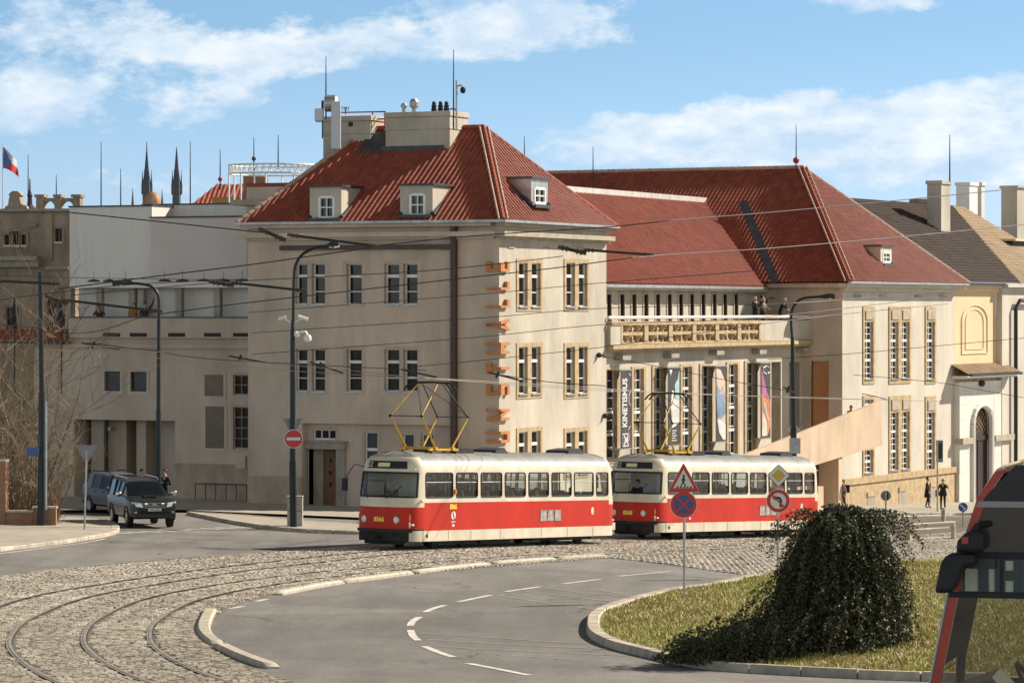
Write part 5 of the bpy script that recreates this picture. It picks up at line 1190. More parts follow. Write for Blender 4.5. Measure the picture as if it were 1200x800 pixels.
# ---------------------------------------------------------------- right block
UB = Vector((.469, .883)).normalized(); NB = Vector((UB.y, -UB.x)); VB = -NB
BO = Vector((18.9, 195.3)); FB = Fac(BO, UB, NB); FK = Fac(BO, VB, -UB)
def bp_(t, v, z): return Vector((BO.x + UB.x * t + VB.x * v, BO.y + UB.y * t + VB.y * v, z))
def right_block():
    root = thing('gallery_block', 'tall pale block with large red hipped roof, slit windows and ochre stone base', 'building', (BO.x, BO.y, gz(*BO)))
    zE = FB.hit(990, 331)[1]; T = 18.0; zb = -6
    hs = []; plq = []
    for ya, yb, yp0, yp1, set_ in ((377, 444, 363, 376.5, (((1012.5, 1022.5),), ((1043, 1052), (1056, 1065)), ((1085.5, 1094.5),))), (483, 551, 468, 482.5, (((1043, 1052), (1056, 1065)), ((1085.5, 1094.5),)))):
        for xs in set_:
            rc = [tuple(FB.rect(a, ya, b, yb)[:2]) for a, b in xs]; zz = FB.rect(xs[0][0], ya, xs[0][1], yb)[2:]; zp = FB.hit(xs[0][0], yp0)[1]
            hs.append(window(root, FB, 0, rc, zz, sur=.24, depth=.14, cols=2, rows=[.1, .21, .45, .55, .79, .9], trans=[.33, .67], top=zp - zz[1] + .2, bottom=.28, proud=.06))
            for a, b in rc:
                pb = MB(); FB.box(pb, a + .05, b - .05, .062, .12, zz[1] + .12, zp - .02); pb.build('carved_panel', MATS['stone_pale'], root, bevel=.04)
    for (x0, y0, x1, y1) in ((1012.5, 527, 1022.5, 554), (1012.5, 468, 1022.5, 481)):
        a, b, c, d = FB.rect(x0, y0, x1, y1); hs.append(window(root, FB, 0, [(a, b)], (c, d), sur=.24, depth=.14, cols=2, rows=[.25, .75], trans=.5, bottom=.25, proud=.06))
    mb = MB(); FB.wall(mb, 0, T, zb, zE, hs)
    ds = FK.rect(951, 423, 971, 560); FK.wall(mb, 0, 32, zb, zE, [(ds[0], ds[1], zb, ds[3])], 0, 1)
    Fac(bp_(T, 0, 0).xy, VB, UB).wall(mb, 0, 32, zb, zE); Fac(bp_(0, 32, 0).xy, UB, VB).wall(mb, 0, T, zb, zE)
    mb.build('wall', [MATS['plaster_right'], MATS['plaster_shaded']], root)
    db = MB(); FK.box(db, ds[0], ds[1], -.3, -.15, zb, ds[3]); db.build('side_door', mat('ochre_panel', (.48, .21, .085), .6, .12, 1.5, streak=True), root)
    # ochre stone base with a moulded top, sunk panels
    zs0 = FB.hit(990, 561)[1]; zs1 = FB.hit(1116, 545.5)[1]
    pb = MB(); FB.box(pb, -.14, T, .001, .14, zb, zs0 - .35); FB.box(pb, -.2, T, .001, .24, zs0 - .35, zs0); pb.build('plinth', MATS['stone'], root)
    for (x0, y0, x1, y1) in ((1016, 579, 1026, 593), (1053, 573, 1062, 592.5), (1090, 568, 1096, 592)):
        a, b, c, d = FB.rect(x0, y0, x1, y1, .14); nb = MB(); FB.box(nb, a, b, .141, .2, d - .12, d + .15); FB.box(nb, a + .02, b - .02, .142, .16, c, d - .13, 1); nb.build('sunk_panel', [MATS['stone'], MATS['stone_grey']], root)
    cb = MB(); FB.box(cb, -.7, T + .5, .001, .62, zE - .28, zE - .05); FB.box(cb, -.25, T, .001, .3, zE - .5, zE - .28); FK.box(cb, .002, 30, .001, .55, zE - .28, zE - .05, 1); cb.build('cornice', [MATS['plaster_right'], MATS['plaster_shaded']], root)
    gb = MB(); FB.box(gb, -.75, T + .6, .66, .8, zE - .06, zE + .06); gb.build('gutter', MATS['zinc'], root)
    for x in (1004, 1034, 1075, 1104):
        t, z = FB.hit(x, 347); vb = MB(); FB.box(vb, t - .5, t + .5, .01, .1, z - .06, z + .06); vb.build('vent_slot', MATS['stone_grey'], root)
    ov = .75; zR = ZC + 8.5; z0 = zE + .02
    c0, c1, c2, c3 = bp_(-ov, -ov, z0), bp_(T + ov, -ov, z0), bp_(T + ov, 33, z0), bp_(-ov, 33, z0); ra, rb = bp_(9, 6.3, zR), bp_(9, 27, zR)
    roof_face('roof', [c3, c0, ra, rb], root); roof_face('roof', [c0, c1, ra], root, pitch=.38, amp=.09); roof_face('roof', [c1, c2, rb, ra], root); roof_face('roof', [c2, c3, rb], root)
    cream = MATS['mortar']
    for off in (-.26, .26): hip_cap(root, c0, ra, .06, cream, UB.to_3d() * off * .75 - VB.to_3d() * off * .75 + Vector((0, 0, .08)))
    hip_cap(root, c0, ra, .12, TILE, (0, 0, .06)); hip_cap(root, c1, ra, .12, cream, (0, 0, .05)); hip_cap(root, ra, rb, .13, cream, (0, 0, .06))
    dormer(root, FB, 1032, 289, 1045, 310, (1035, 296, 1043, 307), -.35, 2.0, 'little dormer on the sunny slope', 'plaster_right')
    # lead valley where the low roof meets this one
    pn = (c0 - c3).cross(ra - c3).normalized(); pn = pn if pn.z > 0 else -pn
    def onroof(px, py):
        C = Vector((0, 0, ZC)); d = W(px, py, 1.0) - C; return C + d * ((c0 - C).dot(pn) / d.dot(pn)) + pn * .10
    P0, Q0 = onroof(909, 333), onroof(871, 238); dv = (Q0 - P0).normalized().cross(pn) * .5; vb = MB()
    vb.prism([(0, 0), (1, 0), (1, 1), (0, 1)], lambda a, b, d: P0 + (Q0 - P0) * a + dv * (b - .5) + pn * d, 0, .06); vb.build('valley_flashing', MATS['lead'], root)
    return root
right_block()

def ramp():
    F = Fac(FB.p(0, 5.2, 0).xy, UB, NB)
    root = thing('stair_ramp', 'slanting concrete stair parapet with orange light in its colour, before the pale block', 'stair wall', F.p(0, 0, gz(*F.p(0, 0, 0).xy)))
    pts = [(868, 536), (1034, 470), (1034, 521), (978, 538), (870, 572)]
    mb = MB(); q = [F.hit(*p) for p in pts]; mb.prism(q, lambda a, b, d: F.p(a, d, b), -.35, 0); mb.build('parapet', MATS['ramp_concrete_lit'], root, bevel=.02)
    sb = MB(); q = [F.hit(*p) for p in [(866, 552), (1032, 497), (1032, 520), (978, 537), (866, 575)]]; sb.prism(q, lambda a, b, d: F.p(a, d, b), -2.4, -.36); sb.build('flight', MATS['ramp_concrete_lit'], root)
    wb = MB(); a, b, c, d = F.rect(866, 566, 963, 640, -.2); F.box(wb, a, b, -2.4, -.1, -6, d - .4); 
    t0, t1 = F.hit(963, 540)[0], F.hit(984, 540)[0]; F.box(wb, t1, t1 + .5, -2.4, -.06, -6, F.hit(984, 538)[1]); wb.build('pier', MATS['ramp_concrete_lit'], root)
    eb = MB(); F.box(eb, t0 - .3, t1 + .02, -2.3, -1.2, -6, F.hit(975, 538)[1]); eb.build('undercroft_fill', mat('opening_brown', (.10, .045, .022), .7, .25, 1.5, streak=True), root)  # dark brown block set back in the opening
ramp()

# ---------------------------------------------------------------- yellow house with white portal, next house
def right_houses():
    root = thing('yellow_house', 'yellow house with a blind arched niche under shade darkened roof, right of the pale block', 'house', FB.p(21, 0, gz(*FB.p(21, 0, 0).xy)))
    tA, tB = 18.02, FB.hit(1167, 380)[0]; zE = FB.hit(1150, 335)[1]; zb = -7
    mb = MB(); FB.wall(mb, tA, tB, zb, zE); Fac(FB.p(tB, 0, 0).xy, VB, UB).wall(mb, 0, 10, zb, zE); Fac(FB.p(tA, 0, 0).xy, VB, -UB).wall(mb, 0, 10, zb, zE); mb.build('wall', MATS['plaster_yellow'], root)
    # blind niche: raised arched band
    def arch(x0, x1, ytop, ybot, r_in, w, o0, o1, F=FB, base_o=0):
        a, b, c, d = F.rect(x0, ytop, x1, ybot, base_o); m = (a + b) / 2; hw = (b - a) / 2; return a, b, c, d, m, hw
    nb = MB()
    for (x0, x1, yt, yb, w) in ((1126.5, 1156.5, 357.5, 414, .22), (1131, 1152, 362.5, 409, .14)):
        a, b, c, d, m, hw = arch(x0, x1, yt, yb, 0, w, 0, 0); hr = min((d - c) * .32, hw * .62)
        op = [(a, c), (a, d - hr)] + [(m - hw * math.cos(R(q)), d - hr + hr * math.sin(R(q))) for q in range(15, 180, 15)] + [(b, d - hr), (b, c)]
        for p, q in zip(op, op[1:]): nb.tube([FB.p(p[0], .02, p[1]), FB.p(q[0], .02, q[1])], w * .22, 6)
        nb.tube([FB.p(a, .02, c), FB.p(b, .02, c)], w * .22, 6)
    nb.build('blind_niche', MATS['plaster_yellow'], root)
    cb = MB(); FB.box(cb, tA, tB + .1, .001, .4, zE - .15, zE + .05); FB.box(cb, tA, tB + .1, .001, .2, zE - .4, zE - .15); cb.build('cornice', MATS['plaster_yellow'], root)
    gb = MB(); FB.box(gb, tA - .2, tB + .3, .45, .6, zE + .05, zE + .18); gb.build('gutter', MATS['metal_dark'], root)
    tR, zR = FB.hit(1117, 242, -9)
    tE = FB.hit(1196, 332, .55)[0]; e0, e1 = FB.p(tA - 4, .55, zE + .15), FB.p(tE, .55, zE + .15); r0 = FB.p(tA - 4, -9, zR); r1b = FB.p(tR, -9, zR)
    roof_face('roof', [e0, e1, r1b, r0], root, TILE_D, pitch=.22, amp=.02, course=.38, sub=3, lip=.06); roof_face('roof', [FB.p(tB, -19, zE), FB.p(tA - 4, -19, zE), r0, r1b], root, TILE_D, pitch=.3, amp=.02, sub=3)
    # chimney stacks
    for x0, x1, y0, y1, o, lab, m in ((1103, 1117, 212, 278, -5.5, 'tall chimney with one ochre weathered side', 'plaster'), (1136, 1148, 214, 254, -9.5, 'white chimney behind the dark roof', 'white_paint'), (1150, 1154, 214, 254, -10.5, 'slim pale chimney', 'plaster_portal')):
        t0, t1, c, d = FB.rect(x0, y0, x1, y1, o); t1 = t0 + min(t1 - t0, 1.7); k = 1.0
        mb = MB(); FB.box(mb, t0, t1, o - k, o, c - 2, d - .25, 0); FB.box(mb, t0 - .08, t1 + .08, o - k - .08, o + .08, d - .25, d, 0); ch = mb.build('chimney', MATS[m], root, bevel=.03); ch['label'] = lab
    # white rusticated portal, a projecting porch with its own little tiled roof
    po = .35; p = thing('portal_porch', 'white rusticated porch with pointed arch doorway and small tiled canopy', 'porch', FB.p(21, po, gz(*FB.p(21, po, 0).xy)))
    a0 = tA + .0; a1 = FB.hit(1184, 500, po)[0]; zt = FB.hit(1140, 447, po)[1]
    d0, d1, _, zi = FB.rect(1139, 508, 1161, 560, po); ax0, ax1, _, zap = FB.rect(1139, 474, 1161, 480, po); m = (d0 + d1) / 2; hw = (d1 - d0) / 2; zsp = FB.hit(1150, 496, po)[1]
    aw = [(d0, zb), (d0, zsp)] + [(m - hw * math.cos(R(q)) , zsp + (zap - zsp) * math.sin(R(q)) ** .9) for q in (20, 40, 60, 75, 90, 105, 120, 140, 160)] + [(d1, zsp), (d1, zb)]
    mb = MB()
    FB.wall(mb, a0, d0, zb, zt, [], po); FB.wall(mb, d1, a1, zb, zt, [], po); FB.wall(mb, d0, d1, zap, zt, [], po)
    for q, r_ in zip(aw[1:-1], aw[2:-1]):
        mb.quad([FB.p(q[0], po, q[1]), FB.p(r_[0], po, r_[1]), FB.p(r_[0], po, zap), FB.p(q[0], po, zap)])
    for q, r_ in zip(aw, aw[1:]): mb.quad([FB.p(q[0], po, q[1]), FB.p(r_[0], po, r_[1]), FB.p(r_[0], po - .3, r_[1]), FB.p(q[0], po - .3, q[1])])
    for t in (a0, a1): mb.quad([FB.p(t, 0.001, zb), FB.p(t, po, zb), FB.p(t, po, zt), FB.p(t, 0.001, zt)])
    mb.build('wall', MATS['plaster_portal'], p)
    z = zt - .5
    while z > zb + 6:
        for q0, q1 in ((a0 + .02, d0 - .55), (d1 + .55, a1 - .02)):
            jb = MB(); FB.box(jb, q0, q1, po + .001, po + .014, z - .44, z); jb.build('ashlar_block', MATS['plaster_portal'], p)
        z -= .47
    ab = MB(); op = aw[:]
    for q, r_ in zip(op, op[1:]): ab.tube([FB.p(q[0], po + .04, q[1]), FB.p(r_[0], po + .04, r_[1])], .2, 6)
    ab.build('arch_moulding', MATS['plaster_portal'], p)
    ib = MB(); zi = FB.hit(1150, 511, po)[1]; zi2 = FB.hit(1150, 518, po)[1]
    for q0, q1 in ((a0 - .12, d0 - .2), (d1 + .2, a1 + .12)): FB.box(ib, q0, q1, po - .2, po + .3, zi2, zi)
    ib.build('impost', MATS['stone_pale'], p)
    dk = mat('dark_door', (.035, .012, .012), .5, .2, 3); db = MB(); FB.box(db, d0, d1, po - .30, po - .24, zb, zap); FB.box(db, d0, d1, po - .24, po - .16, zi - .25, zi + .05); FB.box(db, m - .05, m + .05, po - .24, po - .2, zb, zi - .25); dd = db.build('door', dk, p)
    lb = MB(); lat = mat('lattice', (.34, .22, .1), .6, .2, 4)
    for k in range(-6, 10):
        for sg in (1, -1):
            q0 = (m - hw, zi + k * .38); q1 = (m + hw, zi + k * .38 + sg * 2.2); pts = []
            for i in range(13):
                f = i / 12; t = q0[0] + (q1[0] - q0[0]) * f; zz = q0[1] + (q1[1] - q0[1]) * f; lim = zsp + (zap - zsp) * (1 - min(1, abs(t - m) / hw) ** 2) ** .55
                if zi + .1 < zz < lim - .05: pts.append(FB.p(t, po - .22, zz))
            if len(pts) > 1: lb.tube(pts, .022, 4)
    lb.build('fanlight_lattice', lat, dd)
    ca0, ca1 = FB.hit(1116, 437, .1)[0], FB.hit(1196, 437, po + .8)[0]; ze = FB.hit(1150, 438, po + .8)[1]; zr = FB.hit(1150, 428, 0)[1] + .1
    roof_face('canopy_roof', [FB.p(ca0, po + .8, ze), FB.p(ca1, po + .8, ze), FB.p(ca1, .02, zr), FB.p(ca0, .02, zr)], p, TILE_T, pitch=.3, amp=.06)
    cb = MB(); FB.box(cb, ca0 + .1, ca1 - .1, .01, po + .7, ze - .28, ze - .1); FB.box(cb, ca0 + .1, ca1 - .1, po + .86, po + 1.0, ze - .14, ze + .02, 1); cb.build('canopy_soffit', [MATS['plaster_portal'], MATS['metal_dark']], p)
    lb = MB(); t, z = FB.hit(1148, 449, po); lb.sphere(FB.p(t, po + .15, z), .22, 10); lb.cyl(FB.p(t, po, z), FB.p(t, po + .15, z), .05); lb.build('wall_lamp', MATS['metal_dark'], p)
    # next house at the edge of the picture
    n = thing('end_house', 'pale house with tan tiled roof and drainpipe at the right edge', 'house', FB.p(tB + 4, .4, gz(*FB.p(tB + 4, 0, 0).xy)))
    tC = tB + 12; zE2 = FB.hit(1180, 333, .4)[1]
    mb = MB(); FB.wall(mb, tB + .05, tC, zb, zE2, [], .4); mb.quad([FB.p(tB + .05, 0, zb), FB.p(tB + .05, .4, zb), FB.p(tB + .05, .4, zE2), FB.p(tB + .05, 0, zE2)]); mb.build('wall', MATS['plaster_right'], n)
    pb = MB(); t, z = FB.hit(1193, 352, .8); t2 = FB.hit(1199, 352, .8)[0]; pb.tube([FB.p(t2 + 2, .75, z), FB.p(t + .5, .75, z), FB.p(t, .65, z - .5), FB.p(t, .65, zb)], .13, 8); pb.build('drainpipe', MATS['metal_dark'], n)
    cb = MB(); FB.box(cb, tB + .1, tC, .41, .8, zE2 - .2, zE2); cb.build('cornice', MATS['plaster_right'], n)
    z2 = zR + .05
    roof_face('roof', [FB.p(tE - .25, .56, zE + .14), FB.p(tC + 6, .56, zE + .14), FB.p(tC + 6, -9, z2), FB.p(tR - .25, -9, z2)], n, TILE_T, pitch=.3, amp=.03, course=.42, sub=4, lip=.05)
    F6 = Fac(FB.p(0, -4.0, 0).xy, UB, NB); d6 = MB(); a, b, c, d = F6.rect(1187, 283, 1215, 303); F6.box(d6, a, b, -3, 0, c, d); F6.box(d6, a - .3, b + .3, -3.2, .3, d, d + .15, 1); d6.build('dormer', [BLACK, MATS['plaster_yellow']], n)
    F7 = Fac(FB.p(0, -7.5, 0).xy, UB, NB); mb = MB(); a, b, c, d = F7.rect(1192, 218, 1205, 258); F7.box(mb, a, a + 2.6, -1.2, 0, c - 3, d - .2); F7.box(mb, a - .1, a + 2.7, -1.3, .1, d - .2, d); ch = mb.build('chimney', MATS['plaster'], n)
    # fence like railings and low roofs further back
    bk = thing('rear_house', 'distant brown tiled roof showing over the dark roof at right', 'house', W(1060, 250, 260)); D = 260
    a, b = W(1000, 262, D), W(1110, 262, D); c, d = W(1110, 246, D + 8), W(1018, 242, D + 8); roof_face('roof', [a + Vector((0, 0, -3)), b + Vector((0, 0, -3)), c, d], bk, TILE_D, pitch=.3, amp=.04, sub=4)
    mb = MB(); mb.box((a.x, D, -6), (b.x, D + 16, a.z - 3)); mb.build('wall', MATS['plaster_old'], bk)
    cb = MB(); p0, p1 = W(1018, 252, D + 2), W(1024, 236, D + 2); cb.box((p0.x, D + 1.5, p0.z - 1), (p1.x, D + 2.2, p1.z)); cb.build('chimney', simple('verdigris', (.13, .22, .17), .7), bk)
    cb = MB(); p0, p1 = W(1067, 244, D + 8), W(1091, 233, D + 8); cb.box((p0.x, D + 8, p0.z - 1), (p1.x, D + 9, p1.z)); cb.build('chimney', MATS['plaster_old'], bk)
right_houses()

# ---------------------------------------------------------------- left wing with terrace, in the shade of the corner building
FW = Fac(tp(0, 4.0, 0).xy, UL, NL)
def left_wing():
    t1 = FW.hit(40, 450)[0]; t0 = 12.6; zb = -3
    root = thing('terrace_wing', 'pinkish low wing with roof terrace and street passage, left of the corner building', 'building', FW.p(20, 0, gz(*FW.p(20, 0, 0).xy)))
    zT = FW.hit(200, 371)[1]; zP0 = FW.hit(200, 396)[1]
    hs = []
    k = dict(stone='plaster_shaded', proud=.03, sur=.16, depth=.14, sill=False, bottom=.16, top=.16)
    for x0, y0, x1, y1 in ((122.5, 435, 141, 458), (153, 435.5, 172, 458.5)):
        a, b, c, d = FW.rect(x0, y0, x1, y1); hs.append(window(root, FW, 0, [(a, b)], (c, d), cols=1, rows=1, trans=None, pane=PANE_B, sash='metal_dark', **k))
    for x0, y0, x1, y1, r in ((273.5, 439, 291, 463, 2), (273.5, 476.5, 291, 526, 4)):
        a, b, c, d = FW.rect(x0, y0, x1, y1); hs.append(window(root, FW, 0, [(a, b)], (c, d), cols=2, rows=r, trans=None, bar=.03, sash='stone_pale', **k))
    bl = mat('blind_panel', (.20, .155, .11), .8, .12, 2)
    for x0, y0, x1, y1 in ((240, 439, 262, 464), (241, 476, 263, 525)):
        a, b, c, d = FW.rect(x0, y0, x1, y1); nb = MB(); FW.box(nb, a - .16, b + .16, .001, .03, d, d + .16); FW.box(nb, a - .16, b + .16, .001, .03, c - .16, c); FW.box(nb, a - .16, a, .001, .03, c, d); FW.box(nb, b, b + .16, .001, .03, c, d); FW.box(nb, a, b, .001, .012, c, d, 1); nb.build('blind_window', [MATS['plaster_shaded'], bl], root)
    p0, p1, _, zp = FW.rect(87, 492, 205, 500)
    mb = MB(); FW.wall(mb, t0, t1, zb, zP0, hs + [(p0, p1, zb, zp)], 0)
    dp = -2.6
    mb.quad([FW.p(p0, 0, zp), FW.p(p1, 0, zp), FW.p(p1, dp, zp), FW.p(p0, dp, zp)], 0)
    for t in (p0, p1): mb.quad([FW.p(t, 0, zb), FW.p(t, 0, zp), FW.p(t, dp, zp), FW.p(t, dp, zb)], 0)
    FW.wall(mb, p0, p1, zb, zp, [], dp, 0)
    Fac(FW.p(t1, 0, 0).xy, UR, UL).wall(mb, 0, 12, zb, zP0, [], 0, 0); 
    mb.build('wall', [MATS['plaster_shaded']], root)
    # piers and blank panels inside the passage
    pal = mat('passage_plaster', (.46, .37, .27), .85, .1, 1, streak=True)
    for x0, x1, yb, o, m in ((107, 122, 545, -1.0, pal), (126.5, 148, 545, -1.4, pal), (160, 171, 543, -.9, pal), (189, 205, 548, -1.8, MATS['plaster_shaded'])):
        a, b, _, _ = FW.rect(x0, 495, x1, yb, o); pb = MB(); FW.box(pb, a, b, o - 1, o, zb, zp - .01); pb.build('pier', m, root)
    for x0, y0, x1, y1, o in ((88, 493, 105, 519, -2.5), (173, 496, 185, 519, -2.5), (149, 493, 159, 530, -2.5)):
        a, b, c, d = FW.rect(x0, y0, x1, y1, o); pb = MB(); FW.box(pb, a, b, o - .05, o + .02, c, d); pb.build('pane_and_recess', PANE, root)  # last sheet paints the dark of a recess, the others are panes
    a, b, _, _ = FW.rect(123, 500, 126, 560, -.8); pb = MB(); pb.cyl(FW.p((a + b) / 2, -.8, zb), FW.p((a + b) / 2, -.8, zp), .09, n=8); pb.build('drainpipe', MATS['metal_dark'], root)
    cb = MB(); t, z = FW.hit(129, 502, -1.2); cb.box(FW.p(t, -1.1, z) - Vector((.12, .3, .08)), FW.p(t, -1.1, z) + Vector((.12, .1, .08))); cb.build('security_camera', MATS['zinc'], root)
    # string course, plinth, terrace parapet with slots
    zs = FW.hit(250, 546)[1]; sb = MB(); FW.box(sb, t0, p0 - .02, .001, .07, zb, zs); FW.box(sb, t0, p0 - .02, .001, .11, zs, zs + .12); sb.build('plinth', mat('plinth_warm', (.44, .33, .24), .85, .18, 1.5, streak=True), root)
    a, b, c, d = FW.rect(278, 534, 289, 549); ub = MB(); FW.box(ub, a, b, .001, .14, c, d); ub.build('meter_cupboard', MATS['plaster_shaded'], root)
    pb = MB(); ta = FW.hit(84, 380)[0]; FW.box(pb, t0, ta, -.3, .28, zP0, zT - .06); FW.box(pb, t0, ta, -.36, .34, zT - .06, zT, 1); FW.box(pb, t0, t1, .001, .16, zP0 - .5, zP0 - .3); pb.build('terrace_parapet', [MATS['plaster_shaded'], MATS['lead']], root)
    for x0, x1 in ((121, 141), (152, 172), (197, 217), (239, 259), (273, 291)):
        a, b, c, d = FW.rect(x0, 390, x1, 394.5, .28); nb = MB(); FW.box(nb, a, b, .2, .285, c, d); nb.build('drain_slot', BLACK, root)
    dk = MB(); FW.box(dk, t0, t1, -9, -.3, zP0 - .2, zP0 + .05); dk.build('terrace_floor', MATS['lead'], root)
    # terrace: white back wall, posts and roof slab with domes
    zS0 = FW.hit(200, 337)[1]; zS1 = FW.hit(200, 330)[1]
    bb = MB(); FW.wall(bb, t0, ta + .5, zP0, zS0, [], -1.5); bb.build('terrace_wall', MATS['plaster_white'], root)
    for x in (79.5, 115.5, 154, 165, 209, 254):
        t = FW.hit(x, 350, -.7)[0]; pb = MB(); FW.box(pb, t - .17, t + .17, -1.0, -.7, zP0, zS0); pb.build('terrace_post', MATS['stone_grey'], root)
    sb = MB(); FW.box(sb, t0, ta + .3, -5, -.4, zS0, zS1); sb.build('terrace_roof', MATS['plaster_white'], root)
    for x in (110, 128, 147, 193, 214, 239, 262, 284):
        t = FW.hit(x, 330, -.9)[0]; sb = MB(); sb.lathe(FW.p(t, -.9, zS1), [(.34, 0), (.32, .06), (.2, .12), (.05, .15)], 10); sb.cyl(FW.p(t, -.9, zS1), FW.p(t, -.9, zS1 + .55), .015, n=4); sb.build('roof_light', MATS['lead'], root)
    # tall blank volumes behind the terrace
    bb = MB()
    for x0, y0, x1, y1, o, m in ((81.5, 242.5, 178, 331, -3.4, 0), (177, 255, 300, 331, -3.1, 1), (170, 240, 300, 331, -5.6, 0)):
        a, b, c, d = FW.rect(x0, y0, x1, y1, o); FW.box(bb, a, b, o - 9 - o * .01, o, zS0 + .02, d, m); FW.box(bb, a - .03, b + .05, o - 9.1 - o * .01, o + .06, d, d + .08, 2)
    bb.build('blank_volume', [MATS['plaster_white'], MATS['plaster_pinkish'], MATS['lead']], root)
    # stair tower with tile coping, beside the red roof
    a, b, c, d = FW.rect(289, 219, 345, 330, -2); st = MB(); FW.box(st, a, b, -7, -2, zS0, d); q = FW.rect(275, 234, 345, 240.5, -2); FW.box(st, q[0], q[1], -7.2, -1.5, q[2], q[3], 1); st.build('stair_tower', [MATS['plaster_shaded'], MATS['stone_pale']], root)
    cp = MB(); cp.tube([FW.p(a, -2.1, d + .08), FW.p(b, -2.1, d + .08)], .12, 6); cp.build('coping', TILE, root)
    rb = MB()  # ramp rail by the plinth
    t0_, t1_, c, d = FW.rect(229, 567, 289, 585, .4); rb.tube([FW.p(t0_, .4, d), FW.p(t1_, .4, d)], .03, 5)
    for i in range(6): t = t0_ + (t1_ - t0_) * i / 5; rb.cyl(FW.p(t, .4, c - .5), FW.p(t, .4, d), .025, n=5)
    rb.build('ramp_rail', MATS['brown_pipe'], root)
left_wing()

def old_house():
    F = Fac(W(84, 400, 182).xy, (-.985, .17), (-.17, -.985)); zb = -3
    root = thing('old_house', 'weathered brown old house with scrolled gable and arched roof balustrade, far left', 'house', F.p(8, 0, gz(*F.p(8, 0, 0).xy)))
    zA = F.hit(40, 247)[1]; zC = F.hit(20, 303)[1]; t1 = F.hit(-60, 400)[0]; ts = F.hit(48, 350)[0]; hs = []
    def hole(x0, y0, x1, y1, **k):
        a, b, c, d = F.rect(x0, y0, x1, y1); h = window(root, F, 0, [(a, b)], (c, d), cols=2, rows=2, trans=None, sur=.14, depth=.2, proud=.05, stone='plaster_old', **k); hs.append(h)
    hole(5.5, 275, 12, 288, sash='brown_pipe'); hole(14, 271, 22.5, 288, sash='brown_pipe'); hole(25, 275, 30.5, 288, sash='brown_pipe'); hole(65, 268, 73, 284, sash='brown_pipe')
    hole(52, 443, 61, 464, sash='brown_pipe'); hole(72.5, 444, 86, 464, sash='brown_pipe'); hole(72, 486, 81, 516); hole(8, 360, 22, 392, sash='brown_pipe'); hole(56, 350, 70, 392, sash='brown_pipe')
    mb = MB(); F.wall(mb, -.2, t1, zb, zA, hs); Fac(F.p(-.2, 0, 0).xy, -F.n, -F.u).wall(mb, 0, 10, zb, zA); mb.build('wall', MATS['plaster_old'], root)
    lb = MB(); z4 = F.hit(40, 395)[1]; lo = [h for h in hs if h[3] < z4]
    F.wall(lb, -.15, t1, zb, z4, lo, .02); lb.build('lower_wall', MATS['plaster_ochre'], root)
    cb = MB(); F.box(cb, ts, t1, .001, .8, zC - .1, zC + .12); F.box(cb, ts, t1, .001, .45, zC - .45, zC - .1); F.box(cb, -.15, t1, .021, .4, F.hit(20, 248)[1], zA + .1); a, b, c, d = F.rect(55, 312, 82, 316); F.box(cb, a, b, .001, .3, c, d); cb.build('cornice', MATS['stone_grey'], root)
    pb = MB(); a, b, c, d = F.rect(36, 262, 44, 266); F.box(pb, a, b, .001, .25, c, d); a, b, c, d = F.rect(60, 250, 62, 305); F.box(pb, a, b, .001, .12, c, d); pb.build('pilaster', MATS['plaster_old'], root)
    # scrolled gable with urn block
    gb = MB(); gp = [(4, 248), (7, 242), (10, 240.5), (11, 233), (12, 230), (10.5, 229), (12, 226.5), (15, 224), (21, 224), (24, 226.5), (25.5, 229), (23, 230), (24, 234), (25, 239), (30, 241.5), (33, 248)]
    gb.prism([F.hit(*p) for p in gp], lambda a, b, d: F.p(a, d, b), -.5, .1); gb.build('gable', MATS['plaster_old'], root)
    # balustrade of piers and arches
    for x0, x1, cx0, cx1 in ((42.5, 51, 41, 52.5), (64, 71.5, 63, 72.5), (86, 94, 84, 95.5)):
        a, b, c, d = F.rect(x0, 229, x1, 250); q = MB(); F.box(q, a, b, -.5, .05, c, d); a2, b2, c2, d2 = F.rect(cx0, 228, cx1, 231); F.box(q, a2, b2, -.6, .15, d - .1, d + .05); q.build('roof_pier', MATS['plaster_old'], root)
    for x0, x1 in ((51, 64), (71.5, 86)):
        a, b, c, d = F.rect(x0, 232, x1, 250); m = (a + b) / 2; hw = (b - a) / 2; q = MB(); pts = [(a, d), (b, d), (b, c + .25)] + [(m + hw * .98 * math.cos(R(k)), c + .25 + (d - c - .42) * math.sin(R(k))) for k in range(0, 181, 20)] + [(a, c + .25)]
        q.prism(pts, lambda a_, b_, dd: F.p(a_, dd, b_), -.35, -.05); q.build('roof_arch', MATS['plaster_old'], root)
    fb = MB(); a = F.hit(35, 240, -2)[0]; z = F.hit(35, 240, -2)[1]; fb.lathe(F.p(a, -2, z - .8), [(.7, 0), (.5, .5), (.15, .8), (.12, 1.2), (.16, 1.3), (.05, 1.6), (.03, 2.2)], 10); fb.build('finial', MATS['lead'], root)
    aw = thing('awning', 'rust red tile pent roof along the left end of the terrace wing', 'roof', FW.p(30, .8, FW.hit(40, 398)[1])); ab = MB(); t0, t1_ = FW.hit(84, 395)[0], FW.hit(-30, 395)[0]; z0 = FW.hit(60, 399)[1]
    roof_face('tiles', [FW.p(t1_, 1.0, z0), FW.p(t0, 1.0, z0), FW.p(t0, .05, z0 + .55), FW.p(t1_, .05, z0 + .55)], aw, None, pitch=.28); FW.box(ab, t0, t1_, .03, .9, z0 - .15, z0 - .02); ab.build('eaves_board', MATS['brown_pipe'], aw)
old_house()

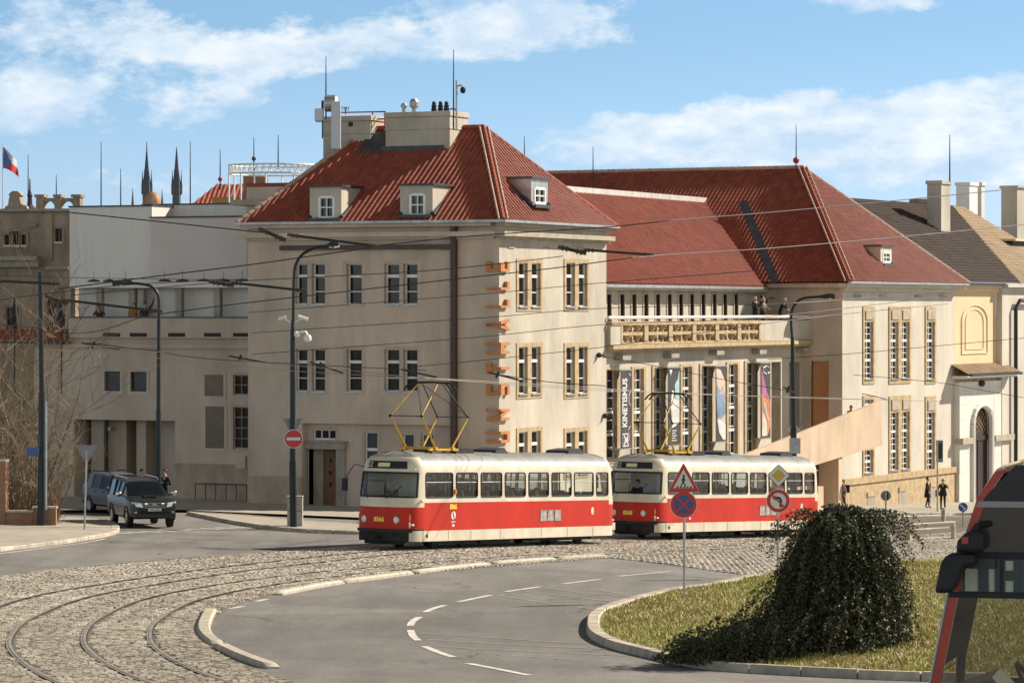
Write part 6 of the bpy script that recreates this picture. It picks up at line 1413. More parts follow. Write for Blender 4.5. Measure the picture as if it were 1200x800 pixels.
# ---------------------------------------------------------------- skyline behind
def skyline():
    slate = mat('hazed_slate', (.095, .112, .13), .7, .3, .05)  # slate lightened, distance haze mixed into the colour
    for cx, top, lab in ((172, 166, 'dark Gothic church spire with pinnacles, left of the pair'), (207, 172.5, 'dark Gothic church spire with pinnacles, right of the pair')):
        D = 900; s = D / FPX; t = thing('church_tower', lab, 'church tower', (W(cx, 300, D).x, D, -5), 'twin church towers on the skyline')
        c = Vector((W(cx, 300, D).x, D, 0)); z = lambda y: ZC + (HY - y) * s
        mb = MB(); mb.lathe(c, [(5.0 * s, z(330)), (5.0 * s, z(224)), (5.4 * s, z(222)), (4.6 * s, z(215)), (2.6 * s, z(198)), (.7 * s, z(176)), (.35 * s, z(top))], 8); mb.build('spire', slate, t)
        for dx, dy in ((-5, 0), (5.5, 0), (-2.5, -4), (2.8, -4), (0, 5)):
            pb = MB(); pb.lathe(c + Vector((dx * s, dy * s, 0)), [(1.4 * s, z(228)), (1.4 * s, z(217)), (.9 * s, z(212)), (.15 * s, z(199))], 6); pb.build('pinnacle', slate, t)
    for cx, top in ((155.5, 220), (190, 221)):
        D = 880; s = D / FPX; c = Vector((W(cx, 300, D).x, D, 0)); mb = MB(); mb.lathe(c, [(1.6 * s, ZC + (HY - 300) * s), (1.5 * s, ZC + (HY - 238) * s), (.4 * s, ZC + (HY - top - 4) * s), (.2 * s, ZC + (HY - top) * s)], 6)
        o = mb.build('small_spire', slate, org=(c.x, c.y, 0)); tag(o, 'tiny slate spirelet just %s of the copper dome' % ('left' if cx < 170 else 'right'), 'spire', 'small spires by the dome')
    D = 300; s = D / FPX; c = W(178, 240, D); t = thing('lantern_dome', 'small orange tiled dome with arched window showing over the blank wall', 'dome', c)
    mb = MB(); mb.lathe(c - Vector((0, 0, 6)), [(13 * s, 0), (13 * s, 6), (11 * s, 6.1)], 16); mb.build('drum', MATS['plaster_old'], t)
    mb = MB(); mb.sphere(c + Vector((0, 0, .05)), 11 * s, 16, 0, (1, 1, 1.35)); mb.build('cupola', mat('copper_orange', (.36, .14, .045), .6, .25, 2), t, smooth=True)
    mb = MB(); mb.prism([(-5 * s, 0), (5 * s, 0), (5 * s, 7 * s)] + [(5 * s * math.cos(R(k)), 7 * s + 5 * s * math.sin(R(k))) for k in (30, 60, 90, 120, 150)] + [(-5 * s, 7 * s)], lambda a, b, d: c + Vector((a - 1.5 * s, -11.5 * s - d, b)), 0, .15); mb.build('arched_window', MATS['plaster_old'], t)
    # red roof with yellow wall behind
    D = 230; t = thing('skyline_house', 'red tiled roof over a yellow gable behind the blank white wall', 'house', W(255, 245, D))
    a, b = W(223, 241, D), W(300, 241, D); roof_face('roof', [a, b, W(330, 216, D + 6), W(254, 218, D + 6)], t, None, pitch=.3); mb = MB(); q0, q1 = W(249, 250, D - .1), W(300, 231, D - .1); mb.box((q0.x, D - .4, -4), (q1.x, D - .1, q1.z)); mb.build('wall', mat('ochre_wall', (.45, .25, .06), .8, .15, 1), t)
    mb = MB(); q0, q1 = W(285, 222, D - 1), W(312, 206, D - 1); mb.box((q0.x, D - 1, q0.z - 4), (q1.x, D + 1, q1.z)); mb.build('chimney', BRICK, t)
    # white ring truss on posts
    D = 184; s = D / FPX; c = W(321, 200, D); rx = 53 * s; t = thing('ring_truss', 'white circular lattice ring on slender posts above the rooftops', 'roof structure', c)
    P = lambda a, z: c + Vector((rx * math.cos(a), rx * .95 * math.sin(a), z))
    zt, zl = 6 * s, -4 * s
    for zz in (zt, zl):
        mb = MB(); mb.tube([P(2 * math.pi * k / 40, zz) for k in range(41)], .05, 5, caps=False); mb.build('ring', MATS['white_paint'], t)
    mb = MB()
    for k in range(40): mb.tube([P(2 * math.pi * k / 40, zt), P(2 * math.pi * (k + .5) / 40, zl), P(2 * math.pi * (k + 1) / 40, zt)], .028, 4)
    mb.build('lattice', MATS['white_paint'], t)
    for k in range(10):
        mb = MB(); a = 2 * math.pi * k / 10 + .2; mb.cyl(P(a, zl), P(a, -38 * s), .05, n=5); mb.build('post', MATS['white_paint'], t)
    # aerials and flag
    thin = MATS['metal_dark']
    grp = 'slender aerial masts on the rooftops'
    for x, yt, yb, D, lab, ball in ((33, 181, 245, 200, 'bare mast behind the weathered gable', 0), (66, 205, 235, 200, 'short bare mast over the roof arches', 0), (118.5, 166, 243, 190, 'tall bare mast rising behind the left part of the blank wall', 0), (141.5, 198, 243, 190, 'shorter bare mast left of the church spires', 0),
                                (223, 166, 255, 180, 'tall pale mast right of the church spires', 0), (258, 175, 222, 232, 'mast with a dark ball at its foot on the red skyline roof', 1), (297.5, 161, 210, 230, 'mast with a round joint above the white ring', 1), (326, 158, 200, 230, 'faint thin mast inside the white ring', 0),
                                (382, 66, 140, 163, 'aerial mast on the left chimney stack', 0), (531.5, 58, 152, 163, 'tall aerial mast beside the wide chimney', 0), (614.5, 160, 190, 215, 'short rod behind the hip of the corner roof', 0), (695, 172, 224, 195, 'rod standing on the ridge of the gallery wing', 0), (933, 146, 197, 206, 'rod with a red ball on the peak of the block roof', 2), (1113, 158, 213, 222, 'rod above the tall ochre chimney', 0), (840, 211, 234, 208, 'short bent rod on the gallery ridge', 3)):
        a, b = W(x, yt, D), W(x, yb, D); t = thing('aerial_mast', lab, 'mast', b, grp); mb = MB(); mb.tube([b, a + (b - a) * .5, a], [.04, .032, .016] if D < 220 else [.05, .04, .022], 5); mb.build('rod', thin, t)
        if ball in (1, 2): q = MB(); q.sphere(W(x, 210 if x == 258 else 186 if x < 300 else 188, D), .16 if ball == 1 else .2, 10); q.build('ball', MATS['red_rail'] if ball == 2 or x == 258 else MATS['lead'], t)
        if ball == 3: q = MB(); q.tube([a, W(834, 212, D)], .05, 5); q.build('bracket', MATS['zinc'], t)
    D = 195; t = thing('flag', 'white red and blue striped flag with blue wedge on a pole, far left', 'flag', W(3.5, 245, D)); mb = MB(); mb.tube([W(3.5, 245, D), W(3, 169, D)], [.05, .03], 6); mb.build('pole', MATS['white_paint'], t)
    cloth = MB(); nx, ny = 14, 10
    def fp(u, v):   # u along the fly, v down the hoist; hanging in a light breeze
        p = W(3.5 + u * (15 + 3 * v) , 172 + v * (25 - 10 * u) + u * 12 + 9 * u * u * (v * .6 + .4), D); p.y += .35 * math.sin(u * 7 + v * 2) * u; return p
    for i in range(nx):
        for j in range(ny):
            u, v = (i + .5) / nx, (j + .5) / ny; m = 2 if u < .55 * (1 - abs(2 * v - 1)) + .12 else 0 if v < .5 else 1
            cloth.quad([fp(i / nx, j / ny), fp((i + 1) / nx, j / ny), fp((i + 1) / nx, (j + 1) / ny), fp(i / nx, (j + 1) / ny)], m)
    cloth.build('cloth', [simple('flag_white', (.6, .6, .62), .8), simple('flag_red', (.62, .05, .05), .8), simple('flag_blue', (.10, .17, .36), .8)], t)
    # telecom gear on the left chimney
    D = 161.5; t = thing('antenna_panel', 'tall grey white antenna panel with drum on the left chimney stack', 'antenna', W(393, 178, D)); mb = MB(); a, b = W(388.3, 175, D), W(399.3, 119, D); mb.box((a.x, D - .2, a.z), (b.x, D + .15, b.z)); mb.build('panel', simple('antenna_grey', (.50, .53, .56), .4), t, bevel=.04)
    mb = MB(); c = W(387, 121, D); mb.cyl(c + Vector((-.25, .3, 0)), c + Vector((.25, .25, 0)), .40, n=20); mb.sphere(c + Vector((.2, .25, 0)), .38, 14, 0, (.5, 1, 1)); mb.build('drum', MATS['zinc'], t); mb = MB(); mb.tube([W(378, 135, D), W(378, 162, D), W(383, 164, D + .2)], .04, 5); mb.tube([W(378, 118, D + .1), W(378, 136, D + .1)], .06, 6); mb.build('cable', BLACK, t)
    t = thing('relay_box', 'small pale equipment box bolted left of the chimney stack', 'antenna', W(374, 142, D)); mb = MB(); a, b = W(369, 142, D), W(378.6, 127.5, D); mb.box((a.x, D - .25, a.z), (b.x, D + .2, b.z)); mb.build('case', simple('antenna_grey', (.50, .53, .56), .4), t, bevel=.03); mb = MB()
    for k in range(4): mb.cyl(W(371 + k * 2, 142, D), W(371 + k * 2, 143.5, D), .03, n=5)
    mb.build('connector', BLACK, t)
    t = thing('camera_pole', 'grey pole with a dome camera beside the wide chimney', 'camera', W(535, 152, D)); mb = MB(); mb.tube([W(535, 152, D), W(535, 94, D)], .05, 6); mb.tube([W(535, 101, D), W(541, 100, D), W(542.5, 103, D)], .04, 5); mb.build('pole', MATS['zinc'], t); mb = MB(); mb.lathe(W(542.5, 109.5, D), [(.08, 0), (.13, .1), (.13, .22), (.05, .32)], 10); mb.build('dome_camera', BLACK, t)
    t = thing('yagi_aerial', 'small comb shaped television aerial above the left chimney', 'aerial', W(405, 133, D)); mb = MB(); mb.tube([W(405, 134, D), W(405, 126, D)], .025, 5); mb.tube([W(400, 126, D), W(409, 127, D)], .02, 4)
    for k in range(4): mb.tube([W(401 + 2.5 * k, 125, D), W(401 + 2.5 * k, 130, D)], .015, 4)
    mb.build('rods', MATS['metal_dark'], t)
skyline()

# ================================================================== STREET FURNITURE
def tilt(F): return F
GP = MATS['green_pole']
SW = simple('sign_white', (.66, .64, .58), .45); SR = simple('sign_red', (.48, .035, .030), .4); SB = simple('sign_blue', (.035, .085, .26), .4); SY = simple('sign_yellow', (.60, .38, .03), .4); SK = simple('sign_black', (.02, .02, .02), .5); SG = mat('sign_back', (.22, .22, .22), .45, .1, 3, metal=.5)
class Plate:
    """frame for a flat sign: a to the right, b up as seen from its face, d towards the viewer"""
    def __init__(s, c, yaw=0.0): s.c = Vector(c); s.r = Vector((math.cos(yaw), math.sin(yaw), 0)); s.n = Vector((math.sin(yaw), -math.cos(yaw), 0))
    def __call__(s, a, b, d=0.0): return s.c + s.r * a + Vector((0, 0, b)) + s.n * d
def disc(mb, P, r, d0, d1, m, n=28, r_in=None):
    pts = [(r * math.cos(2 * math.pi * k / n), r * math.sin(2 * math.pi * k / n)) for k in range(n)]; mb.prism(pts, P, d0, d1, m)
def poly(mb, P, pts, d0, d1, m): 
    a = sum(p[0] * q[1] - q[0] * p[1] for p, q in zip(pts, pts[1:] + pts[:1]))
    mb.prism(pts if a > 0 else pts[::-1], P, d0, d1, m)
def bar(mb, P, p, q, w, d0, d1, m):
    dx, dy = q[0] - p[0], q[1] - p[1]; l = math.hypot(dx, dy); nx, ny = -dy / l * w / 2, dx / l * w / 2
    poly(mb, P, [(p[0] + nx, p[1] + ny), (q[0] + nx, q[1] + ny), (q[0] - nx, q[1] - ny), (p[0] - nx, p[1] - ny)], d0, d1, m)
def signs():
    g = G(802, 694, .25); s = g.y / FPX
    t = thing('sign_post', 'red triangular crossing sign above a round blue no stopping sign on one post', 'road sign', g)
    mb = MB(); mb.cyl(g - Vector((0, 0, .2)), W(801.5, 545, g.y), .034, n=10); mb.build('pole', MATS['zinc'], t)
    P = Plate(W(801, 563, g.y - .06), .08); mb = MB(); R_ = .50
    tri = lambda k: [(0, .50 * k), (-.46 * k, -.33 * k), (.46 * k, -.33 * k)]
    poly(mb, P, tri(.96), 0, .012, 0); poly(mb, P, [(x, y - .0) for x, y in tri(.92)], .012, .015, 1); poly(mb, P, [(x, y + .005) for x, y in tri(.60)], .015, .018, 0)
    o = mb.build('warning_sign', [SW, SR], t); pb = MB()
    disc(pb, Plate(P(0.005, .135, .02), .08), .030, 0, .003, 0, 12)
    for p, q, w in (((0, .10), (-.01, -.04), .055), ((-.01, .09), (.055, .0), .02), ((0, .08), (-.06, .01), .02), ((-.012, -.03), (.06, -.155), .028), ((-.012, -.03), (-.075, -.15), .028)): bar(pb, P, p, q, w, .02, .023, 0)
    for k in range(5): x = -.19 + k * .09; bar(pb, P, (x, -.185), (x + .05, -.155), .035, .02, .023, 0)
    pb.build('pedestrian_symbol', SK, o)
    P = Plate(W(801, 591, g.y - .06), .08); mb = MB(); disc(mb, P, .36, 0, .012, 0); disc(mb, P, .345, .012, .015, 1); disc(mb, P, .255, .015, .018, 2)
    bar(mb, P, (-.19, -.19), (.19, .19), .055, .018, .021, 1); bar(mb, P, (-.19, .19), (.19, -.19), .055, .0185, .0215, 1); mb.build('no_stopping_sign', [SW, SR, SB], t)
    g = G(911.5, 648, .25); g = Vector((g.x, 103.5, 0)); g = Vector(((911.5 - 600) / FPX * 103.5, 103.5, gz(8.06, 103.5) + .2))
    t = thing('sign_post', 'yellow diamond priority sign above a round no left turn sign, half behind the bush', 'road sign', g)
    mb = MB(); mb.cyl(g - Vector((0, 0, .3)), W(911.5, 550, g.y), .034, n=10); mb.build('pole', MATS['zinc'], t)
    P = Plate(W(912.5, 557, g.y - .06), -.12); mb = MB(); q = lambda k: [(0, .345 * k), (-.345 * k, 0), (0, -.345 * k), (.345 * k, 0)]
    poly(mb, P, q(1.02), 0, .012, 1); poly(mb, P, q(.95), .012, .015, 0); poly(mb, P, q(.56), .015, .018, 1); poly(mb, P, q(.53), .018, .021, 2); mb.build('priority_sign', [SW, SK, SY], t)
    P = Plate(W(912, 586.5, g.y - .06), -.05); mb = MB(); disc(mb, P, .36, 0, .012, 0); disc(mb, P, .345, .012, .015, 1); disc(mb, P, .24, .015, .018, 0)
    for p, q_ in (((.075, -.19), (.075, .04)), ((.075, .04), (.04, .09)), ((.04, .09), (-.10, .09))): bar(mb, P, p, q_, .075, .018, .021, 2)
    poly(mb, P, [(-.08, .17), (-.08, .01), (-.18, .09)], .018, .0215, 2); bar(mb, P, (-.18, .17), (.18, -.18), .05, .022, .025, 1); mb.build('no_turn_sign', [SW, SR, SK], t)
    # give way sign seen from behind
    g = G(99, 620, .12); t = thing('sign_post', 'grey back of a give way triangle on a post at the left pavement', 'road sign', g); mb = MB(); mb.cyl(g, W(101.5, 527, g.y), .035, n=10); mb.build('pole', MATS['zinc'], t)
    P = Plate(W(101.5, 530, g.y + .06), .15); mb = MB(); poly(mb, P, [(-.43, .28), (.43, .28), (0, -.46)], -.01, .01, 0); bar(mb, P, (-.1, .0), (.1, .0), .05, .01, .03, 1); mb.build('sign_plate', [SG, MATS['zinc']], t)
    # round back, bus stop post, blue arrow disc on the right
    for px, py, yt, lab, kind in ((1038, 605, 580.5, 'round sign seen from the back in front of the ochre stone base', 0), (1098.5, 599, 520, 'tall stop post with a rectangular plate beside the two pedestrians', 1), (1128.5, 617, 594, 'round blue keep direction sign with white arrow near the red coach', 2)):
        g = G(px, py, .12 if kind != 2 else .0); t = thing('sign_post', lab, 'road sign', g); mb = MB(); mb.cyl(g - Vector((0, 0, .1)), W(px, yt - 4, g.y), .045, n=8); mb.build('pole', MATS['zinc'], t); mb = MB(); s = g.y / FPX
        P = Plate(W(px, yt, g.y - .08 if kind == 2 else g.y + .08), .0)
        if kind == 0: disc(mb, P, 6 * s, -.01, .01, 0); mb.build('sign_plate', [SG], t); mb = MB(); bar(mb, P, (.05, -5 * s), (.05, 4.5 * s), .14, .02, .04, 0); mb.build('mounting_channel', SK, t)
        elif kind == 1: poly(mb, P, [(-.05, -1.0), (.32, -1.0), (.32, .2), (-.05, .2)], -.12, -.1, 0); mb.build('timetable_plate', [SG], t); mb = MB(); poly(mb, P, [(.0, -.8), (.27, -.8), (.27, .05), (.0, .05)], -.10, -.09, 0); mb.build('timetable', SK, t)
        else:
            disc(mb, P, 5.6 * s, -.01, .01, 0); disc(mb, P, 5.2 * s, .01, .014, 1); bar(mb, P, (-.13, .13), (.06, -.06), .06, .014, .018, 0); poly(mb, P, [(.14, -.14), (.0, -.12), (.12, .0)], .014, .019, 0); mb.build('arrow_sign', [SW, SB], t)
    # small no entry plate showing over the front tram
    D = 146; c = W(572.5, 534, D); t = thing('sign_post', 'red sign disc peeping over the roof of the front tram', 'road sign', (c.x, c.y, gz(c.x, c.y))); mb = MB(); P = Plate(c); disc(mb, P, 7 * D / FPX, -.01, .01, 0); disc(mb, P, 6.2 * D / FPX, .01, .014, 1); mb.build('sign_plate', [SW, SR], t); mb = MB(); mb.cyl((c.x, c.y + .05, gz(c.x, c.y)), c + Vector((0, .05, .2)), .035, n=8); mb.build('pole', MATS['zinc'], t)
signs()

def arm_lamp(t, pts, head, r=(.09, .05), hl=.8):
    mb = MB(); mb.tube(smooth_path([Vector(p) for p in pts], 5), [r[0]] * 6 + [r[1]] * 60 if False else r[1], 8); mb.build('arm', GP, t)
    a, b = Vector(head[0]), Vector(head[1]); d = (b - a).normalized(); mb = MB(); mb.tube([a - d * .1, a + d * .15, a + (b - a) * .55, b, b + d * .05], [.05, .09, .15, .12, .03], 10); o = mb.build('lamp_head', MATS['metal_dark'], t, smooth=True)
    mb = MB(); m = a + (b - a) * .62; mb.sphere(m - Vector((0, 0, .06)), .15, 10, 0, (1.7, .8, .6)); mb.build('lamp_glass', simple('lamp_glass', (.8, .74, .6), .12), o)
def poles():
    # mast with no entry sign on the traffic island
    g = G(344, 617, .13); D = g.y; s = D / FPX
    t = thing('lamp_mast', 'dark green mast with lamp, cameras and red no entry sign on the traffic island', 'street lamp', g)
    mb = MB(); mb.cyl(g, W(343, 540, D), 4.2 * s, n=14); mb.cyl(W(343, 540, D), W(343, 393, D), 3.4 * s, 2.9 * s, 14); mb.cyl(W(343, 393, D), W(343, 375, D), 3.0 * s, 1.8 * s, 14); mb.build('mast', GP, t, smooth=True)
    arm_lamp(t, [W(343.5, 378, D), W(344.5, 325, D), W(347.5, 308, D), W(356, 297, D), (W(371, 290, D)), W(382, 288.5, D)], (W(381, 289, D), W(396.5, 285, D)), r=(.07, .06))
    P = Plate(W(344, 514, D - .22), .1); mb = MB(); disc(mb, P, 11 * s, 0, .015, 0); disc(mb, P, 10.3 * s, .015, .02, 1); bar(mb, P, (-8 * s, 0), (8 * s, 0), 3.4 * s, .02, .025, 0); mb.build('no_entry_sign', [SW, SR], t)
    P = Plate(W(343, 498, D + .2), .1); mb = MB(); poly(mb, P, [(-12 * s, 8 * s), (12 * s, 8 * s), (0, -13 * s)], -.01, .01, 0); mb.build('sign_back', [SG], t)
    for a, b in (((326.5, 373.5), (335, 371)), ((349.5, 370.5), (361, 374))):
        mb = MB(); p, q = W(*a, D), W(*b, D); mb.tube([p, q], .075, 6); mb.tube([(p + q) / 2, W(343, 379, D)], .02, 4); mb.build('traffic_camera', MATS['white_paint'], t)
    mb = MB(); mb.tube([W(346, 391, D), W(352, 389, D), W(358, 388.5, D), W(360, 392, D)], .05, 6); mb.lathe(W(360.5, 400, D), [(.08, -.02), (.15, .05), (.15, .18), (.09, .27)], 12); mb.sphere(W(347.5, 391.5, D), .13, 8); mb.build('dome_camera', MATS['white_paint'], t)
    mb = MB(); mb.tube([W(348, 580, D), W(346.5, 540, D), W(346.5, 460, D), W(346, 395, D)], .03, 5); mb.build('cable_conduit', MATS['zinc'], t)
    c = G(346.5, 615.5, .13); t2 = thing('control_cabinet', 'pale grey traffic control cabinet at the foot of the mast', 'cabinet', c); mb = MB(); w = 9 * s; h = 34.5 * s; mb.box((c.x - w, c.y - .55, c.z), (c.x + w, c.y - .12, c.z + h)); mb.box((c.x - w - .03, c.y - .58, c.z + h), (c.x + w + .03, c.y - .1, c.z + h + .04)); mb.build('case', mat('cabinet_grey', (.40, .385, .345), .6, .15, 3), t2, bevel=.012)
    mb = MB(); mb.box((c.x - w + .03, c.y - .562, c.z + h * .52), (c.x + w - .03, c.y - .552, c.z + h * .535)); mb.build('seam', SK, t2)
    for k in range(3): mb = MB(); mb.sphere((c.x - .12 + k * .13, c.y - .55, c.z + h * .74), .025, 6); mb.build('lock', SK, t2)
    # tall slim lamp mast left
    g = Vector((W(185.5, 590, 147).x, 147, 0)); g.z = gz(g.x, g.y); D = 147; t = thing('lamp_mast', 'slim dark lamp mast with curved arm behind the parked cars', 'street lamp', g)
    mb = MB(); mb.cyl(g, W(185.8, 480, D), .13, .11, 10); mb.cyl(W(185.8, 480, D), W(186, 375, D), .09, .075, 10); mb.build('mast', GP, t, smooth=True)
    arm_lamp(t, [W(186, 376, D), W(186, 352, D), W(183.5, 342, D), W(176, 335, D), W(162, 332.3, D), W(147, 331.6, D)], (W(148, 331.6, D), W(132.5, 332, D)), r=(.07, .06))
    # thick green catenary pole
    g = Vector((W(48.5, 595, 131).x, 131, 0)); g.z = gz(g.x, g.y); D = 131; t = thing('catenary_pole', 'thick dark green overhead line pole among the bare shrubs', 'pole', g); mb = MB(); mb.cyl(g, W(49, 460, D), .16, .12, 12); mb.cyl(W(49, 460, D), W(47, 319, D), .10, .08, 12); mb.build('mast', GP, t, smooth=True)
    mb = MB(); mb.tube([W(54, 597, D - .2), W(54, 470, D - .2)], .045, 6); mb.build('conduit', MATS['zinc'], t); mb = MB(); a, b = W(32, 534, D - .2), W(46, 524, D - .2); mb.box((a.x, a.y - .02, a.z), (b.x, a.y, b.z)); mb.build('street_plate', SB, t)
    # lamp mast behind the second tram
    g = Vector((W(930, 600, 166).x, 166, 0)); g.z = gz(g.x, g.y); D = 166; t = thing('lamp_mast', 'dark lamp mast with diamond sign back, behind the rear of the second tram', 'street lamp', g)
    mb = MB(); mb.cyl(g, W(930, 500, D), .20, .15, 12); mb.cyl(W(930, 500, D), W(928.5, 395, D), .12, .09, 12); mb.build('mast', GP, t, smooth=True)
    arm_lamp(t, [W(928.5, 397, D), W(927, 375, D), W(929, 362, D), W(935, 353, D), W(944, 349, D), W(962, 347.5, D)], (W(960, 347.5, D), W(978, 347, D)), r=(.07, .065))
    P = Plate(W(930, 503, D + .22), 0); s = D / FPX; mb = MB(); poly(mb, P, [(0, 7.6 * s), (-8 * s, 0), (0, -7.6 * s), (8 * s, 0)], -.01, .01, 0); mb.build('sign_back', [SW], t)
    mb = MB(); a, b = W(925, 531, D - .2), W(937.5, 513, D - .2); mb.box((a.x, a.y - .25, a.z), (b.x, a.y, b.z)); mb.build('switch_box', MATS['zinc'], t)
poles()

def wires():
    wm = simple('wire_dark', (.04, .035, .03), .5); wl = simple('wire_copper', (.46, .38, .27), .35, .7)
    D0 = 126
    def wire(lab, pts, r=.022, m=wm, D=None, sag=True):
        P = [W(p[0], p[1], p[2] if len(p) > 2 else (D or D0)) for p in pts]; P = smooth_path(P, 6) if len(P) > 2 else P
        if len(pts) == 2 and sag: P = [P[0] + (P[1] - P[0]) * (k / 10) - Vector((0, 0, .0012 * (P[1] - P[0]).length ** 2 * .25 * (1 - (k / 5 - 1) ** 2) * .12)) for k in range(11)]
        mb = MB(); mb.tube(P, r * .8, 5); o = mb.build('overhead_wire', m, org=P[0]); tag(o, lab, 'wire', 'overhead wires of the tram line')
    def insul(lab, a, b, D, r=.05):
        p, q = W(*a, D), W(*b, D); t = thing('span_insulator', lab, 'insulator', p, 'thick insulator rods in the overhead spans'); mb = MB(); mb.tube([p, q], r, 8); mb.build('rod', MATS['metal_dark'], t); d = (q - p).normalized()
        for e, sg in ((p, 1), (q, -1)):
            mb = MB()
            for k in range(2): c = e + d * sg * (.06 + .16 * k); mb.tube([c - d * .04, c + d * .04], r * 1.6, 8)
            mb.tube([e - d * .14, e + d * .14], r * 1.15, 6); mb.build('end_clamp', MATS['brown_pipe'], t)
    insul('insulator rod over the cornice at the left of the corner building', (341, 275.5), (438, 288), 126); insul('insulator rod reaching the lamp mast on the traffic island', (275, 331.5), (356, 340.5), 127)
    insul('insulator rod ending at the slim lamp mast', (79, 352), (186, 364.5), 128); insul('insulator rod left of the green pole top', (-6, 329), (66, 332.5), 128); insul('insulator rod before the red roof of the gallery wing', (688, 293), (762, 298.5), 132)
    insul('short insulator left of the cornice insulator', (307, 269), (331, 280), 126, .07); insul('short insulator left of the gallery insulator', (658, 290), (683, 296), 132, .07); insul('short insulator beside the mast arm on the left terrace', (249, 330.5), (270, 334), 127, .06); insul('short insulator below the slim lamp arm', (57, 348), (75, 355), 128, .06)
    wire('dark span wire climbing from the left terrace to the cornice insulator', [(68, 338.5), (180, 324), (290, 310.5), (372, 299), (436, 290)], .03)
    wire('dark span wire crossing the upper windows of the corner building', [(186, 368), (270, 357), (400, 342), (533, 327), (650, 314), (762, 300), (900, 291, 140), (1060, 277, 150), (1210, 262, 160)], .026)
    wire('span wire passing just above the upper window row', [(82, 346), (186, 337), (270, 330), (400, 323), (502, 317), (585, 309), (660, 300)], .02)
    wire('highest wire rising over the red roofs to the right edge', [(440, 288), (560, 276), (712, 266), (800, 257), (900, 249, 140), (1060, 234, 150), (1210, 219, 160)], .026)
    wire('wire below the upper windows of the corner building', [(292, 366), (420, 356), (570, 344), (710, 331), (900, 316)], .016); wire('thin wire between the two window rows', [(295, 390), (430, 381), (570, 372), (710, 361), (930, 355), (1105, 341, 140)], .016)
    wire('thin wire just above the lower windows', [(295, 415), (430, 405), (570, 394), (710, 380), (900, 371), (1160, 340, 145)], .016); wire('thin wire through the lower window row', [(480, 430), (545, 424), (640, 414), (710, 406), (935, 374), (1110, 356, 145)], .016)
    wire('thin wire from the pale block to the end house', [(900, 421), (1000, 414), (1100, 405), (1200, 396)], .016, D=150); wire('thick wire sloping over the blank white wall', [(82, 249), (180, 259), (290, 270.5), (308, 271)], .03); wire('dark wire rising behind the bare shrubs', [(-5, 352), (70, 342), (160, 333), (290, 327)], .02, D=128)
    wire('wire from the green pole to the lamp mast arm', [(49, 388), (110, 389), (185, 364)], .02, D=128); wire('thin wire across the old house front', [(-5, 322), (70, 325), (200, 327), (290, 328)], .014, D=130); wire('thin stay wire over the gallery front to the mast', [(703, 417), (780, 431), (850, 445), (926, 458)], .018, D=150)
    wire('copper contact wire over the near track', [(60, 409), (135, 414.5), (300, 431), (400, 438), (520, 444), (660, 452, 133), (800, 461, 142), (930, 465, 152), (1100, 470, 165)], .017, wl, D=122); wire('copper contact wire over the outer track', [(100, 404), (185, 412), (300, 424), (400, 433), (505, 443.5), (700, 457, 135), (780, 459.5, 142), (930, 466, 152), (1050, 468.5, 162)], .017, wl, D=122.5)
    wire('span wire falling from the slim mast to the contact wires', [(186, 412), (240, 420), (360, 427), (500, 434)], .018, D=127); wire('dark pull off arm wire left of the front pantograph', [(95, 402), (118, 403), (150, 408), (186, 411)], .026, D=127)
    wire('wall anchor stay across the sunny face', [(575, 437), (640, 447), (710, 452)], .02, D=135); wire('wall anchor stay on the pale block', [(1000, 439), (1080, 446), (1118, 451), (1200, 466)], .018, D=175); wire('short stay between block wall and ramp', [(1010, 461), (1032, 466), (1042, 469)], .03, D=178); wire('dark wire running into the green pole', [(49, 384), (20, 382), (-10, 380)], .025, D=129)
    for a, b, lab in (((363, 424), (402, 437), 'dark fitting on the contact wire left of the front pantograph'), ((471, 433), (512, 442), 'dark fitting above the front pantograph'), ((268, 417), (312, 425), 'dark fitting near the mast with the cameras'), ((918, 453), (936, 464), 'dark fitting beside the right lamp mast'), ((96, 402), (140, 409), 'dark fitting right of the bare shrubs'), ((572, 436), (608, 445), 'dark fitting on the sunny corner face')):
        p, q = W(*a, 126), W(*b, 126); t = thing('wire_clamp', lab, 'fitting', p, 'dark fittings on the contact wires'); mb = MB(); mb.tube([p, q], .035, 6); mb.build('arm', MATS['metal_dark'], t); mb = MB(); m = p + (q - p) * .3; mb.tube([m - Vector((.05, 0, .12)), m + Vector((.05, 0, .12))], .05, 6); mb.build('clamp', MATS['metal_dark'], t)
wires()

def bollards():
    grp = 'granite bollards at the parking bays'
    for px, y0, y1, lab in ((1050, 610, 597, 'stubby granite bollard just right of the bush top'), (1065, 634, 613, 'nearest granite bollard at the corner of the paved bay'), (1105.5, 611, 594.5, 'granite bollard below the two pedestrians'), (1117, 632, 613, 'granite bollard next to the red coach')):
        g = G(px, y0); s = g.y / FPX; h = (y0 - y1) * s; mb = MB(); w = 2.6 * s
        mb.lathe(g, [(w, -.1), (w * .97, h * .8), (w * .9, h * .95), (w * .55, h)], 10); o = mb.build('bollard', MATS['granite'], org=g, smooth=True); tag(o, lab, 'bollard', grp)
bollards()

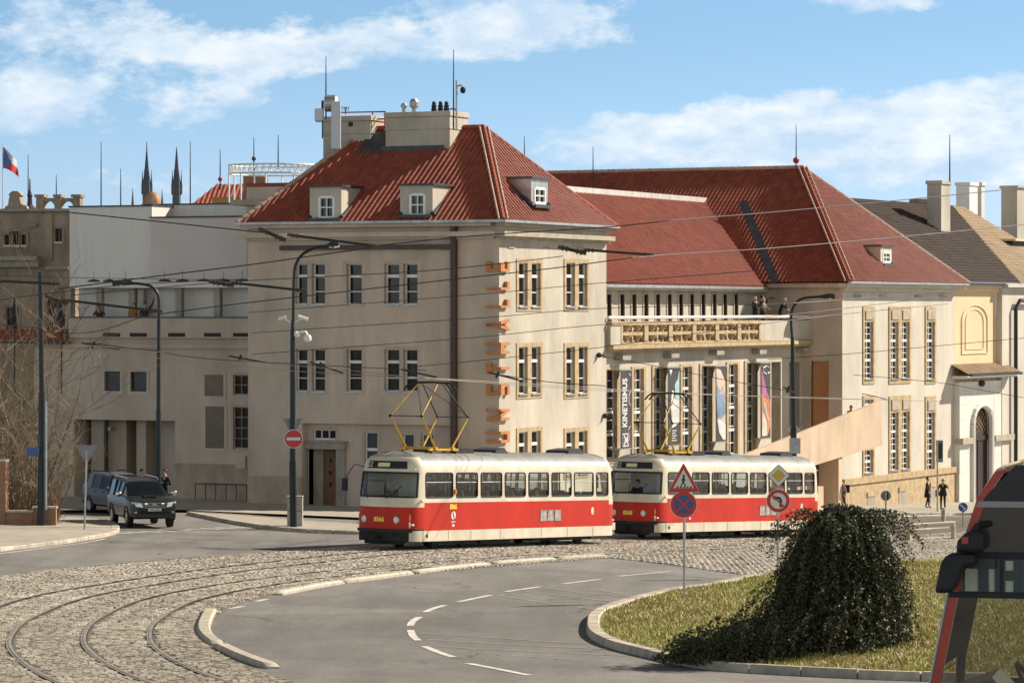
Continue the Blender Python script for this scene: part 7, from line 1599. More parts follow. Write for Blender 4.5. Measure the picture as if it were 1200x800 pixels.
# ---------------------------------------------------------------- brick walls, bare shrubs
def brick_walls():
    D = 131.3; s = D / FPX
    def blockw(lab, x0, x1, y0, y1, dz=.35, name='brick_wall', cap=True):
        a, b = W(x0, y1, D), W(x1, y0, D); t = thing(name, lab, 'wall', (a.x, D, a.z)); mb = MB(); mb.box((a.x, D - .0, a.z - .3), (b.x, D + dz, b.z)); mb.build('brickwork', BRICK, t)
        if cap: mb = MB(); mb.box((a.x - .03, D - .05, b.z), (b.x + .03, D + dz + .05, b.z + .07)); mb.build('coping', MATS['granite'], t)
    blockw('tall orange brick pier cut by the left picture edge', -30, 6.5, 541, 618, .8)
    blockw('low stepped brick wall in front of the bare shrubs', 7.2, 38, 600, 617, .3); blockw('slightly higher brick wall end beside the green pole', 38.3, 65.5, 595.5, 617, .3)
brick_walls()
def shrub(lab, base, h, n, seed, spread, group, m='bark_pale', lean=0.0):
    r = random.Random(seed); t = thing('bare_shrub', lab, 'shrub', base, group); tb = MB(); cb = MB()
    def grow(p, d, L, rad, lev, mb):
        k = 5; pts = [p]; rs = [rad]; dd = d.copy()
        for i in range(k):
            dd = (dd + Vector((r.gauss(0, .13), r.gauss(0, .13), r.gauss(.03, .06)))).normalized(); p = p + dd * (L / k); pts.append(p); rs.append(rad * (1 - .55 * (i + 1) / k))
        mb.tube(pts, rs, 4 if lev else 6, caps=False)
        if lev >= 3: return
        for _ in range((4, 4, 2)[lev]):
            i = r.randint(1, k); ax = dd.orthogonal(); ax.rotate(Matrix.Rotation(r.uniform(0, 6.28), 3, dd)); nd = (dd * r.uniform(.75, 1.1) + ax * r.uniform(.35, .75)).normalized(); nd.z = abs(nd.z) * .8 + .1
            grow(pts[i], nd.normalized(), L * r.uniform(.42, .65), max(rs[i] * .6, .011), lev + 1, cb)
    for i in range(n):
        a = r.uniform(0, 6.28); q = spread * r.uniform(.2, 1); d = Vector((math.cos(a) * q + lean, math.sin(a) * q, 1)).normalized()
        grow(Vector(base) + Vector((math.cos(a) * .25, math.sin(a) * .25, 0)), d, h * r.uniform(.45, .62), r.uniform(.028, .055), 0, tb)
    tb.build('stems', MATS[m], t, smooth=True); cb.build('twigs', MATS[m], t, smooth=True)
def shrubs():
    grp = 'leafless shrubs behind the brick wall'
    for i, (px, D, h, n, sp, lab) in enumerate(((14, 134, 12, 7, .18, 'tall leafless shrub with pale upright stems, second from the left edge'), (-12, 135, 11.5, 6, .2, 'leafless shrub cut by the left picture edge'), (32, 136, 10.5, 7, .2, 'leafless multi stemmed shrub directly left of the green pole'), (58, 134, 6.4, 6, .4, 'spreading leafless shrub right of the green pole'), (24, 133, 6.5, 7, .3, 'shorter leafless shrub in front of the taller ones'))):
        x = (px - 600) / FPX * D; shrub(lab, (x, D, gz(x, D)), h, n, 20 + i, sp, grp, 'bark_pale' if i in (0, 3, 4) else 'bark')
    # brown dry undergrowth
    r = random.Random(9); mb = MB()
    for i in range(2600):
        x = r.uniform(-21.5, -17.7); y = r.uniform(132.2, 135); z = gz(x, y) + r.random() ** 1.6 * 1.7; d = Vector((r.gauss(0, 1), r.gauss(0, 1), r.gauss(.6, .8))).normalized() * r.uniform(.15, .45); mb.tube([(x, y, z), Vector((x, y, z)) + d], [.009, .004], 3, caps=False)
    tag(mb.build('undergrowth', mat('dry_twigs', (.15, .085, .04), .9, .3, 4, island=.4)), kind='stuff')
shrubs()

# ---------------------------------------------------------------- weeping evergreen bush with its creeping skirt
def bush():
    r = random.Random(11); base = G(985, 757, .35); base.z = gz(base.x, base.y) + .35; D = base.y; s = D / FPX
    t = thing('weeping_bush', 'large dark glossy weeping bush with drooping leafy strands on the grass island', 'bush', base)
    leaf = mat('bush_leaf', (.050, .070, .026), .55, .4, 3, island=.6, spec=.28, col2=(.070, .055, .027)); tw = MB(); lf = MB()
    def leaves(p, d, k):
        for _ in range(k):
            a = Vector((r.gauss(0, 1), r.gauss(0, 1), r.gauss(0, .8))).normalized(); u = (d * .5 + a).normalized(); v = u.cross(Vector((r.gauss(0, 1), r.gauss(0, 1), r.gauss(0, 1)))).normalized(); l = r.uniform(.036, .066); w = l * .42; o = p + a * r.uniform(0, .035)
            i = len(lf.v); lf.v += [tuple(o), tuple(o + u * l * .55 + v * w), tuple(o + u * l * 1.15), tuple(o + u * l * .55 - v * w)]; lf.f.append((i, i + 1, i + 2, i + 3)); lf.m.append(0)
    H = (757 - 590) * s
    def strand(p, d, n, step, droop, k):
        pts = [p]
        for i in range(n):
            d = (d + Vector((r.gauss(0, .10), r.gauss(0, .10), -droop + r.gauss(0, .07)))).normalized(); p = p + d * step
            g = gz(p.x, p.y) + .12
            if p.z < g: p.z = g + r.uniform(0, .05); d.z = max(d.z, 0)
            pts.append(p); leaves(p, d, k)
        tw.tube(pts, [.004] * len(pts), 3, caps=False)
    for i in range(1150):
        a = r.uniform(0, 2 * math.pi); rr = abs(r.gauss(0, .36)); hz = H * (1 - .34 * min(rr / .8, 1.6) ** 1.3) * r.uniform(.82, 1.0) if i % 3 else H * r.uniform(.3, .8)
        if i % 3 == 0: rr = (1 - hz / H) * r.uniform(.5, 1.15) + .1
        st = base + Vector((math.cos(a) * rr * 1.08, math.sin(a) * rr * 1.1, hz)); d = Vector((math.cos(a) * .9, math.sin(a) * .9, r.uniform(-.1, .5))).normalized()
        strand(st, d, r.randint(16, 40), .07, r.uniform(.16, .28), 4)
    # bare shoots lifting from the crown
    for i in range(70):
        a = r.uniform(0, 2 * math.pi); st = base + Vector((math.cos(a) * .5, math.sin(a) * .5, H * r.uniform(.8, .96))); strand(st, Vector((math.cos(a), math.sin(a), .4)).normalized(), r.randint(12, 22), .07, .09, 3)
    # dense heart
    for i in range(9000):
        a = r.uniform(0, 2 * math.pi); z = r.random(); q = (1.15 * (1 - z) ** .7 + .12) * math.sqrt(r.random()); leaves(base + Vector((math.cos(a) * q, math.sin(a) * q, z * H * .93)), Vector((0, 0, -1)), 1)
    # creeping skirt towards the kerb at left
    tipv = G(752, 764, .3) - base; tipv.z = 0
    for i in range(1150):
        f = r.random() ** 1.35; w = 1.7 * (1 - f) ** .7 + .25; c = base + tipv * f; n_ = Vector((-tipv.y, tipv.x, 0)).normalized(); st = c + n_ * r.uniform(-w, w); hh = (1.75 * (1 - f) ** 1.5 + .16) * r.random() * (1 - .5 * abs(r.uniform(-1, 1))); 
        if seg_dist(st.x, st.y, ISLAND) < -.05: continue
        st.z = gz(st.x, st.y) + .2 + hh; strand(st, (tipv.normalized() + Vector((r.gauss(0, .6), r.gauss(0, .6), r.uniform(-.2, .3)))).normalized(), r.randint(7, 16), .06, .12, 3)
    for q in range(6):
        a = q * 1.05; tw.tube([base + Vector((math.cos(a) * .1, math.sin(a) * .1, -.4)), base + Vector((math.cos(a) * .2, math.sin(a) * .2, H * .5)), base + Vector((math.cos(a) * .3, math.sin(a) * .3, H * .85))], [.06, .05, .02], 6)
    tw.build('twigs', mat('bush_twig', (.035, .022, .014), .8, .3, 6), t); lf.build('leaves', leaf, t)
bush()

# ================================================================== PEOPLE
def cloth_mat(name, col, rough=.85): return mat('cloth_' + name, col, rough, .25, 9, .2, 60)
HAIR = {'dark': mat('hair_dark', (.018, .012, .009), .6, .3, 20), 'white': mat('hair_white', (.52, .49, .44), .7, .15, 20), 'brown': mat('hair_brown', (.06, .028, .014), .6, .3, 20), 'red': mat('hair_red', (.12, .03, .02), .6, .3, 20)}
def person(label, base, yaw, top, legs, hair='dark', h=1.74, group=None, lean=0.0, arms=((-.26, .02, .92), (.26, .02, .92)), elbows=None, step=.04, coat=None, sit=False, cap=None, shoes=(.02, .018, .016), extra=None, head=(0, 0)):
    """one continuous skinned body facing local -Y; joints in metres for a 1.74 m figure"""
    V = []; E = []; Rr = []; tags = []
    def add(p, r, par, tg):
        V.append(Vector(p)); Rr.append(r); tags.append(tg)
        if par is not None: E.append((par, len(V) - 1))
        return len(V) - 1
    L_ = Matrix.Rotation(lean, 3, 'X')       # forward lean about the hips
    up = lambda p: L_ @ (Vector(p) - Vector((0, 0, .95))) + Vector((0, 0, .95))
    pel = add((0, 0, .95), (.155, .12), None, 'l'); sp = add(up((0, 0, 1.14)), (.15, .115), pel, 't'); ch = add(up((0, 0, 1.34)), (.175, .125), sp, 't'); nk = add(up((0, 0, 1.475)), (.06, .06), ch, 's')
    hd = up((0, -.015, 1.56)); h1 = add(hd, (.075, .085), nk, 's'); h2 = add(up((head[0], -.02 + head[1], 1.65)), (.082, .095), h1, 's'); h3 = add(up((head[0], 0 + head[1], 1.725)), (.06, .07), h2, 's')
    add(up((head[0], -.115 + head[1], 1.60)), (.018, .018), h2, 's')       # nose
    for i, sx in enumerate((-1, 1)):
        hip = add((sx * .095, 0, .90), (.095, .10), pel, 'l')
        if sit: kn = add((sx * .10, -.44, .92), (.07, .07), hip, 'l'); an = add((sx * .10, -.46, .50), (.045, .05), kn, 'l'); add((sx * .10, -.60, .46), (.04, .035), an, 'f')
        else:
            st = step * (1 if i else -1); kn = add((sx * .10, -.02 + st * .5 - abs(st) * .2, .50), (.062, .065), hip, 'l'); an = add((sx * .105, .02 + st, .10), (.042, .048), kn, 'l'); add((sx * .115, -.13 + st, .045), (.045, .035), an, 'f')
        sh = add(up((sx * .19, .0, 1.40)), (.068, .068), ch, 't'); wr = Vector(arms[i])
        wr_ = wr if (elbows and elbows[i]) or wr.z > 1.2 else up(wr); so = V[sh]
        el = Vector(elbows[i]) if elbows and elbows[i] else (so + wr_) / 2 + Vector((sx * .06, .05, -.03))
        e = add(el, (.05, .05), sh, 't'); w = add(wr_, (.034, .034), e, 't'); d = (wr_ - el).normalized(); side = d.cross(Vector((0, 1, 0))) if abs(d.y) < .9 else d.cross(Vector((0, 0, 1))); side.normalize()
        pm = add(wr_ + d * .07, (.034, .022), w, 's')
        for k, ln in enumerate((.075, .085, .08, .06)): 
            f1 = add(wr_ + d * .11 + side * (k - 1.5) * .018, (.010, .010), pm, 's'); add(wr_ + d * (.11 + ln * .7) + side * (k - 1.5) * .02 + Vector((0, -.015, 0)), (.008, .008), f1, 's')
        th = add(wr_ + d * .05 - side * .04, (.011, .011), w, 's'); add(wr_ + d * .09 - side * .05, (.009, .009), th, 's')
    me = bpy.data.meshes.new('sk'); me.from_pydata([tuple(v) for v in V], E, []); o = bpy.data.objects.new('sk', me); COL.objects.link(o)
    o.modifiers.new('s', 'SKIN'); sm = o.modifiers.new('u', 'SUBSURF'); sm.levels = 1
    for i, sv in enumerate(me.skin_vertices[0].data): sv.radius = Rr[i]; sv.use_root = (i == 0)
    dg = bpy.context.evaluated_depsgraph_get(); dg.update(); m2 = bpy.data.meshes.new_from_object(o.evaluated_get(dg)); bpy.data.objects.remove(o); bpy.data.meshes.remove(me)
    sc = h / 1.74
    mats = [top, legs, MATS['skin'], simple('shoe_%d' % int(shoes[0] * 99), shoes, .5)]; idx = {'t': 0, 'l': 1, 's': 2, 'f': 3}
    m2.materials.clear(); [m2.materials.append(q) for q in mats]
    segs = [(V[a], V[b], tags[b]) for a, b in E]
    for p in m2.polygons:
        c = p.center; best = (9, 's')
        for a, b, tg in segs:
            ab = b - a; t = max(0, min(1, (c - a).dot(ab) / max(ab.length_squared, 1e-9))); d = (c - a - ab * t).length
            if d < best[0] - 1e-4: best = (d, tg)
        p.material_index = idx[best[1]]; p.use_smooth = True
    t = thing('person', label, 'person', base, group, yaw); t.scale = (sc,) * 3
    b = bpy.data.objects.new('body', m2); COL.objects.link(b); b.parent = t
    mb = MB(); c = V[h2] + Vector((0, .022, .03)); mb.sphere(c, .105, 12, 0, (.92, 1.0, .95)); 
    mb.v = [v if v[1] > c.y - .045 or v[2] > c.z + .035 else (v[0], c.y - .03, v[2]) for v in mb.v]; mb.build('hair', cap or HAIR[hair], t, local=True, smooth=True)
    if coat:
        cb = MB(); n = 14; prof = [(.19, .13, 1.12), (.20, .15, .95), (.225, .175, coat + .2), (.235, .19, coat)]
        for i, (a, bb, z) in enumerate(prof):
            for k in range(n): q = 2 * math.pi * k / n; cb.v.append((a * math.cos(q), bb * math.sin(q), z))
        for i in range(3):
            for k in range(n): cb.f.append((i * n + (k + 1) % n, i * n + k, (i + 1) * n + k, (i + 1) * n + (k + 1) % n)); cb.m.append(0)
        cb.build('coat_skirt', top, t, local=True, smooth=True)
    if extra:
        for nm, fn, m in extra: mb = MB(); fn(mb); mb.build(nm, m, t, local=True, smooth=True)
    return t
def people():
    navy = cloth_mat('navy', (.016, .017, .022)); black = cloth_mat('black', (.012, .011, .011)); jean = cloth_mat('jean', (.03, .035, .05)); grey = cloth_mat('grey', (.10, .10, .105)); brown = cloth_mat('brown', (.085, .05, .03)); orange = cloth_mat('orange', (.40, .15, .03)); plum = cloth_mat('plum', (.06, .03, .05)); khaki = cloth_mat('khaki', (.20, .17, .13)); lilac = cloth_mat('lilac', (.30, .22, .22))
    bag = lambda mb: (mb.box((-.16, .12, 1.0), (.16, .32, 1.42)), mb.tube([(-.1, .12, 1.4), (-.1, -.1, 1.4), (-.1, -.14, 1.2)], .02, 5))
    def on(px, py, lift=.12): return G(px, py, lift)
    person('pedestrian in a long dark coat and cap standing in profile, left of the stop post', on(1087, 595.5), R(70), black, navy, 'dark', 1.76, coat=.62, arms=((-.24, -.12, .95), (.24, -.06, .93)), cap=HAIR['dark'], step=.12)
    person('pedestrian in a dark jacket raising one hand to the face, right of the stop post', on(1105, 597), R(-15), navy, black, 'red', 1.70, coat=.80, arms=((-.25, -.05, .95), (.06, -.16, 1.50)), elbows=(None, (.30, -.16, 1.24)), step=.05, extra=[('handbag', lambda mb: mb.box((-.42, -.1, .75), (-.28, .14, 1.12)), black)])
    person('person with a phone in dark clothes behind the pickup, left of the slim mast', G(166, 594, .1), R(40), black, navy, 'dark', 1.68, arms=((-.1, -.34, 1.18), (.14, -.36, 1.2)), elbows=((-.28, -.06, 1.08), (.28, -.06, 1.08)), extra=[('phone', lambda mb: mb.box((-.03, -.47, 1.2), (.05, -.45, 1.34)), SK)])
    person('person in a dark jacket with folded arm beside the slim lamp mast', G(193, 599, .1), R(-30), navy, black, 'dark', 1.80, arms=((-.05, -.22, 1.15), (.08, -.22, 1.2)), elbows=((-.30, -.02, 1.12), (.32, -.02, 1.12)))
    b = G(988, 616, .1); b = Vector(((987.5 - 600) / FPX * 178, 178, gz(17.2, 178) + .1)); b.z = W(987, 568, 178).z - 1.68
    b.z = gz(b.x, b.y) + .1
    person('walker with reddish hair and a backpack just above the bush', Vector(((988 - 600) / FPX * 172, 172, W(988, 567.5, 172).z - 1.70)) if False else Vector(((988 - 600) / FPX * 182, 182, gz(17.6, 182) + .12)), R(-70), lilac, jean, 'red', 1.70, lean=.12, step=.2, extra=[('backpack', bag, black)])
    # on the ramp, standing on the stair behind its parapet
    F = Fac(FB.p(0, 4.2, 0).xy, UB, NB); t, z = F.hit(998, 475); person('dark haired person in black leaning behind the orange ramp parapet', F.p(t, 0, z - 1.72), R(-25), black, navy, 'dark', 1.72, lean=.15)
    # gallery balcony, left to right, elbows on the rail
    zd = FR.hit(720, 404, .3)[1]
    def bal(px, o, **k): t = FR.hit(px, 370, o)[0]; return FR.p(t, o, zd + .72)
    face = math.atan2(NR.y, NR.x) + R(90)
    el = ((-.28, -.12, 1.16), (.28, -.12, 1.16)); ar = ((-.14, -.34, 1.14), (.16, -.34, 1.14))
    person('white haired visitor in dark jacket at the balcony rail, leftmost of the group', bal(885, -.5), face + R(-30), black, navy, 'white', 1.72, 'visitors on the gallery balcony', arms=ar, elbows=el)
    person('visitor in dark clothes aiming a camera from the balcony', bal(893, -.7), face + R(35), black, navy, 'dark', 1.80, 'visitors on the gallery balcony', arms=((-.08, -.38, 1.56), (.12, -.38, 1.56)), elbows=((-.30, -.2, 1.36), (.30, -.2, 1.36)), extra=[('camera', lambda mb: (mb.box((-.09, -.55, 1.56), (.09, -.46, 1.68)), mb.cyl((0, -.54, 1.62), (0, -.72, 1.62), .05)), SK)])
    person('fair haired visitor in a patterned light jacket on the balcony', bal(895, -.35), face + R(-10), khaki, navy, 'white', 1.62, 'visitors on the gallery balcony', arms=ar, elbows=el)
    person('visitor in black bending over the balcony rail, rightmost of the group', bal(914, -.45), face + R(5), black, black, 'white', 1.72, 'visitors on the gallery balcony', lean=.45, arms=((-.14, -.45, 1.08), (.16, -.45, 1.08)), elbows=((-.28, -.3, 1.2), (.28, -.3, 1.2)))
    # roof terrace at left
    zt = FW.hit(200, 396)[1] + .05
    def ter(px): t = FW.hit(px, 360, -.75)[0]; return FW.p(t, -.75, zt)
    person('person in a brown jacket crouching over the terrace parapet, left of the others', ter(117.5), R(-20), brown, black, 'brown', 1.60, 'people on the roof terrace', lean=.35, arms=((-.2, -.4, 1.25), (.3, -.35, 1.35)), elbows=((-.3, -.2, 1.15), (.36, -.15, 1.2)))
    person('person in an orange top with dark hair on the roof terrace', ter(157), R(0), orange, black, 'dark', 1.68, 'people on the roof terrace')
    person('person in plum clothes stretching one arm up on the roof terrace', ter(170), R(20), plum, black, 'dark', 1.70, 'people on the roof terrace', arms=((-.24, -.1, .98), (.42, -.2, 1.98)), elbows=(None, (.34, -.1, 1.62)))
    # inside the trams
    def inside(tr, lx, ly, label, top, hair, driver=False, grp='passengers inside the trams'):
        M_ = Matrix.LocRotScale(tr.location, tr.rotation_euler, None); p = M_ @ Vector((lx, ly, .92 - .05 + (-.02 if not driver else .18)))
        p2 = p.copy(); p2.z -= .45 if not driver else .4
        person(label, p2, tr.rotation_euler.z + R(90), top, black, hair, 1.72, grp, sit=True, arms=((-.2, -.42, 1.12), (.2, -.42, 1.12)), elbows=((-.28, -.12, 1.1), (.28, -.12, 1.1)))
    inside(tram1, 6.15, -.30, 'driver of the front tram behind the big windscreen', khaki, 'white', True, None); inside(tram2, 6.15, -.30, 'driver of the second tram behind its windscreen', navy, 'dark', True, None)
    cols = [black, grey, brown, navy, plum]; hr = ['dark', 'brown', 'white']
    for k, (lx, ly) in enumerate(((3.35, .85), (1.65, .85), (.75, -.85), (-.10, .85), (-1.8, .85), (-2.65, -.85), (-4.35, .85))): inside(tram1, lx, ly, 'passenger %s seated in the front tram, %s window from the nose' % (('in black', 'in grey', 'in brown', 'in navy', 'in plum')[k % 5], ('second', 'third', 'fourth', 'fourth', 'fifth', 'sixth', 'seventh')[k]), cols[k % 5], hr[k % 3])
    for k, (lx, ly) in enumerate(((2.5, .85), (.75, .85), (-.95, .85), (-2.65, .85), (-4.35, -.85))): inside(tram2, lx, ly, 'passenger %s seated in the second tram, %s window from the nose' % (('in black', 'in grey', 'in brown', 'in navy', 'in plum')[k], ('second', 'third', 'fifth', 'sixth', 'seventh')[k]), cols[k], hr[k % 3])
    # two dark wrapped parasols on the terrace corner
    for px, lab in ((72, 'tied up dark parasol at the corner of the roof terrace'), (17, 'tied up dark parasol before the old house, far left')):
        c = W(px, 385, 168); t = thing('folded_parasol', lab, 'parasol', c, 'folded dark parasols'); s = 168 / FPX; mb = MB(); mb.lathe(c, [(.10, 0), (4.2 * s, 3 * s), (4.6 * s, 12 * s), (3.2 * s, 20 * s), (2.2 * s, 27 * s), (.06, 33 * s)], 10); mb.build('canopy', cloth_mat('canopy', (.02, .022, .024)), t, smooth=True); mb = MB(); mb.cyl(c - Vector((0, 0, 3.2)), c + Vector((0, 0, 36 * s)), .04, n=6); mb.build('pole', MATS['metal_dark'], t)
people()

# ================================================================== VEHICLES
CARGLASS = mat('car_glass', (.012, .016, .020), .06, .2, 2, spec=.22)
TYRE = simple('tyre', (.012, .012, .012), .85); RIM = mat('rim_alloy', (.35, .35, .34), .35, .1, 3, metal=.8); CHROME = simple('chrome', (.6, .6, .58), .15, 1.0)
def car(label, paint, loc, yaw, st, glass_z, wheels, wr, name='parked_car', details=None, pitch=0.0, group=None):
    """st: stations (x, z_bottom, z_belt, z_top, half width, half width at top, kind) from nose to tail"""
    t = thing(name, label, 'car', loc, group, yaw, pitch); mb = MB(); gl = MB(); rings = []
    for x, zb, zl, zt, w, wt, kd in st:
        rings.append([(w * .86, zb), (w * .97, zb + .08), (w, zb + (zl - zb) * .45), (w * .985, zl - .05), (w * .95, zl), (w * .95 + (wt - w * .95) * .88, zl + (zt - zl) * .9), (wt * .86, zt), (0, zt + .02)])
    for side in (1, -1):
        for i in range(len(st) - 1):
            a, b = rings[i], rings[i + 1]; xa, xb = st[i][0], st[i + 1][0]; kd = st[i][6]
            for k in range(7):
                P = [Vector((xa, side * a[k][0], a[k][1])), Vector((xa, side * a[k + 1][0], a[k + 1][1])), Vector((xb, side * b[k + 1][0], b[k + 1][1])), Vector((xb, side * b[k][0], b[k][1]))]
                if side < 0: P = P[::-1]
                g = (k == 4 and kd in ('side', 'screen', 'back')) or (k in (5, 6) and kd in ('screen', 'back'))
                (gl if g else mb).quad(P, 0 if g else (1 if k == 0 else 0))
        for i, fl in ((0, 1), (len(st) - 1, -1)):
            c = [Vector((st[i][0], side * p[0], p[1])) for p in rings[i]] + [Vector((st[i][0], 0, rings[i][0][1]))]; mb.quad(c if fl * side > 0 else c[::-1], 0)
    for i in range(len(st) - 1):
        xa, xb = st[i][0], st[i + 1][0]; mb.quad([Vector((xa, rings[i][0][0], rings[i][0][1])), Vector((xb, rings[i + 1][0][0], rings[i + 1][0][1])), Vector((xb, -rings[i + 1][0][0], rings[i + 1][0][1])), Vector((xa, -rings[i][0][0], rings[i][0][1]))], 1)
    mb.build('body', [paint, BLACK], t, local=True, smooth=True, weld=True); gl.build('window_glass', CARGLASS, t, local=True, smooth=True)
    # pillars over the glass
    for i in range(1, len(st) - 1):
        if st[i][6] in ('side', 'back', 'pillar') or st[i - 1][6] in ('side', 'screen'):
            for side in (1, -1):
                a = rings[i]; pb = MB(); x = st[i][0]; pb.tube([(x, side * (a[4][0] + .0), a[4][1] - .02), (x, side * (a[5][0] + .0), a[5][1] + .01)], .035, 6); pb.build('pillar', paint, t, local=True)
    for x in wheels:
        for y in (st[len(st) // 2][4] - .12, -(st[len(st) // 2][4] - .12)):
            wb = MB(); sg = 1 if y > 0 else -1; wb.tube([(x, y - sg * .11, wr), (x, y - sg * .10, wr), (x, y + sg * .10, wr), (x, y + sg * .115, wr)], [wr * .85, wr, wr, wr * .86], 22); w = wb.build('wheel', TYRE, t, local=True)
            rb = MB(); rb.tube([(x, y + sg * .10, wr), (x, y + sg * .122, wr)], wr * .62, 18)
            rb.build('rim', RIM, w, local=True)
            ab = MB(); pts = [(wr * 1.16 * math.cos(R(q)) + x, wr + wr * 1.16 * math.sin(R(q))) for q in range(-10, 191, 15)]; ab.tube([(px_, y + sg * .095, pz) for px_, pz in pts], .05, 6); ab.build('wheel_arch', BLACK, t, local=True)
    if details: details(t)
    return t
def vehicles():
    dark = mat('paint_dark', (.020, .022, .020), .32, .1, 2, coat=.15, spec=.4); silver = mat('paint_silver', (.10, .10, .105), .5, .08, 2, metal=.1, coat=.1)
    lamp = simple('headlamp', (.62, .62, .58), .1, .2, 1.0)
    st = [(2.62, .52, .86, .88, .70, .64, 'nose'), (2.55, .40, .98, 1.00, .86, .78, 'nose'), (2.30, .36, 1.08, 1.10, .915, .82, 'hood'), (1.35, .36, 1.17, 1.20, .92, .80, 'hood'), (1.12, .36, 1.18, 1.22, .92, .78, 'screen'), (.42, .36, 1.20, 1.76, .92, .66, 'side'), (-.45, .36, 1.20, 1.83, .92, .68, 'side'), (-1.1, .36, 1.20, 1.83, .92, .68, 'pillar'), (-1.25, .36, 1.20, 1.86, .92, .70, 'side'), (-2.35, .40, 1.20, 1.84, .91, .70, 'back'), (-2.6, .5, 1.18, 1.2, .88, .76, 'tail')]
    def det(t):
        mb = MB(); mb.prism([(-.42, .78), (.42, .78), (.50, 1.0), (-.50, 1.0)], lambda a, b, d: Vector((2.64 - (b - .78) * .3 + d, a, b)), -.02, .035); g = mb.build('grille', BLACK, t, local=True)
        for k in range(4): mb = MB(); z = .80 + k * .058; mb.box((2.665 - (z - .78) * .3, -.43 - k * .015, z), (2.69 - (z - .78) * .3, .43 + k * .015, z + .016)); mb.build('grille_bar', CHROME, g, local=True)
        mb = MB(); mb.tube([(2.655, .09 * math.cos(R(30 * k)), .90 + .06 * math.sin(R(30 * k))) for k in range(13)], .012, 5); mb.tube([(2.66, -.05, .91), (2.66, .05, .91)], .01, 4); mb.build('badge', CHROME, g, local=True)
        for y in (-1, 1):
            mb = MB(); mb.prism([(y * .46, .82), (y * .84, .88), (y * .88, 1.04), (y * .52, 1.0)][::y], lambda a, b, d: Vector((2.66 - max(0, abs(a) - .52) * .42 - (b - .8) * .2 + d, a, b)), -.06, .045); mb.build('headlight', lamp, t, local=True)
            mb = MB(); mb.cyl((2.55, y * .72, .60), (2.62, y * .72, .60), .075, n=12); mb.build('fog_lamp', lamp, t, local=True)
            mb = MB(); mb.box((2.64, y * .33 - .05, .955), (2.67, y * .33 + .05, .985)); mb.build('led_lamp', simple('white_led', (.9, .9, .85), .2, emit=.6), t, local=True)
            mb = MB(); mb.tube([(1.0, y * .88, 1.22), (.98, y * 1.02, 1.28)], .03, 5); mb.sphere((.98, y * 1.10, 1.31), .14, 10, 1, (.5, .9, .8)); mb.build('mirror', [BLACK, CHROME], t, local=True, smooth=True)
            mb = MB(); mb.tube([(.3, y * .60, 1.84), (.25, y * .60, 1.90), (-1.0, y * .61, 1.92), (-2.2, y * .61, 1.92), (-2.25, y * .61, 1.86)], .022, 5); mb.build('roof_rail', CHROME, t, local=True)
            mb = MB(); mb.box((-.10, y * .93 - .015, 1.02), (.08, y * .93 + .02, 1.06)); mb.build('door_handle', CHROME, t, local=True)
        mb = MB(); mb.box((2.5, -.84, .42), (2.66, .84, .60)); mb.box((2.45, -.62, .60), (2.67, .62, .70), 1); mb.build('bumper', [dark, BLACK], t, local=True, bevel=.03)
        mb = MB(); mb.box((2.67, -.26, .68), (2.685, .26, .79)); p = mb.build('number_plate', SW, t, local=True); text('5AF 3562', lambda a, b, d: Vector((2.688 + d, a, .735 + b)), .10, SK, 'plate_number', p, local=True)
        mb = MB(); mb.prism([(1.9, 1.16), (1.3, 1.18), (1.3, 1.25), (1.75, 1.24)], lambda a, b, d: Vector((a, d, b)), -.24, .24); mb.box((1.86, -.2, 1.17), (1.9, .2, 1.225), 1); mb.build('hood_scoop', [dark, BLACK], t, local=True)
    g = G(181, 619); yaw = math.atan2(-.955, .30)
    c = g + Vector((-math.cos(yaw) * 2.6, -math.sin(yaw) * 2.6, 0)); c.z = gz(c.x, c.y)
    car('dark pickup with canopy and roof rails facing the crossing at left', dark, c, yaw, st, None, (1.62, -1.45), .39, 'pickup_truck', det, pitch=-math.atan2(gz(g.x, g.y) - gz(c.x, c.y), 2.6))
    st2 = [(2.25, .45, .86, .88, .72, .66, 'nose'), (2.15, .36, .98, 1.0, .86, .76, 'hood'), (1.2, .34, 1.08, 1.12, .89, .78, 'screen'), (.45, .34, 1.10, 1.66, .89, .64, 'side'), (-.3, .34, 1.10, 1.74, .89, .66, 'pillar'), (-.40, .34, 1.10, 1.74, .89, .66, 'side'), (-1.15, .34, 1.10, 1.74, .89, .66, 'side'), (-1.85, .36, 1.10, 1.70, .88, .64, 'back'), (-2.2, .42, 1.08, 1.12, .85, .72, 'tail')]
    def det2(t):
        for y in (-1, 1):
            mb = MB(); mb.tube([(.3, y * .58, 1.76), (.2, y * .58, 1.82), (-1.5, y * .58, 1.82), (-1.6, y * .58, 1.76)], .025, 5); mb.build('roof_rail', BLACK, t, local=True)
            mb = MB(); mb.sphere((.95, y * 1.0, 1.16), .12, 8, 0, (.5, 1, .8)); mb.build('mirror', silver, t, local=True); mb = MB(); mb.box((2.16, y * .7 - .15, .78), (2.24, y * .7 + .12, .92)); mb.build('headlight', lamp, t, local=True)
            for x in (.2, -.7): mb = MB(); mb.box((x - .1, y * .89 - .01, .96), (x + .08, y * .89 + .03, 1.0)); mb.build('door_handle', BLACK, t, local=True)
        for q0, q1 in ((-2.28, -2.12), (2.14, 2.3)): mb = MB(); mb.box((q0, -.8, .4), (q1, .8, .61)); mb.build('bumper', BLACK, t, local=True)
    c = Vector(((141 - 600) / FPX * 146.5, 146.5, 0)); c.z = gz(c.x, c.y); car('silver blue estate car with roof rails parked behind the dark pickup', silver, c, math.atan2(-.86, .5), st2, None, (1.35, -1.35), .34, 'parked_car', det2)
vehicles()

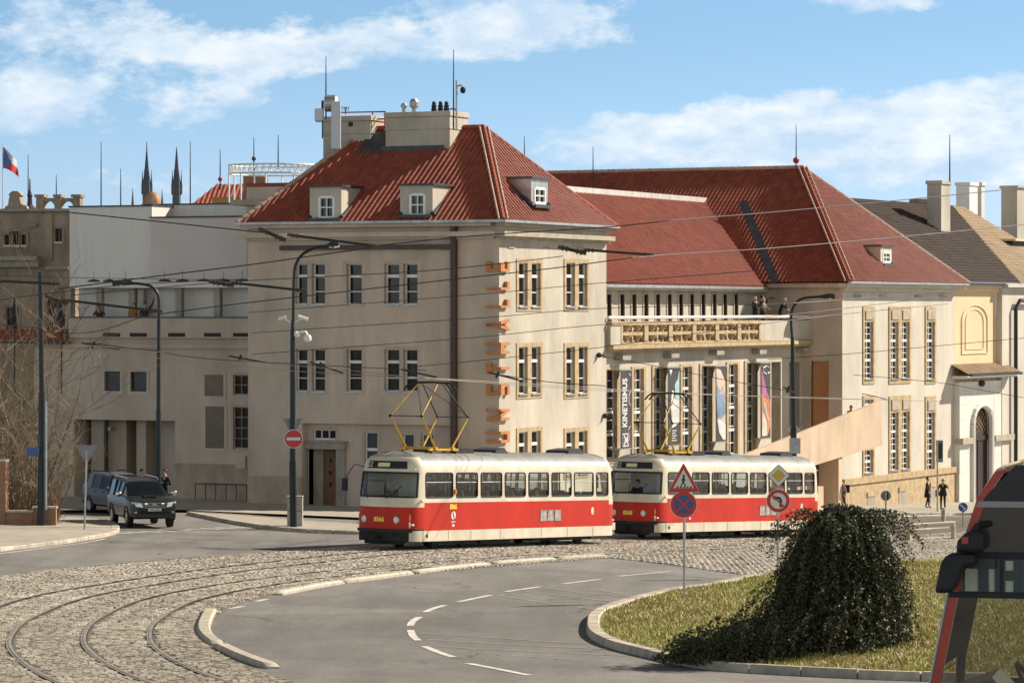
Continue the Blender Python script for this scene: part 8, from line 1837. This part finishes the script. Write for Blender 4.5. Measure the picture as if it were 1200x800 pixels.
def coach():
    """front end of a red coach driving left, close to the camera; local x forward (left in the picture)"""
    D = 31.0; yaw = R(167); red = mat('coach_red', (.42, .035, .02), .25, .1, 1, coat=.8)
    nose = W(1074, 800, D); zg = gz(nose.x + 4, nose.y); root = thing('coach', 'red coach with black mirror and large windscreen cut by the right picture edge', 'coach', (nose.x, nose.y, zg), yaw=yaw)
    roofz = W(1150, 541, D).z - zg; H = roofz; Wd = 2.5; Lc = 11.5; y0 = 0.0; y1 = -Wd   # near side at local y = 0 .. (left of travel is towards the camera)
    s = D / FPX; zz = lambda py: ZC + (HY - py) * s - zg
    prof = [(.35, .35), (.12, .55), (0.0, 1.05), (-.03, zz(800)), (-.20, zz(690)), (-.30, zz(640)), (-.45, zz(582)), (-.60, zz(553)), (-.86, H - .02), (-1.2, H)]   # nose line (x, z)
    prof = [(x - .1, z) for x, z in prof]
    # near side: pillar band, dark upper band, posts; openings between
    def slab(a, b, w, mb, y, th, m):   # band along the nose line between profile points
        pass
    nl = prof; inn = [(x - .085, z) for x, z in prof]
    for yy, f in ((0, 1), (y1, -1)):
        sb = MB()
        for i in range(len(nl) - 1):
            a, b, c, d = nl[i], nl[i + 1], inn[i + 1], inn[i]
            sb.hexa([(a[0], yy - f * .08, a[1]), (a[0], yy, a[1]), (d[0], yy, d[1]), (d[0], yy - f * .08, d[1]), (b[0], yy - f * .08, b[1]), (b[0], yy, b[1]), (c[0], yy, c[1]), (c[0], yy - f * .08, c[1])])
        sb.build('a_pillar', red if f > 0 else BLACK, root, local=True, bevel=.02)
    body = MB(); zs = zz(845)
    body.box((-Lc, y1, .35), (-.12, 0, zs - .45)); 
    body.build('body', [red, BLACK], root, local=True, bevel=.02)
    for ya, yb in ((y1, y1 + .06), (-.06, 0)): q = MB(); q.box((-Lc, ya, zs - .45), (-.12, yb, zs)); q.build('side_panel', red, root, local=True)
    q = MB(); q.box((-Lc, y1, zs - .45), (-Lc + .1, 0, H)); q.build('rear_wall', red, root, local=True)
    rf = MB(); rf.box((-Lc, y1 + .05, H - .08), (-1.3, -.05, H)); rf.box((-Lc, y1, H - .32), (-1.2, y1 + .08, H - .06)); rf.build('roof', mat('roof_dark', (.03, .028, .028), .3, .1, 2, coat=.5), root, local=True, bevel=.03)
    ub = MB(); zb0, zb1 = zz(586), zz(543)
    ub.prism([(-.60, zb0), (-.62, zb0 + .04), (-.90, zb1), (-Lc, zb1), (-Lc, zb0)], lambda a, b, d: Vector((a, d, b)), -.05, .004); ub.build('upper_glazing', mat('navy_panel', (.010, .013, .022), .12, .2, 2, coat=.6), root, local=True)
    wb = MB(); wb.prism([(-.53, zz(593)), (-.57, zz(586)), (-Lc, zz(582)), (-Lc, zz(589))], lambda a, b, d: Vector((a, d, b)), -.04, .008); wb.build('pale_stripe', mat('stripe_grey', (.30, .285, .26), .5, .1, 2), root, local=True)
    bb = MB()
    for ya, yb in ((645, 653), (692, 699)): bb.box((-Lc, -.05, zz(yb)), (-.36 if ya < 660 else -.28, .002, zz(ya)))
    bb.build('window_bar', BLACK, root, local=True)
    gl = glass('coach_glass', (.42, .43, .34), 3.0, .012); gd = mat('coach_dark_glass', (.030, .029, .026), .06, .5, 1.6, spec=.9, col2=(.055, .05, .042))
    def pane(pts, m, nm): mb = MB(); mb.quad([(x, -.02, z) for x, z in pts]); return mb.build(nm, m, root, local=True)
    pane([(-.29, zz(699)), (-.20, zz(800)), (-.20, zs), (-Lc, zs), (-Lc, zz(699))], gl, 'side_window'); pane([(-.39, zz(645)), (-.53, zz(593)), (-Lc, zz(589)), (-Lc, zz(645))], gd, 'side_window'); pane([(-.30, zz(692)), (-.38, zz(653)), (-Lc, zz(653)), (-Lc, zz(692))], gd, 'side_window')
    lv = MB(); lv.prism([(-.62, zz(699)), (-.82, zz(600)), (-1.35, H - .1), (-Lc, H - .1), (-Lc, zz(699))], lambda a, b, d: Vector((a, d, b)), y1 + .12, y1 + .16); lv.build('lining', mat('lining_dark', (.06, .055, .045), .8, .25, 2), root, local=True)
    ce = MB(); ce.box((-Lc, y1 + .2, H - .22), (-1.4, -.12, H - .16)); ce.build('ceiling', MATS['lining_dark'], root, local=True)
    # windscreen across the nose
    ws = MB(); n = 8
    for i in range(3, 8):
        a, b = prof[i], prof[i + 1]
        for k in range(n):
            f = lambda q: (.05 * math.sin(math.pi * q), y1 * q); (ea, ya), (eb, yb) = f(k / n), f((k + 1) / n); ws.quad([(a[0] + ea, ya, a[1]), (a[0] + eb, yb, a[1]), (b[0] + eb, yb, b[1]), (b[0] + ea, ya, b[1])])
    ws.build('windscreen', gl, root, local=True, smooth=True)
    tr = MB(); tr.tube([(x + .010, .006, z) for x, z in prof[2:5]], .012, 6); tr.build('chrome_trim', simple('trim_grey', (.30, .33, .29), .35, .3), root, local=True)
    # far side wall with lettered windows, dash, wheel, seats
    fw = MB(); fw.box((-Lc, y1 + .06, zz(692)), (-.6, y1 + .09, zz(655)), 0); fw.build('pale_panel', mat('pale_green', (.44, .47, .36), .6, .06, 2), root, local=True)
    lm = simple('letter_dark', (.03, .045, .04), .5); x0 = -.50
    text('TH', lambda a, b, d: Vector((x0 - a, .008 + d, zz(674) + b)), .35, lm, 'lettering', root, local=True, depth=.01, align='LEFT', bold=.03)
    pp = MB(); pp.box((-.785, -.045, zz(692)), (-.755, .022, zz(653))); pp.build('window_post', BLACK, root, local=True)
    ip = MB(); ip.box((-Lc, -.012, zz(691)), (-.44, .004, zz(655))); ip.build('frosted_strip', MATS['pale_green'], root, local=True)
    ds = MB(); ds.prism([(-.2, .9), (-.15, 1.35), (-.55, 1.5), (-.75, 1.3), (-.7, .9)], lambda a, b, d: Vector((a, d, b)), y1 + .1, -.1); ds.build('dashboard', BLACK, root, local=True)
    sw = MB(); sw.tube([(-.95 + .10 * math.sin(R(k * 20)), -.65 + .24 * math.cos(R(k * 20)), 1.55 + .18 * math.sin(R(k * 20))) for k in range(19)], .02, 6, caps=False); sw.tube([(-.7, -.65, 1.3), (-.95, -.65, 1.55)], .03, 6); sw.build('steering_wheel', BLACK, root, local=True)
    for x in (-1.7, -2.9, -3.8):
        se = MB(); se.box((x - .25, -1.0, 1.1), (x + .25, -.3, 1.25)); se.box((x - .35, -1.0, 1.2), (x - .2, -.3, 2.0)); se.build('seat', mat('seat_brown', (.16, .07, .04), .7, .2, 3), root, local=True, bevel=.05)
    # mirror: two dark housings on an arm
    mx, mz = -.30, zz(652); mm = MB(); mm.tube([(-.66, .0, zz(612)), (-.56, .16, zz(614)), (-.52, .20, zz(622))], .03, 8); mr = mm.build('mirror', BLACK, root, local=True)
    hb = MB(); hb.prism([(-.64, zz(643)), (-.38, zz(643)), (-.40, zz(630)), (-.46, zz(621)), (-.58, zz(617)), (-.64, zz(624))], lambda a, b, d: Vector((a, d, b)), .10, .32); hb.build('mirror_housing', BLACK, mr, local=True, bevel=.04)
    hb = MB(); hb.prism([(-.46, zz(662)), (-.36, zz(690)), (-.19, zz(692)), (-.25, zz(654)), (-.32, zz(645)), (-.56, zz(645)), (-.57, zz(658))], lambda a, b, d: Vector((a, d, b)), .08, .30); hb.build('mirror_housing', BLACK, mr, local=True, bevel=.04)
    hb = MB(); hb.box((-.50, .31, zz(633)), (-.44, .33, zz(625))); hb.build('marker_lamp', red, mr, local=True)
    for x in (-2.6, -8.6):
        for y in (-.18, y1 + .18): wb2 = MB(); wb2.cyl((x, y - .14, .5), (x, y + .14, .5), .5, n=22); w = wb2.build('wheel', TYRE, root, local=True); q = MB(); q.cyl((x, y - .15, .5), (x, y + .15, .5), .26, n=16); q.build('rim', RIM, w, local=True)
coach()
